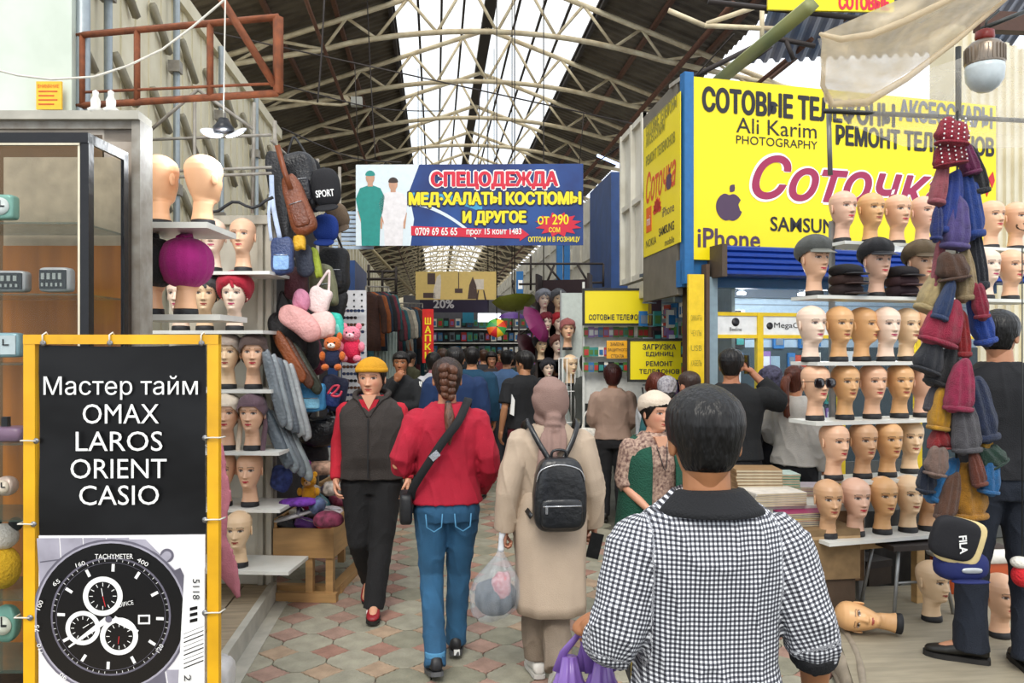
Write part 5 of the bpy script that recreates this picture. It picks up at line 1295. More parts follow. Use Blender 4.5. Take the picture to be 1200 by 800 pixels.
flat_sign('glass_repair_sign', 'small orange-yellow sign at the left of the top-up sign', 711, 399, 736, 420, 7.8, mat('sign_amber', 'e8a81c', .4), [('ЗАМЕНА', 715, 401, 731, 405, blk, 0), ('ЗАЩИТНОГО', 712, 408, 735, 412, blk, 0), ('СТЕКЛА', 716, 415, 731, 419, blk, 0)])
# phone case rack
pr_ = thing('phone_case_rack', 'white rack of hanging phone cases under the square yellow sign', 'rack', P(684, 440, 8.5), RZ(0)); WR = 78/FPX*8.5
b = B(); b.box(0, WR, .05, .08, -.3, .62); b.build('rack_panel', mat('rack_white', 'd8dad6', .5), pr_)
for x in (0, WR): b = B(); b.box(x-.012, x+.012, .0, .05, -1.5, 1.0); b.build('rack_post', MATS['rack_white'], pr_)
cs = []
for r_, py in enumerate((389, 412, 430)):
    for c_ in range(13): cs.append((P(687+c_*5.8, py, 8.45), RZ(0), .72*rk.uniform(.9, 1.15), r_, c_))
goods(cs, '%s phone case on the white rack', 'phone cases on the rack', name='phone_case', cat='phone case')
# banner across the aisle
n_sw = 10; DBN = 9.0; bn_ = thing('aisle_banner', 'wide blue medical workwear banner hung across the aisle', 'banner', P(417, 288, DBN), RZ(-1.2)); SB = DBN/FPX
W_, H_ = 266*SB, 95*SB
def sk_(x): return -.02*x/W_*4.0*0-.045*(x/W_)       # the banner sags slightly to the right
cols6 = [mat('banner_navy', '142a6c', .4, scale=1.6, var=.8, bump=0, dirt='0b1650', tint='1f5aa8'), mat('banner_light', 'ddeaf2', .4, bump=0, var=.05), mat('banner_cyan', '3f9fd0', .4, bump=0)]
b = B(); b.box(0, W_, 0, .012, 0, H_); b.build('banner_cloth', cols6[0], bn_)
b = B(); b.prism([(.0, 0), (.62, 0), (.66, .3), (.60, .6), (.72, H_), (0, H_)], -.003, -.001); b.build('pale_print_area', cols6[1], bn_)
b = B(); n = 10; b.prism([(.62+.09*i, .60+.12*math.sin(i*.22)-.028*i) for i in range(n)]+[(.62+.09*i, .56+.09*math.sin(i*.22)-.030*i) for i in reversed(range(n))], -.004, -.003); b.build('light_swoosh', cols6[2], bn_)
b = B(); b.prism([(.64+.08*i, .50-.012*i-.0035*i*i) for i in range(n)]+[(.64+.08*i, .46-.012*i-.0035*i*i) for i in reversed(range(n))], -.004, -.003); b.build('light_swoosh', cols6[1], bn_)
def nt2(s, xa, ya, xb, yb, m, bold=.05, halo=None):
    x, z, w_, h2 = (xa-417)*SB, (288-yb)*SB, (xb-xa)*SB, (yb-ya)*SB
    if halo: txt(bn_, s, x-.008, z-.01, w_+.016, h2+.02, halo, y=-.007, bold=bold+.05, name='lettering_outline')
    txt(bn_, s, x, z, w_, h2, m, y=-.009, bold=bold)
yp = mat('yellow_print', 'f5e020', .5, var=.02, bump=0); rp = mat('crimson_print', 'd41f3c', .5, var=.02, bump=0)
nt2('СПЕЦОДЕЖДА', 506, 202, 653, 222, rp, .07, white)
nt2('МЕД·ХАЛАТЫ КОСТЮМЫ', 480, 226, 680, 243, yp, .07, navy); nt2('И ДРУГОЕ', 543, 248, 616, 264, yp, .07, navy)
b = B(); b.prism([(65*SB, 12*SB), (192*SB, 8*SB), (192*SB, 5*SB), (203*SB, 12.5*SB), (192*SB, 21*SB), (192*SB, 18*SB), (65*SB, 23*SB)], -.006, -.002); b.build('red_arrow', rp, bn_)
nt2('0709 69 65 65', 487, 267, 536, 276, white, .02); nt2('прох 15 конт 1483', 547, 268, 611, 277, white, .02)
st_ = []
for i in range(24): r_ = (24 if i % 2 else 16)*SB; a = 2*PI*i/24; st_.append((237*SB+r_*1.15*math.cos(a), 24*SB+r_*.62*math.sin(a)))
b = B(); b.prism(list(reversed(st_)), -.006, -.003); b.build('red_star_burst', rp, bn_)
nt2('от 290', 630, 252, 666, 264, yp, .02); nt2('СОМ', 643, 267, 656, 273, yp, .02); nt2('ОПТОМ И В РОЗНИЦУ', 619, 278, 679, 285, yp, .03)
def printed_person(px, scr, skin='c99a80', hair_='3a2a24', top_='1f8f88', tall=1.0, pants=True):
    X = (px-417)*SB; y = -.006; s = tall
    def ph(pts, m, nm, yy): b = B(); b.prism([(X+x*SB, z*SB) for x, z in pts], yy, yy+.002); b.build(nm, m, bn_)
    tm = mat('print_'+top_, top_, .5, bump=0); sm_ = mat('print_'+skin, skin, .5, bump=0); hm = mat('print_'+hair_, hair_, .5, bump=0)
    ph([(-9, 20*s), (-7, 18*s), (-12, 40*s), (-15, 40*s)], sm_, 'printed_arm', y); ph([(12, 20), (14, 20), (16, 42*s), (11, 42*s)], sm_, 'printed_arm', y)
    ph([(-10, 0), (11, 0), (12, 30*s), (15, 40*s), (17, 56*s), (12, 66*s), (4, 69*s), (-3, 69*s), (-12, 66*s), (-17, 54*s), (-14, 40*s), (-11, 30*s)], tm, 'printed_gown', y-.001)
    ph([(-3, 68*s), (3, 68*s), (3, 74*s), (-3, 74*s)], sm_, 'printed_neck', y-.0015)
    ph([(5.2*math.cos(a), 78*s+7*math.sin(a)) for a in [-2*PI*i/14 for i in range(14)]], sm_, 'printed_face', y-.002)
    ph([(5.8*math.cos(a), 81*s+(5.5*math.sin(a) if math.sin(a) > 0 else 1.2*math.sin(a))) for a in [-2*PI*i/14 for i in range(14)]], hm, 'printed_hair', y-.0025)
printed_person(434, True, top_='1f8f88', hair_='1f8f88', tall=1.02); printed_person(461, False, top_='e9e6ea', tall=.92)
ca, cb_ = Vector((-2.38, 8.75, 5.10)), Vector((2.35, 8.6, 4.17))
tag(B().tube([ca, cb_], .008, 6).build('span_cable', M_dark, None), 'steel cable stretched across the aisle above the workwear banner', 'cable')
for px in (420, 560, 679):
    bb = B(); v = P(px, 195, DBN)+Vector((0, .01, 0)); t_ = ca.lerp(cb_, (v.x-ca.x)/(cb_.x-ca.x)); bb.tube([v, t_], .005, 5); cbx = bb.build('hanging_wire', M_dark, None); tag(cbx, 'thin wire holding the %s of the workwear banner' % ('left end', 'middle', 'right end')[(420, 560, 679).index(px)], 'wire')
# second and third banners further on
r, w_, h2 = flat_sign('picture_banner', 'pale yellow banner with two figures, second one along the aisle', 487, 318, 582, 351, 17, mat('pale_yellow_print', 'f0cf7c', .5, var=.05, bump=0))
def pp(pts, m, nm): b = B(); b.prism([((x-487)/FPX*17, (351-z)/FPX*17) for x, z in pts], -.008, -.003); b.build(nm, m, r)
dkp = mat('dark_brown_print', '57413a', .5, bump=0); whp = mat('cream_print', 'efe2d2', .5, bump=0)
pp([(501, 320), (510, 320), (510, 333), (501, 333)], dkp, 'printed_picture'); pp([(508, 340), (512, 324), (516, 321), (517, 328), (516, 350), (508, 350)], whp, 'printed_figure'); pp([(548, 350), (550, 334), (554, 324), (558, 334), (560, 350)], dkp, 'printed_figure')
pp([(556, 327), (567, 327), (567, 339), (556, 339)], whp, 'printed_easel'); pp([(496, 343), (510, 343), (510, 349), (496, 349)], dkp, 'printed_bench'); pp([(560, 340), (561.5, 340), (560, 351), (558, 351)], dkp, 'printed_easel_leg'); pp([(566, 340), (567.5, 340), (570, 351), (568, 351)], dkp, 'printed_easel_leg')
pp([(533, 338), (542, 338), (542, 343), (533, 343)], dkp, 'printed_stool'); pp([(537, 319), (538, 319), (538, 338), (537, 338)], dkp, 'printed_line')
flat_sign('discount_banner', 'dark navy banner reading 20 under the picture banner', 492, 350, 573, 366, 19, mat('dark_navy_print', '241a38', .5, bump=0), [('20%', 508, 351, 532, 361, mat('grey_white_print', 'c9c6cc', .5, bump=0), .04)])
flat_sign('hats_sign', 'vertical red sign with yellow letters on the left of the aisle', 495, 362, 508, 425, 12, mat('bright_red_sign', 'cf2018', .45), [('ШАПКИ'[i], 498, 372+i*10, 505, 380+i*10, yp, .04) for i in range(5)])
flat_sign('corner_banner', 'strip of a yellow and red banner at the top right', 900, -10, 1052, 11, 8.0, YEL, [('СОТОВЫЕ', 985, -8, 1045, 9, rp, .06)], phi=3)
tb2 = thing('banner_truss', 'dark angle-iron beam under the top right banner strip', 'beam', (0, 0, 0)); bar3('beam', P(830, 2, 8.1), P(1010, 22, 8.1), .03, M_dark, tb2)
# ================================================================== CANOPY, POLES, LAMP
cv = thing('plastic_canopy', 'translucent cream plastic sheet draped over the right stall', 'sheet', (0, 0, 0))
def drape(pts_top, pts_bot, n, m, sag, seed, mt, nm, par, thick=0):
    b = B(); vs = []; fs = []
    def lerpl(ps, t):
        k = t*(len(ps)-1); i = min(int(k), len(ps)-2); return ps[i].lerp(ps[i+1], k-i)
    for j in range(m+1):
        v = j/m
        for i in range(n+1):
            u = i/n; p = lerpl(pts_top, u).lerp(lerpl(pts_bot, u), v)
            nn = nse(u*5+seed, v*3, seed)*sag+.3*sag*math.sin(v*9+u*6+seed); vs.append(p+Vector((-.1, -1, .25))*nn*math.sin(v*PI)**.5)
    for j in range(m):
        for i in range(n): a = j*(n+1)+i; fs.append((a, a+1, a+n+2, a+n+1))
    b.add(vs, fs); return b.build(nm, mt, par)
film = sheer('milky_film', 'dfcfb2', .74, .35, .45); film2 = sheer('thin_film', 'e9e4da', .30, .3, .3)
top = [P(960, 40, 4.0), P(1010, 18, 4.0), P(1080, -12, 4.0), P(1190, -20, 4.0)]
bot = [P(968, 122, 4.15), P(1010, 118, 4.15), P(1085, 72, 4.15), P(1190, -8, 4.1)]
drape(top, bot, 40, 20, .07, 2, film, 'folded_edge', cv)
drape([P(958, 45, 4.05), P(1010, 44, 4.05), P(1080, 20, 4.05), P(1190, -25, 4.05)], [P(972, 118, 4.4), P(1040, 96, 4.4), P(1100, 60, 4.4), P(1190, -12, 4.4)], 40, 16, .05, 6, film2, 'inner_layer', cv)
drape([P(968, 118, 4.5), P(1060, 90, 4.5), P(1150, 60, 4.6), P(1220, 50, 4.6)], [P(975, 138, 4.5), P(1060, 172, 4.5), P(1150, 174, 4.6), P(1220, 172, 4.6)], 40, 12, .04, 9, film2, 'hanging_skirt', cv)
tp = [top[0].lerp(top[-1], 0)]; b = B(); b.tube([P(962, 40, 3.98), P(985, 46, 3.97), P(1020, 41, 3.97), P(1060, 25, 3.98), P(1120, -4, 4.0), P(1150, -20, 4)], [.010, .016, .018, .018, .016, .012], 10, True); b.build('rolled_hem', film, cv)
b = B(); b.tube([P(966, 60, 4.1), P(964, 100, 4.15), P(975, 122, 4.15), P(1015, 120, 4.15), P(1062, 92, 4.15), P(1120, 48, 4.1), P(1185, -6, 4.1)], [.010, .013, .018, .022, .018, .014, .010], 10, True); b.build('rolled_hem', film, cv)
pf = thing('stall_frame', 'thin dark metal poles carrying the plastic canopy', 'frame', (0, 0, 0)); dpm = mat('dark_pole', '3a3c3a', .4, metal=.5)
bar3('cross_pole', P(966, 130, 4.45), P(1215, 142, 4.75), .014, dpm, pf, 8); bar3('upright_pole', P(1123, 55, 4.6), P(1123, 137, 4.6), .016, dpm, pf, 8)
bar3('upright_pole', P(971, 132, 4.5), P(973, 205, 4.5), .014, mat('grey_pole', '7e7f7c', .4, metal=.4), pf, 8); bar3('lamp_arm', P(1215, 8, 4.3), P(1150, 34, 4.3), .012, dpm, pf, 8)
lb = thing('bulb_lamp', 'large ribbed LED bulb lamp with red cap hanging at the top right', 'lamp', P(1154, 108, 4.2), 0)
s4 = 4.2/FPX; 
b = B(); b.lathe([(0, 0), (8*s4, 1*s4), (15*s4, 6*s4), (20*s4, 14*s4), (21*s4, 26*s4), (20.5*s4, 32*s4)], 28); b.build('diffuser', mat('frosted_grey', 'c3cdd0', .3, spec=.6), lb)
b = B(); b.lathe([(20.5*s4, 31*s4), (21*s4, 32*s4), (21*s4, 52*s4), (15*s4, 58*s4), (9*s4, 61*s4), (0, 61*s4)], 28); b.build('heat_sink', mat('sink_metal', '8b7f72', .3, metal=.7), lb)
for i in range(28):
    a = 2*PI*i/28; M = Matrix.Rotation(a, 4, 'Z'); b = B(); b.box(20.8*s4, 22*s4, -.5*s4, .5*s4, 34*s4, 51*s4, M); b.build('fin', mat('sink_metal', '8b7f72'), lb)
b = B(); b.lathe([(0, 60*s4), (9.5*s4, 60*s4), (10.5*s4, 64*s4), (10*s4, 71*s4), (6*s4, 73*s4), (0, 73*s4)], 20); b.build('red_cap', mat('red_plastic', '7d2018', .4), lb)
b = B(); b.tube([(0, 0, 72*s4), (.01, 0, 84*s4), (.08, 0, 96*s4)], .007, 6); b.build('cord', dpm, lb)
# ================================================================== STRING OF KNITTED HATS
hs_ = thing('hat_string', 'cord carrying the column of knitted hats', 'cord', PF(1122, 3.88, 0)); 
b = B(); b.tube([P(1122, 130, 3.88)-PF(1122, 3.88, 0), P(1120, 680, 3.88)-PF(1122, 3.88, 0)], .006, 6); b.build('cord', dpm, hs_)
def beanie(px, py, wpx, hpx, tilt, color, label, d=4.0, kind='hang', spots=False):
    color = ''.join('%02x' % int(int(color[i:i+2], 16)*.86) for i in (0, 2, 4)); s = d/FPX; w_, h2 = wpx*s/2, hpx*s/2; r = thing('knitted_hat' if kind != 'glove' else 'knitted_mitten', label, 'hat', P(px, py, d), RZ(0), 'knitted hats on the hanging string')
    r.rotation_euler = (0, math.radians(tilt), RZ(0)); m = mat('knit_'+color, color, .95, var=.35, scale=25, bump=.8, bscale=220, sheen=.15)
    def dent(p):
        q = (.88-.24*p.z/h2) if p.z > -h2*.5 else 1.0
        gx = 1+.05*math.sin(p.z/h2*7+px)
        return Vector((p.x*q*gx, p.y*q*(1+.13*math.sin(p.x/w_*9+px+p.z/h2)), p.z+.012*math.sin(p.x/w_*3+px)))
    b = B(); b.sup((0, 0, 0), (w_, min(w_, .06)*.9, h2), .62, .8, 44, 18, dent=dent); b.build('crown', m, r)
    b = B(); b.sup((0, -.003, -h2*.86), (w_*.97, min(w_, .06)*.92, h2*.12), .5, .8, 28, 8); b.build('folded_cuff', m, r)
    if spots:
        b = B()
        for i in range(5):
            for j in range(5):
                X = (i-2)*w_*.36; Z = (j-2)*h2*.34+(i % 2)*h2*.15; Yv = -min(w_, .06)*.93*math.sqrt(max(.1, 1-(X/w_)**2*.9)); b.sup((X, Yv, Z), (.0045,)*3, 1, 1, 6, 4)
        b.build('white_studs', white, r, kind='stuff')
    return r
BE = [(1116, 155, 40, 32, 5, 'b01a38', 'crimson hat with white studs, topmost on the string', 1), (1112, 180, 40, 30, -8, 'a51733', 'crimson hat with white studs, second on the string', 1),
 (1134, 185, 22, 42, -15, '7c1f58', 'plum hat behind the studded hats', 0), (1139, 200, 30, 60, -12, '18181c', 'black hat at the upper right of the string', 0), (1102, 214, 20, 54, 12, 'b8606c', 'dusty pink hat at the upper left of the string', 0),
 (1112, 238, 30, 78, 10, '203f9c', 'royal blue long hat on the left of the string', 0), (1137, 240, 26, 80, -6, '1d47a0', 'royal blue long hat on the right of the string', 0), (1098, 262, 14, 40, 4, '1c2f78', 'navy hat edge left of the purple hat', 0),
 (1121, 262, 34, 62, 6, '65559a', 'violet hat in the middle of the string', 0), (1100, 305, 14, 70, 6, 'a85560', 'rose hat peeking out at left below the violet hat', 0), (1146, 300, 18, 80, -6, '161d2c', 'blue-black hat at right above the beige hats', 0),
 (1116, 312, 38, 34, -10, '5d3c28', 'brown curly knitted hat bunched above the beige hats', 0), (1131, 322, 24, 62, -4, 'b49c72', 'camel beige ribbed hat hanging straight', 0), (1096, 338, 30, 62, 24, 'd2b983', 'cream beige hat swinging out to the left', 0),
 (1108, 352, 20, 50, 20, '27406f', 'denim blue hat behind the cream hat', 0), (1106, 378, 48, 56, 18, 'b01c44', 'raspberry hat spreading to the left', 0), (1128, 390, 18, 58, -2, 'a3161e', 'bright red narrow hat mid-string', 0), (1148, 372, 26, 66, -14, '1f4cb0', 'vivid blue hat at right mid-string', 0),
 (1148, 352, 18, 44, -8, 'a01b3c', 'dark raspberry hat behind the vivid blue hat', 0), (1090, 418, 36, 40, 20, '20242e', 'charcoal navy hat at left, below the raspberry one', 0), (1106, 430, 34, 50, 22, '15161a', 'black hat overlapping the charcoal one', 0),
 (1125, 452, 34, 62, 6, 'ad1f50', 'raspberry pink hat low on the string', 0), (1148, 478, 34, 80, -10, '1a2a4e', 'dark navy hat at right low on the string', 0), (1102, 480, 26, 50, 8, 'dca01c', 'mustard yellow hat at left low on the string', 0),
 (1094, 466, 20, 32, 10, '4a4650', 'grey hat at the left low on the string', 0), (1131, 500, 34, 62, -4, '5d5a60', 'mid grey hat with seam low on the string', 0), (1151, 506, 16, 46, -16, 'd09a22', 'mustard trim hat peeking right of the grey hat', 0),
 (1101, 514, 28, 24, 0, 'a3141c', 'red pompom hat under the mustard hat', 0), (1098, 540, 26, 36, 10, '8b6f62', 'patterned taupe mitten-like hat at left', 0), (1160, 534, 34, 26, -30, '0f3a2a', 'bottle green hat pointing right', 0),
 (1086, 560, 22, 34, 6, '17243c', 'navy blue hat at far left near the bottom', 0), (1106, 563, 28, 58, 24, '1e78b8', 'sky blue hat with tapered end near the bottom', 0), (1160, 556, 24, 46, 6, '1d6fae', 'sky blue hat at right near the bottom', 0),
 (1112, 582, 24, 58, 14, '6b4530', 'brown hat near the bottom', 0), (1136, 574, 40, 70, -3, 'c5871a', 'golden ochre large hat near the bottom', 0), (1144, 548, 18, 44, -12, '7b3a24', 'rust hat behind the ochre hat', 0)]
ry = random.Random(5)
for k, (px, py, w_, h2, tl, c, lb_, sp_) in enumerate(BE):
    beanie(px, py, w_, h2, tl, c, lb_, d=3.84+.05*((k*37) % 7-3)/3-(.04 if sp_ else 0), spots=bool(sp_))
cp = thing('snapback_cap', 'black and cream cap with white lettering at the foot of the hat string', 'cap', P(1121, 632, 3.7), RZ(0))
cp.rotation_euler = (.1, math.radians(14), RZ(0))
b = B(); b.sup((0, .02, 0), (.110, .030, .10), .55, .5, 24, 14); b.build('crown', mat('cap_black', '14141a', .8, bump=.2), cp)
b = B(); b.sup((.035, .03, -.01), (.110, .022, .11), .45, .4, 24, 12); b.build('side_panel', mat('cap_cream', 'd9c48e', .8, bump=.2), cp)
o = txt(cp, 'FILA', 0, 0, .085, .035, white, y=-.014, bold=.04)
for v in o.data.vertices: x, z = v.co.x-.04, v.co.z-.02; v.co.x, v.co.z = .03+x*.35+z*.93, -.01-x*.93+z*.35
cp2 = thing('baseball_cap', 'navy cap with a silver badge below the lettered cap', 'cap', P(1130, 664, 3.75), RZ(0))
b = B(); b.sup((0, .03, 0), (.125, .06, .07), .7, .7, 24, 12); b.build('crown', mat('cap_navy', '15205a', .8, bump=.2), cp2); b = B(); b.sup((.02, -.03, -.01), (.05, .006, .014), .7, .7, 16, 6); b.build('badge', mat('silver_badge', 'b8bcc0', .35, metal=.5), cp2)
b = B(); b.sup((.01, -.035, -.06), (.09, .03, .008), .8, .8, 20, 6); b.build('peak', mat('cap_navy', '15205a'), cp2)
tq = thing('red_toy', 'red and white plush toy edge hanging at the far right', 'toy', P(1198, 672, 3.9), 0)
b = B(); b.sup((0, 0, -.01), (.05, .05, .055), 1, 1, 16, 12); b.build('body', mat('plush_red', 'c8202a', .9, bump=.5, bscale=90), tq); b = B(); b.sup((-.01, 0, .055), (.045, .045, .03), 1, 1, 16, 10); b.build('fur_trim', MATS['plush_white'], tq); b = B(); b.tube([(0, 0, .06), (0, 0, 1.6)], .003, 5); b.build('string', dpm, tq)
# ================================================================== MAGAZINE TABLE
tbm = thing('magazine_table', 'low table piled with magazines beside the right mannequin stand', 'table', PF(905, 5.3), RZ(8))
b = B(); b.box(-.35, .5, -.3, .3, .70, .74); b.build('table_top', mat('white_table', 'c8c6be', .5), tbm); b = B(); b.box(-.33, .48, -.29, -.27, .25, .70); b.build('front_panel', mat('brown_card', '7c5f42', .8, var=.25), tbm)
for x in (-.32, .47):
    for y in (-.26, .27): b = B(); b.box(x-.02, x+.02, y-.02, y+.02, 0, .7); b.build('leg', M_leg, tbm)
def stack(px, d, z, n, cols_, w_, dp, lbl, grp, th=.012, rz=0, yoff=0):
    for i in range(n):
        c = cols_[i % len(cols_)]; p = PF(px, d, z+i*th); o = B().box(-w_/2, w_/2, -dp/2, dp/2, 0, th*.9).build('magazine', mat('mag_'+c, c, .5, var=.15), None, loc=p, rz=RZ(rz)+rk.uniform(-.06, .06))
        b = B(); b.box(-w_/2+.004, w_/2-.002, -dp/2-.001, dp/2-.004, .0015, th*.75); b.build('page_block', mat('page_edge', 'b5a88e', .8), o)
        tag(o, '%s, %s from the bottom of its pile' % (lbl, OW[i]), 'magazine', grp)
stack(884, 5.3, .74, 10, ('8a6a48', '9c7c58'), .30, .22, 'brown-edged booklet at the left of the table', 'brown booklets on the table', .02)
stack(918, 5.4, .74, 9, ('2f9c86', '3db092', 'c8dcd2'), .16, .2, 'mint green booklet beside the brown pile', 'mint booklets on the table', .017)
stack(946, 5.42, .74, 5, ('b04a6a', 'd8c8d0', '6a3a78'), .2, .22, 'pink-covered magazine behind the mint pile', 'pink magazines on the table', .013)
stack(905, 5.08, .745, 6, ('c9c2b4', 'b4aca0', 'd6d0c6'), .34, .24, 'newsprint paper at the front of the table', 'papers at the table front', .014, 8)
stack(935, 4.98, .64, 7, ('3b3f58', '2a6a8a', '8f2f5a', 'd0b040'), .30, .22, 'dark glossy magazine beside the lower shelf', 'glossy magazines in front', .012, 10)
cbx = thing('carton', 'brown cardboard carton holding magazines in front of the table', 'box', PF(938, 4.93), RZ(8))
b = B(); b.box(-.22, .3, -.16, .16, .34, .64); b.build('box_body', mat('cardboard', '7d6545', .85, var=.2), cbx); b = B(); b.box(-.22, .3, -.162, -.16, .58, .60); b.build('flap_seam', mat('cardboard_edge', 'a98c66', .85), cbx)
b = B(); b.box(-.2, .28, -.14, .14, 0, .34); b.build('crate_below', mat('dark_crate', '4a3a2c', .8), cbx)
stc = thing('plastic_bag', 'dark blue-black bag on the ground under the right stand', 'bag', PF(958, 5.3), 0)
b = B(); b.sup((0, 0, .14), (.11, .09, .14), .9, 1, 18, 12, dent=lambda p: p*(1+.1*math.sin(p.x*60+p.z*40))); b.build('bag_body', mat('black_poly', '1a2026', .3), stc)
b = B(); b.tube([(-.03, 0, .27), (0, 0, .38), (.03, 0, .27)], .008, 6); b.build('handle', MATS['black_poly'], stc)
pk_ = thing('napkin_pile', 'cream cushion-like packet poking out beside the checked shirt man', 'packet', PF(938, 4.9), 0)
b = B(); b.sup((0, 0, .42), (.09, .12, .03), .7, .5, 18, 8); b.build('packet', mat('cream_packet', 'd8c8a0', .6), pk_); b = B(); b.sup((-.01, 0, .36), (.05, .08, .02), .7, .5, 18, 8); b.build('lower_packet', MATS['cream_packet'], pk_); b = B(); b.box(-.05, .05, -.08, .08, 0, .35); b.build('stand', MATS['dark_crate'], pk_)
# ================================================================== PEOPLE
def ging():
    m = mat('gingham_cotton', 'ffffff', .75, bump=.1, scale=80); n = m.node_tree; b = n.nodes['Principled BSDF']
    a = n.nodes.new('ShaderNodeAttribute'); a.attribute_name = 'cuv'; sp = n.nodes.new('ShaderNodeSeparateXYZ'); n.links.new(a.outputs['Vector'], sp.inputs[0]); fr_ = []
    for k in (0, 1):
        d = n.nodes.new('ShaderNodeMath'); d.operation = 'MULTIPLY'; d.inputs[1].default_value = 1/.0104; n.links.new(sp.outputs[k], d.inputs[0])
        f = n.nodes.new('ShaderNodeMath'); f.operation = 'FRACT'; n.links.new(d.outputs[0], f.inputs[0])
        g = n.nodes.new('ShaderNodeMath'); g.operation = 'GREATER_THAN'; g.inputs[1].default_value = .5; n.links.new(f.outputs[0], g.inputs[0]); fr_.append(g)
    s_ = n.nodes.new('ShaderNodeMath'); s_.operation = 'ADD'; n.links.new(fr_[0].outputs[0], s_.inputs[0]); n.links.new(fr_[1].outputs[0], s_.inputs[1])
    h2 = n.nodes.new('ShaderNodeMath'); h2.operation = 'MULTIPLY'; h2.inputs[1].default_value = .5; n.links.new(s_.outputs[0], h2.inputs[0])
    r = n.nodes.new('ShaderNodeValToRGB'); r.color_ramp.interpolation = 'CONSTANT'; e = r.color_ramp.elements; e[0].color = (.80, .81, .84, 1); e[1].position = .4; e[1].color = (.16, .165, .19, 1); q = e.new(.8); q.color = (.012, .012, .02, 1)
    n.links.new(h2.outputs[0], r.inputs[0]); n.links.new(r.outputs[0], b.inputs['Base Color']); return m
def cloth(name, c, **k): return mat(name, c, k.pop('rough', .85), bump=k.pop('bump', .35), scale=k.pop('scale', 9), bscale=k.pop('bscale', 190), var=k.pop('var', .15), **k)
def rotv(base, hd, v): c, s = math.cos(hd), math.sin(hd); return Vector((base.x+v[0]*c-v[1]*s, base.y+v[0]*s+v[1]*c, base.z+v[2]))
# --- man in the checked shirt, nearest
gb = PF(828, 1.86)
plaid, HMx, Lf, s_ = person('person', 'man with short black hair in black-and-white checked shirt, back to us, nearest', gb, -.03, h=1.635, drop=.025, skin='a8724c', wid=.99, detail=1.9, hair='man', hairc='0d0b0b',
    arms={'R': ((.245, -.05, 1.12), (.300, .06, .88), (-1, .2, 0)), 'L': ((-.235, -.05, 1.10), (-.255, .16, 1.07), (.6, 0, -1))}, hands=(.3, 1.25), head=(-.12, -.05),
    top=dict(name='checked_shirt', mat=ging(), e=.020, sleeve={'R': .62, 'L': .68}, uv=True, amp=.010, fs=11, vox=.8, flare=.01),
    bottom=dict(mat=cloth('dark_trousers', '17181d')), headsc=1.04)
# black collar band and rolled black cuffs
cm = cloth('black_collar', '111216')
b = B(); rs = []
for z, r_, k in ((1.410, .110, 1.0), (1.424, .100, 1), (1.440, .088, 1), (1.461, .071, 1), (1.464, .060, 1)):
    rs.append([Vector((r_*1.22*math.cos(a), -.014+r_*1.10*math.sin(a), z+(.012 if math.sin(a) > 0 else .0)*-1))*s_ for a in [2*PI*i/30 for i in range(30)]])
b.loft(rs); b.build('collar', cm, plaid)
for q, e_, w_, t in (('R', (.245, -.05, 1.12), (.300, .06, .88), .24), ('L', (-.235, -.05, 1.10), (-.255, .16, 1.07), .34)):
    e2, w2 = Lf(e_), Lf(w_); a = e2.lerp(w2, t-.10); c = e2.lerp(w2, t+.08); b = B(); b.tube([a, a.lerp(c, .5), c], [.060*s_, .061*s_, .056*s_], 18)
    me = remesh(b, .007, 2); folds(me, .004, 5, 14); me.materials.append(cm if q == 'R' else MATS['gingham_cotton'])
    at = me.attributes.new('cuv', 'FLOAT_VECTOR', 'POINT'); ax = (c-a).normalized(); u_ = ax.orthogonal().normalized(); v_ = ax.cross(u_); out = []
    for vv in me.vertices: dd = vv.co-a; out += [math.atan2(dd.dot(v_), dd.dot(u_))*.056, dd.dot(ax), 0]
    at.data.foreach_set('vector', out); link('rolled_cuff', me, plaid)
# purple carrier bags in his left hand
pm = mat('violet_polythene', '7b5aa6', .3, scale=4, var=.4, bump=.8, bscale=14, stretch=(1, 1, .3), spec=.6)
hd_ = rotv(gb, -.03, Lf((-.262, .235, 1.04)))
for k, (dx, dy, w_) in enumerate(((-.035, .03, .085), (.05, .02, .085))):
    r = thing('carrier_bag', 'violet plastic carrier bag, %s of the two in the checked-shirt man\'s hand' % ('left', 'right')[k], 'bag', hd_+Vector((dx, dy, -.12)), 0)
    b = B(); rs = []
    for z, q in ((-.34, .3), (-.33, .8), (-.25, 1.15), (-.15, 1.0), (-.08, .75), (-.02, .42), (.04, .25)):
        rs.append([Vector((w_*q*math.cos(a)*(1+.10*math.sin(a*7+z*9)), w_*.7*q*math.sin(a)*(1+.12*math.sin(a*9)), z)) for a in [2*PI*i/48 for i in range(48)]])
    b.loft(rs); b.build('bag_body', pm, r)
    for sx_ in (-1, 1):
        b = B(); top = Vector((-dx, -dy, .115)); b.tube([Vector((sx_*w_*.35, 0, .0)), Vector((sx_*w_*.30-dx*.3, 0, .05)), top+Vector((sx_*.008, 0, 0))], [.016, .011, .008], 8, flat=.35); b.build('handle', pm, r)
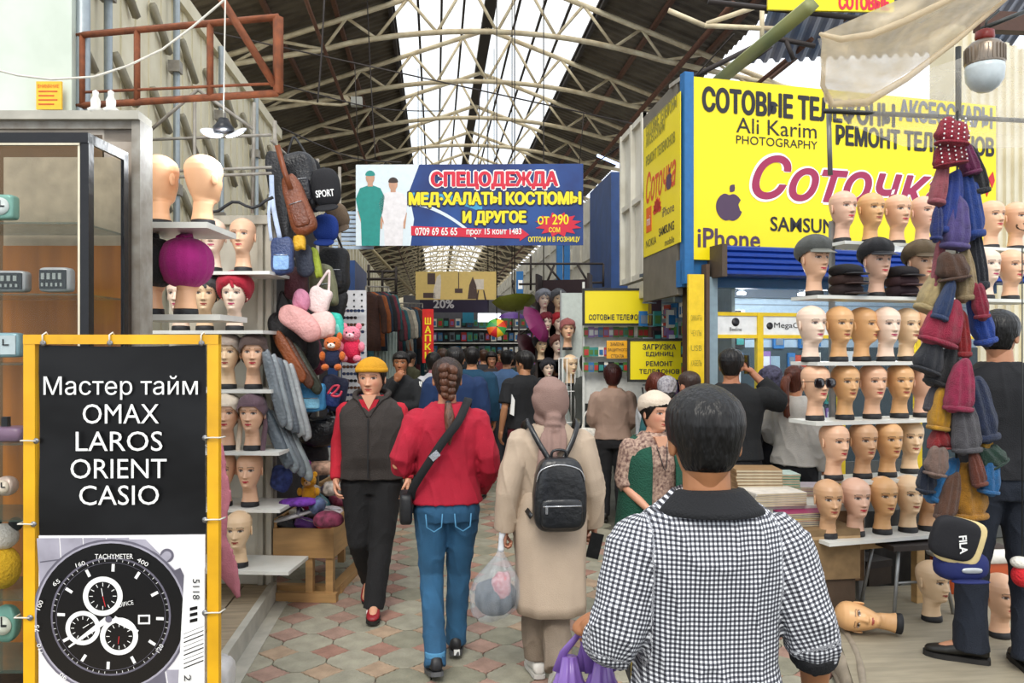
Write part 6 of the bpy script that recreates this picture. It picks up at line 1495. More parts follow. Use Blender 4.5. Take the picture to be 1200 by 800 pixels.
# trolley wheel beside him
tr = thing('shopping_trolley', 'two-wheeled trolley with yellow-rimmed wheel at the checked man\'s left hip', 'trolley', PF(748, 2.5), RZ(0))
b = B(); M = Matrix.Rotation(PI/2, 4, 'Y')
for z in (0,): pass
cz_ = CAM_H+(HOR-800)/FPX*2.5
pts = [Vector((0, .095*math.cos(a), .095*math.sin(a))) for a in [2*PI*i/28 for i in range(29)]]
b.tube([p+Vector((0, 0, cz_)) for p in pts], .014, 8); b.build('tyre', mat('tyre_black', '1b1a18', .7), tr)
b = B(); b.tube([p*.86+Vector((0, 0, cz_)) for p in pts], .012, 8); b.build('wheel_rim', mat('olive_yellow_rim', 'a8923a', .5), tr)
for i in range(6): a = i*PI/3; b = B(); b.tube([Vector((0, 0, cz_)), Vector((0, .08*math.cos(a), cz_+.08*math.sin(a)))], .005, 5); b.build('spoke', MATS['olive_yellow_rim'], tr)
b = B(); b.tube([Vector((.03, .3, 0)), Vector((.03, 0, cz_+.16)), Vector((.05, -.05, cz_+.35))], .011, 7); b.build('strut', M_leg, tr); b = B(); b.box(-.01, .25, .0, .25, cz_-.05, cz_+.03); b.build('base_tray', M_base, tr)
b = B(); b.box(.02, .24, .2, .26, 0, cz_-.05); b.build('foot', M_base, tr)
# --- red sweater woman
rb = PF(524, 4.38); rh = .04; denim = cloth('blue_denim', '2a5a7e', scale=5, var=.35, bscale=260)
redw, HMx, Lf, s_ = person('person', 'woman with braided brown hair in crimson sweater and blue jeans, walking away', rb, rh, h=1.675, fem=True, skin='b07a5c', wid=1.04, detail=1.5, hair='woman', hairc='2b1a14',
    arms={'R': ((.235, -.05, 1.12), (.205, .14, .95), (-1, 0, 0)), 'L': ((-.275, -.06, 1.11), (-.12, .17, 1.10), (0, 0, -1))}, hands=(.6, .6), head=(.05, .02),
    legs={'L': ((-.085, .02, .49), (-.075, -.20, .10), (-.1, 1, -.25)), 'R': ((.07, .10, .48), (.055, .10, .10), (.1, 1, -.05))},
    top=dict(name='crimson_sweater', mat=cloth('crimson_fleece', 'a8122e', bump=.25), e=.026, sleeve=1, z0=.87, amp=.011, fs=10),
    bottom=dict(name='jeans', mat=denim, e=.010, lw=1.04, hem=.05, amp=.008), shoes=dict(mat=mat('sneaker_black', '17171b', .5), sole=mat('sneaker_grey', '4f5052', .6)))
b = B(); mh = hair_mat('3a221a')
for k in range(5):          # thick braid down the back of the head, then a ponytail
    z = 1.625-.037*k; b2 = B()
    for sd_ in (-1, 1):
        b2.sup((sd_*.022*(1-.08*k), -.100+.006*k, z-.012*(sd_+1)/2), (.034-.003*k, .028, .026), 1, 1, 14, 8, M=Matrix.Rotation(sd_*.6, 3, 'Y')); 
    b2.build('braid_strand', mat('braid_brown', '5e3a28', .4, var=.6, scale=40, bump=.6, bscale=90, stretch=(1, 1, .3)), redw)
b = B(); b.sup((0, -.098, 1.437), (.017, .016, .012), 1, 1, 12, 8); b.build('hair_tie', M_base, redw)
b = B(); b.tube([(0, -.098, 1.43), (.004, -.125, 1.37), (.008, -.142, 1.30), (.004, -.150, 1.22)], [.018, .028, .026, .006], 14, True); b.build('ponytail', MATS['braid_brown'], redw)
for sx_ in (-.078, .078):
    b = B(); b.tube([Vector(p)*s_ for p in ((sx_-.045, -.136, .86), (sx_-.04, -.138, .79), (sx_, -.142, .765), (sx_+.04, -.138, .79), (sx_+.045, -.136, .86))], .004, 5); b.build('pocket_seam', mat('pale_denim_seam', '4b86ad', .8), redw)
for q, p0 in (('L', Vector((-.075, -.20, .10))), ('R', Vector((.055, .10, .10)))): b = B(); b.lathe([(.050, .0), (.053, .004), (.053, .042), (.050, .046)], 20, Matrix.Translation(p0*s_)); b.build('turned_up_hem', cloth('pale_denim', '4b86ad'), redw)
b = B(); b.box(-.016, .016, -.078, -.05, .03, .06, Matrix.Translation((.055, .10, 0))); b.build('white_heel_patch', white, redw)
sbg = thing('shoulder_bag', 'black crossbody bag with wide strap on the crimson sweater woman', 'bag', rb, rh)
stm = cloth('black_webbing', '17181b'); b = B()
pth = [(.115, .09, 1.395), (.118, .02, 1.45), (.105, -.06, 1.44), (.05, -.148, 1.34), (-.03, -.166, 1.24), (-.11, -.158, 1.12), (-.185, -.10, .99), (-.20, -.06, .92)]
def ribbon(b, pts, w_, th, nrm):
    pts = [Vector(p) for p in pts]; rings = []
    for i, p in enumerate(pts):
        t = (pts[min(i+1, len(pts)-1)]-pts[max(i-1, 0)]).normalized(); n = Vector(nrm(p)); n = (n-t*n.dot(t)).normalized(); s2 = t.cross(n)
        rings.append([p+s2*w_/2+n*th/2, p+s2*w_/2-n*th/2, p-s2*w_/2-n*th/2, p-s2*w_/2+n*th/2])
    b.loft(rings)
def smoothp(pts, k=4):
    pts = [Vector(p) for p in pts]; out = []
    for i in range(len(pts)-1):
        p0, p1, p2, p3 = pts[max(i-1, 0)], pts[i], pts[i+1], pts[min(i+2, len(pts)-1)]
        for j in range(k):
            t = j/k; out.append(.5*((2*p1)+(-p0+p2)*t+(2*p0-5*p1+4*p2-p3)*t*t+(-p0+3*p1-3*p2+p3)*t**3))
    return out+[pts[-1]]
ribbon(b, smoothp([Vector(p)+Vector((0, -.008, 0)) for p in pth]), .045, .005, lambda p: (p.x*.5, -1 if p.y < .05 else 1, .6 if p.z > 1.4 else .1)); b.build('strap', stm, sbg)
b = B(); b.cbox((-.075, -.178, 1.165), (.052, .008, .036), Matrix.Rotation(-.7, 4, 'Y')); b.build('strap_buckle', mat('silver_metal', 'b9babd', .25, metal=.8), sbg)
b = B(); b.sup((-.225, -.03, .87), (.035, .10, .085), .35, .4, 20, 12); b.build('bag_body', mat('black_nylon', '141518', .5, bump=.2), sbg)
# --- hijab woman
hb_ = PF(645, 4.2); beige = cloth('beige_crepe', 'b3a08c', bump=.2, scale=4)
hij, HMx, Lf, s_ = person('person', 'woman in mauve-brown headscarf and long beige robe, walking away', hb_, .02, h=1.555, fem=True, skin='c08a70', wid=1.10, detail=1.4, hair='woman', hairc='2b1a14',
    arms={'R': ((.235, -.05, 1.10), (.265, .04, .86), (-1, 0, 0)), 'L': ((-.245, -.05, 1.10), (-.265, -.01, .85), (1, 0, 0))}, hands=(.9, 1.2),
    legs={'L': ((-.08, .02, .47), (-.075, .02, .085), (-.1, 1, 0)), 'R': ((.03, .04, .46), (.005, -.22, .16), (-.05, .75, -.75))},
    top=dict(name='robe_top', mat=beige, e=.030, z0=.84, sleeve=1, amp=.012, fs=8, se=1.15),
    bottom=dict(mat=cloth('taupe_trousers', '7d6f60'), lw=1.2, e=.02, hem=.10, amp=.010), shoes=dict(mat=mat('white_canvas', 'dedbd4', .6), sole=mat('white_rubber', 'c8c6c0', .6)),
    hem=dict(name='robe_skirt', mat=beige, rings=[(.40, .205, .19, .215), (.46, .205, .185, .21), (.60, .20, .17, .195), (.78, .205, .155, .175), (.90, .212, .145, .165), (1.0, .195, .13, .145), (1.08, .17, .12, .125)], wave=1.3))
for q in ((.265, .04, .86), (-.265, -.01, .85)):
    b = B(); c = Lf(q); e_ = Lf((q[0]*.9, -.03, 1.08)); d = (c-e_).normalized(); b.tube([c-d*.06, c-d*.035, c-d*.012, c-d*.002], [.050, .056, .046, .032], 20); me = remesh(b, .007, 1); folds(me, .005, 2, 30, dirz=1); me.materials.append(beige); link('gathered_cuff', me, hij)
scm = cloth('mauve_brown_scarf', '8a6f66', bump=.3, scale=5)
b = B(); hz = 1.555-.225*.94; k = .93
b.sup((0, -.004, hz+.125*k), (.098, .122, .122), .95, 1, 32, 20); b.tube([(0, .015, hz+.03), (0, -.01, hz-.06), (0, -.01, hz-.10)], [.085, .078, .10], 24, True)
b.tube([(0, -.09, hz+.02), (-.005, -.10, hz-.03)], [.045, .04], 14, True)
b.tube([(-.02, -.105, hz-.01), (-.035, -.14, hz-.08), (-.045, -.165, hz-.18), (-.055, -.175, hz-.27)], [.030, .042, .055, .062], 20, flat=.35, up=(1, 0, 0))
b.tube([(.03, -.10, hz-.01), (.03, -.125, hz-.06), (.022, -.15, hz-.14)], [.028, .034, .040], 16, flat=.4, up=(1, 0, 0))
me = remesh(b, .008, 2)
NRM = [v.normal.copy() for v in me.vertices]
for v in me.vertices:
    c = v.co.copy(); q = math.sin((c.x*.6+c.z)*75+8*nse(c.x*6, c.y*6, c.z*6)) if c.z > hz-.02 else math.sin(c.x*150+4*nse(c.x*5, 0, c.z*5)); a_ = .0028*(1 if c.z > hz+.02 else 1.7); v.co = c+NRM[v.index]*a_*q
me.materials.append(scm); link('headscarf', me, hij)
bp = thing('backpack', 'small black leather backpack on the robed woman\'s back', 'backpack', hb_, .02); lth = mat('black_leather', '14161a', .35, bump=.25, scale=30, coat=.2)
b = B(); b.sup((.01, -.215, 1.0), (.135, .062, .185), .45, .45, 28, 18, dent=lambda p: Vector((p.x*(1-.18*max(0, p.z/.185)), p.y, p.z))); b.build('bag_body', lth, bp)
b = B(); b.sup((.01, -.275, .915), (.105, .024, .075), .4, .45, 24, 12); b.build('front_pocket', lth, bp); zm_ = mat('silver_metal', 'b9babd')
b = B(); b.tube([(-.085, -.300, .955), (.105, -.300, .955)], .004, 6); b.build('zip', zm_, bp); b = B(); b.box(-.075, -.063, -.308, -.300, .92, .955); b.build('zip_pull', zm_, bp)
b = B(); b.tube(smoothp([(-.112, -.262, 1.07), (-.09, -.272, 1.13), (.0, -.275, 1.155), (.10, -.272, 1.13), (.13, -.262, 1.07)]), .004, 6); b.build('zip', zm_, bp)
b = B(); b.tube(smoothp([(-.03, -.20, 1.17), (-.02, -.205, 1.215), (.04, -.205, 1.215), (.05, -.20, 1.17)]), .007, 6); b.build('top_loop', lth, bp)
for sd_ in (-1, 1):
    b = B(); ribbon(b, smoothp([(sd_*.03, -.19, 1.16), (sd_*.085, -.155, 1.25), (sd_*.125, -.10, 1.335), (sd_*.135, -.02, 1.355), (sd_*.14, .09, 1.28), (sd_*.165, .13, 1.1), (sd_*.16, .02, .95), (sd_*.125, -.17, .88)]), .026, .006, lambda p: (sd_*.3, -1 if p.y < 0 else 1, .8 if p.z > 1.3 else 0)); b.build('shoulder_strap', lth, bp)
hl = rotv(hb_, .02, Lf((-.29, -.04, .765)))
cbg = thing('carrier_bag', 'clear plastic carrier bag of dark clothing in the robed woman\'s left hand', 'bag', hl, 0)
b = B(); rs = []
for z, q in ((-.37, .15), (-.36, .6), (-.32, .92), (-.24, 1.02), (-.16, .85), (-.09, .45), (-.04, .17), (.0, .09), (.05, .1)):
    rs.append([Vector((-.03*min(1, -z*4 if z < 0 else 0)+.135*q*math.cos(a)*(1+.06*math.sin(a*8+z*7)), .11*q*math.sin(a)*(1+.08*math.sin(a*11)), z+.02*(math.cos(a)*(z < -.3)))) for a in [2*PI*i/60 for i in range(60)]])
b.loft(rs); b.build('plastic_film', sheer('clear_polythene', 'd5dde6', .26, .12, .1), cbg)
b = B(); b.sup((-.03, 0, -.255), (.106, .078, .092), .8, .8, 22, 14, dent=lambda p: p*(1+.1*nse(p.x*20, p.y*20, p.z*20))); b.build('dark_garment', cloth('navy_garment', '27333f', var=.6, scale=14), cbg)
b = B(); b.sup((.0, -.035, -.19), (.052, .048, .07), .8, .8, 18, 12, dent=lambda p: p*(1+.2*nse(p.x*30, p.y*30, p.z*30))); b.build('red_white_garment', mat('redwhite_print', 'b55a62', .8, scale=30, var=.9, dirt='8a1830', tint='d8c4c6'), cbg)
b = B(); b.tube([(0, 0, -.01), (0, .0, .04), (.01, 0, .085)], [.018, .012, .02], 10, True); b.build('twisted_handle', mat('white_polythene', 'd9dde2', .3, var=.2), cbg)
hr = rotv(hb_, .02, Lf((.272, .06, .79)))
mp_ = thing('mobile_phone', 'black mobile phone in the robed woman\'s right hand', 'phone', hr, 0); b = B(); b.cbox((-.005, -.035, -.045), (.068, .010, .135), Matrix.Rotation(.25, 4, 'Y')); b.build('phone_body', mat('phone_black', '0e0f12', .2), mp_)
# --- woman in the mustard cap
yb_ = PF(436, 5.25); yh = PI-.08; vestm = cloth('charcoal_fleece', '352f2c', bump=.5, scale=30)
yw, HMx, Lf, s_ = person('person', 'woman in mustard cap, charcoal fleece gilet and red sleeves, walking towards us', yb_, yh, h=1.66, fem=True, skin='cf9a7c', wid=1.16, detail=1.35, hair='woman', hairc='1a1210',
    arms={'R': ((.235, -.03, 1.12), (.225, .08, .90), (-1, 0, 0)), 'L': ((-.24, -.03, 1.12), (-.25, .07, .90), (1, 0, 0))}, hands=(.5, .5), head=(-.10, -.06), belly=.03, headx=1.06,
    legs={'R': ((.08, .02, .47), (.05, -.22, .17), (.1, .8, -.6)), 'L': ((-.07, .05, .47), (-.035, .14, .09), (-.1, 1, 0))},
    top=dict(name='red_jumper', mat=cloth('red_knit', 'b5162c'), e=.010, sleeve=1, amp=.006), vest=dict(name='fleece_gilet', mat=vestm, e=.034, z0=.86, amp=.008, flare=.012),
    bottom=dict(mat=cloth('black_trousers', '131316'), lw=1.05), shoes=dict(mat=mat('red_black_sandal', '8f1a24', .5)), headsc=1.10)
b = B(); b.tube(smoothp([(-.105, .055, 1.415), (-.06, .105, 1.385), (-.02, .128, 1.33), (0, .140, 1.29)]), [.018]*12+[.012], 8, True, flat=.5); b.tube(smoothp([(.105, .055, 1.415), (.06, .105, 1.385), (.02, .128, 1.33), (0, .140, 1.29)]), [.018]*12+[.012], 8, True, flat=.5)
b.tube(smoothp([(-.105, .05, 1.42), (-.10, -.04, 1.44), (0, -.09, 1.455), (.10, -.04, 1.44), (.105, .05, 1.42)]), .020, 8, True); me = remesh(b, .007, 2); me.materials.append(vestm); link('stand_collar', me, yw)
b = B(); b.prism([(-.065, 1.40), (0, 1.27), (.065, 1.40)], .095, .131); b.build('red_neckline', MATS['red_knit'], yw)
b = B(); b.prism([(-.048, 1.43), (0, 1.335), (.048, 1.43)], .10, .134); b.build('bare_neck', mat('neck_skin', 'cf9a7c', .5, var=.05), yw)
b = B(); b.box(-.004, .004, .155, .17, .90, 1.28); b.build('front_zip', M_base, yw)
def fn(a, z):
    lo = .158-.012*abs(a)/PI*2
    return (.011+.004*math.sin(min(1, (z-lo)/.02)*PI/2)+.0016*nse(a*6, z*30, 2)) if z > lo-.004 else None
b = shell(fn); b.v = [tuple(HMx @ Vector(v)) for v in b.v]; b.build('mustard_cap', cloth('mustard_jersey', 'c9900f'), yw)
b = B(); n_ = 36; A = [2*PI*i/n_ for i in range(n_)]; rs = [[HMx @ hpoint(a, z-.010*abs(math.atan2(math.sin(a), math.cos(a)))/PI*2, False, off=o_) for a in A] for z, o_ in ((.150, .010), (.150, .017), (.172, .018), (.174, .010))]; b.loft(rs, cap=False); b.build('cap_band', MATS['mustard_jersey'], yw)
b = B(); b.cbox((-.035, .185, .06), (.075, .06, .018)); b.M = None; b.build('white_strap', white, yw)
# --- woman in the green waistcoat
gw_ = PF(764, 4.55); gh = PI+.22
pat = mat('patterned_blouse', '6a4440', .8, scale=62, var=1.2, dirt='180810', tint='e0c4ac', bump=.1)
gw, HMx, Lf, s_ = person('person', 'woman in cream head wrap and long green waistcoat, talking beside the checked shirt', gw_, gh, h=1.47, fem=True, skin='c99478', wid=1.12, detail=1.35, hair='woman', hairc='14100e', lean=.05,
    arms={'R': ((.22, .0, 1.12), (.13, .20, .98), (-1, 0, .3)), 'L': ((-.22, .0, 1.12), (-.10, .22, 1.0), (1, 0, .3))}, hands=(.6, .6), head=(.22, -.05),
    top=dict(name='patterned_blouse', mat=pat, e=.016, sleeve=.56, amp=.006), bottom=dict(mat=MATS['black_trousers']), hem=dict(name='blouse_skirt', mat=pat, rings=[(.55, .23, .2, .2), (.7, .22, .18, .19), (.9, .2, .15, .16), (1.0, .18, .13, .14)]), headsc=1.05)
gv = cloth('green_knit', '0f4a38', bump=.6, bscale=120)
b = B(); rs = []
for z, hw_, yf, yk in ((.42, .27, .235, .24), (.6, .262, .22, .225), (.8, .245, .19, .20), (.95, .228, .18, .18), (1.1, .212, .178, .155), (1.25, .205, .178, .155), (1.33, .195, .158, .15), (1.385, .165, .118, .125), (1.42, .12, .085, .10)):
    rs.append([Vector(((hw_+.004)*math.sin(a), (yf if math.cos(a) > 0 else yk)*math.cos(a), z))*s_ for a in [.40+(2*PI-.80)*i/40 for i in range(41)]])
vs = [p for r_ in rs for p in r_]; b.add(vs, [(i*41+j, i*41+j+1, (i+1)*41+j+1, (i+1)*41+j) for i in range(len(rs)-1) for j in range(40)]); o = b.build('green_waistcoat', gv, gw); md = o.modifiers.new('t', 'SOLIDIFY'); md.thickness = .008
b = B(); b.prism([(-.05, 1.43), (0, 1.30), (.05, 1.43)], .085*s_+.02, .135, Matrix.Scale(s_, 4)); b.build('bare_neck', mat('neck_skin', 'cf9a7c'), gw)
b = B(); b.tube(smoothp([Vector(p)*s_ for p in ((-.06, .07, 1.46), (-.03, .15, 1.33), (0, .175, 1.22), (.03, .15, 1.33), (.06, .07, 1.46))]), .0025, 5); b.build('neck_cord', M_base, gw)
def fn(a, z):
    aa = abs(a); lo = .170-.016*aa if aa < 1.2 else .150-.045*(aa-1.2)
    return (.012+.014*math.sin(min(1, max(0, z-lo)/.05)*PI/2)+.0022*math.sin(z*95+a*4)) if z > lo-.004 else None
b = shell(fn); b.v = [tuple(HMx @ Vector(v)) for v in b.v]; b.build('head_wrap', cloth('cream_wrap', 'd3c3b0'), gw)
# --- middle distance
def simple(px, d, hd, h, label, topc, botc, crown=None, **k):
    fem = k.pop('fem', False); z = k.pop('z', 0)
    return person('person', label, PF(px, d, z), hd, h=h, fem=fem, detail=k.pop('detail', .85), top=dict(k.pop('top', {}), mat=cloth('cloth_'+topc, topc)), bottom=dict(k.pop('bottom', {}), mat=cloth('cloth_'+botc, botc)), **k)
polo, HMx, Lf, s_ = simple(615, 8.3, .25, 1.70, 'man in black polo shirt and dark red trousers walking away up the aisle', '15161a', '5c0f22', detail=1.2, skin='b98460',
    top=dict(sleeve=.42, e=.022), bottom=dict(lw=1.05), legs={'L': ((-.10, .04, .48), (-.13, -.20, .12), (-.5, .9, -.2)), 'R': ((.09, .08, .48), (.08, .10, .09), (.1, 1, 0))}, arms={'L': ((-.24, -.05, 1.12), (-.25, .03, .88), (1, 0, 0))}, head=(.5, 0))
b = B(); b.prism([(-.205, 1.06), (-.165, 1.04), (-.155, 1.20), (-.185, 1.26)], -.125, -.10); b.build('white_flash', white, polo)
beigeW, HMx, Lf, s_ = simple(718, 8.0, -.15, 1.555, 'woman with auburn hair in a beige cardigan, back to us by the phone stall', '9d8374', '16161a', fem=True, hair='bob', hairc='3a1512', detail=1.1, wid=1.12, top=dict(e=.026, amp=.009),
    arms={'L': ((-.24, -.02, 1.12), (-.14, .14, .98), (1, 0, 0)), 'R': ((.24, -.02, 1.12), (.16, .14, 1.0), (-1, 0, 0))})
wb = thing('handbag', 'white patterned handbag at the beige cardigan woman\'s left side', 'bag', rotv(PF(718, 8.0), -.15, (-.24, .02, .80)), 0)
b = B(); b.sup((0, 0, 0), (.11, .05, .13), .4, .6, 20, 12); b.build('bag_body', mat('white_floral', 'd8d4cc', .6, scale=26, var=.5, dirt='7a7f72'), wb); b = B(); b.tube(smoothp([(-.07, 0, .11), (-.03, 0, .28), (.03, 0, .28), (.07, 0, .11)]), .007, 6); b.build('handle', MATS['white_floral'], wb)
gjk, _, _, _ = simple(690, 8.9, -.9, 1.66, 'woman with tied black hair in a grey puffer jacket near the white rack', '4a4d4a', '1d1f24', fem=True, hair='bob', hairc='100d0d', top=dict(e=.035))
lw, _, _, _ = simple(757, 6.95, PI+.8, 1.52, 'woman with reddish hair in a pale grey top bending over the counter', 'c9ccd0', '2a2d36', fem=True, hair='bob', hairc='5a2416', lean=.12, head=(0, -.6), arms={'R': ((.2, .1, 1.15), (.1, .3, 1.05), (-1, 0, 0)), 'L': ((-.2, .1, 1.15), (-.1, .3, 1.05), (1, 0, 0))})
lwb = thing('shoulder_bag', 'thin black strap bag on the reddish-haired woman', 'bag', PF(748, 7.3), 0); b = B(); b.tube([(0, -.14, 1.38), (.02, -.17, 1.2), (.06, -.17, 1.0)], .008, 6); b.build('strap', stm, lwb); b = B(); b.sup((.06, -.17, .92), (.09, .03, .08), .4, .5, 16, 8); b.build('bag_body', stm, lwb)
tw, HMx, _, s_ = simple(783, 6.5, -.2, 1.50, 'person in teal shirt and grey patterned headscarf before the yellow repair sign', '24565a', '22242a', fem=True, hair='woman', hairc='5a5452', lean=.1, head=(0, -.35), wid=1.15)
b = shell(lambda a, z: .014+.003*math.sin(a*9+z*50) if z > .10-.02*abs(a) else None); b.v = [tuple(HMx @ Vector(v)) for v in b.v]; b.build('headscarf', mat('grey_pattern_scarf', '8b8790', .8, scale=60, var=1.0, dirt='4a464e', tint='d0ccd0'), tw)
bm_, _, _, _ = simple(809, 6.15, .1, 1.55, 'man with thinning hair seen from behind at the kiosk corner', '3a332f', '1c1c20', hair='thin', hairc='3a2a24', skin='c08468', head=(.2, -.1))
pm_, HMx, Lf, s_ = simple(857, 5.9, -.35, 1.72, 'man in black sweater holding a phone to his right ear, back to us', '15171a', '16171b', wid=1.22, detail=1.1, skin='b57a5a', head=(-.15, 0), top=dict(e=.024, sleeve=.86),
    arms={'R': ((.37, .05, 1.30), (.15, .10, 1.53), (-1, .2, 0)), 'L': ((-.25, -.02, 1.12), (-.26, .08, .90), (1, 0, 0))}, hands=(.8, .4))
b = shell(lambda a, z: .013 if z > .165-.01*abs(a) else None); b.v = [tuple(HMx @ Vector(v)) for v in b.v]; b.build('black_cap', MATS['black_collar'], pm_)
phn = thing('mobile_phone', 'dark phone pressed to the ear of the black-sweater man', 'phone', rotv(PF(857, 5.9), -.35, Lf((.11, .10, 1.59))), 0); b = B(); b.cbox((0, 0, 0), (.012, .07, .14)); b.build('phone_body', MATS['phone_black'], phn)
pw_, HMx, Lf, s_ = simple(932, 6.05, -.9, 1.60, 'woman with long auburn ponytail in a white jacket beside the kiosk', 'cfcac2', '17181c', fem=True, hair='woman', hairc='55281a', detail=1.1, top=dict(e=.034, amp=.012), arms={'L': ((-.23, .0, 1.12), (-.12, .2, 1.02), (1, 0, 0))})
b = B(); b.tube(smoothp([HMx @ Vector((0, -.10, .14)), HMx @ Vector((-.01, -.16, .10)), HMx @ Vector((-.015, -.17, .0)), HMx @ Vector((-.01, -.155, -.12)), HMx @ Vector((0, -.145, -.20))]), [.022]*3+[.034]*8+[.026]*5+[.01], 14, True); b.build('ponytail', mat('auburn_hair', '6a3420', .4, var=.6, scale=40, bump=.6, bscale=90, stretch=(1, 1, .2)), pw_)
b = shell(lambda a, z: .016 if z > .185 else None)
dkw, HMx, _, _ = simple(904, 6.45, .5, 1.58, 'person in dark patterned scarf between the phone caller and the ponytail woman', '1b1a22', '15161a', fem=True, hair='woman', hairc='17121a')
b = shell(lambda a, z: .014+.004*math.sin(z*60+a*3) if (z > .16-.02*abs(a) or abs(a) > 1.2) else None); b.v = [tuple(HMx @ Vector(v)) for v in b.v]; b.build('headscarf', mat('dark_floral', '2a2434', .8, scale=40, var=1.0, dirt='141018', tint='6a6a8a'), dkw)
# --- man in black at the right edge, standing on the platform
rm, HMx, Lf, s_ = person('person', 'man in black T-shirt and dark jeans with his back to us at the right edge', PF(1172, 4.08, .12), -.12, h=1.80, skin='b58060', wid=1.08, detail=1.4, hair='man', hairc='0e0c0c', head=(-.7, -.05),
    legs={'L': ((-.12, .03, .48), (-.13, .02, .085), (-1.2, .6, 0)), 'R': ((.10, -.04, .48), (.085, -.10, .085), (.2, 1, 0))}, arms={'L': ((-.25, .05, 1.16), (-.10, .22, 1.10), (0, 0, 1)), 'R': ((.26, .02, 1.14), (.2, .24, 1.06), (-1, 0, 0))},
    top=dict(name='black_tshirt', mat=cloth('black_jersey', '14151a'), e=.024, sleeve=.9, z0=.85, amp=.008), bottom=dict(name='dark_jeans', mat=cloth('dark_denim', '121a28', scale=5), lw=1.12, e=.014, hem=.01, hw=1.25))
# --- chin-on-hand man
cm_, HMx, Lf, s_ = simple(470, 8.5, PI-.1, 1.69, 'man in dark striped tracksuit top resting his chin on his hand, watching', '1c1e22', '15161a', skin='a8704e', detail=1.0, arms={'R': ((.2, .12, 1.14), (.03, .16, 1.40), (-.3, -1, 0)), 'L': ((-.2, .1, 1.12), (.10, .2, 1.12), (0, 0, 1))}, hands=(1.0, .5))
for x in (-.205, -.222): b = B(); b.tube([(x, .06, 1.38), (x-.025, .06, 1.18)], .006, 5); b.build('white_stripe', white, cm_)
# --- blue-jacket men and the crowd beyond
simple(533, 7.6, .05, 1.735, 'large man in a navy blue jacket directly beyond the crimson sweater woman', '15305a', '1a1c22', wid=1.22, top=dict(e=.035), detail=.9)
simple(553, 9.2, -.1, 1.74, 'man in a petrol blue jacket beyond the navy-jacket man', '11405c', '1a1c22', wid=1.12, top=dict(e=.03), detail=.8)
crowd = [(508, 10.2, 0, 1.66, 'person in a white shirt with a pink hood left of the navy-jacket man', 'cfcfd6', '2a2c34', True, 'pinkhood'), (519, 11.5, .1, 1.72, 'dark-haired man in black beyond the pink-hooded person', '1b1b20', '202228', False, 0),
 (576, 12.5, PI, 1.66, 'small distant woman in grey-brown walking towards us mid-aisle', '3a3233', '1d1d22', True, 0), (567, 14.0, .2, 1.7, 'distant man in charcoal, left of the approaching woman', '2a2a30', '1d1d22', False, 0),
 (600, 13.0, .1, 1.66, 'distant woman in dark green near the centre of the aisle', '1f2f2a', '1d1d22', True, 0), (594, 10.8, -.3, 1.70, 'man in a pale blue jacket left of the black polo man', '5a7ba8', '20222a', False, 0),
 (640, 11.5, -.6, 1.67, 'shopper in dark brown beyond the black polo man', '33261f', '1d1d22', True, 0), (652, 10.2, .9, 1.62, 'woman in a maroon top browsing the right-hand stall', '4a1720', '1d1d22', True, 0),
 (666, 12.5, -.8, 1.7, 'man in slate grey beside the distant mannequin stall', '3a424c', '1d1d22', False, 0), (546, 16, 0, 1.72, 'far-off man in black, furthest left of the central crowd', '1b1b1f', '1d1d22', False, 0),
 (586, 17, PI, 1.68, 'far-off person in muted red walking towards us', '6a2a2a', '1d1d22', False, 0), (612, 18, 0, 1.7, 'far-off man in navy among the crowd', '1d2740', '1d1d22', False, 0), (630, 15.5, 0, 1.66, 'far-off woman in black with her back to us', '18181b', '1d1d22', True, 0),
 (480, 13, -.8, 1.68, 'shopper in olive looking into the left stalls', '3d3d28', '1d1d22', False, 0), (455, 11.5, .6, 1.62, 'woman in dark teal at the left clothes stall', '173f42', '1d1d22', True, 0)]
for px, d, hd, h, lb_, tc_, bc_, fm_, ex in crowd:
    r, HMx, _, _ = simple(px, d, hd, h, lb_, tc_, bc_, fem=fm_, detail=.6, hair='bob' if fm_ else 'man', skin='b98463', hairc=('1a1412', '2b1a12', '120e0e', '3c2416')[int(px) % 4])
    if ex: b = shell(lambda a, z: .02 if (z > .1 or abs(a) > 1.2) else None); b.v = [tuple(HMx @ Vector(v)) for v in b.v]; b.build('hood', cloth('pink_cloth', 'd78a98'), r)
# ================================================================== BAG STALL (left)
stl = thing('bag_stall_frame', 'metal posts and rails of the bag stall on the left', 'frame', (0, 0, 0))
for px, d in ((322, 5.5), (372, 6.6), (398, 6.9)): bar3('post', PF(px, d, 0), PF(px, d, 3.3), .014, M_iron, stl, 7)
for a, c in (((318, 165, 5.4), (398, 240, 6.8)), ((318, 290, 5.5), (400, 330, 6.8)), ((318, 410, 5.5), (400, 408, 6.8)), ((318, 470, 5.5), (395, 450, 6.8))): bar3('rail', P(*a), P(*c), .010, M_iron, stl, 7)
bckp = thing('backing_sheet', 'dark cloth backing behind the hanging bags', 'sheet', (0, 0, 0))
b = B(); a, c = PF(316, 6.0), PF(384, 7.2); b.slab([tuple(a.xy), tuple(c.xy), (c.x-.03, c.y+.02), (a.x-.03, a.y+.02)], .4, 2.75); b.build('cloth', cloth('dark_backing', '2e2a2c', var=.4), bckp)
GB = 'bags hanging on the left stall'
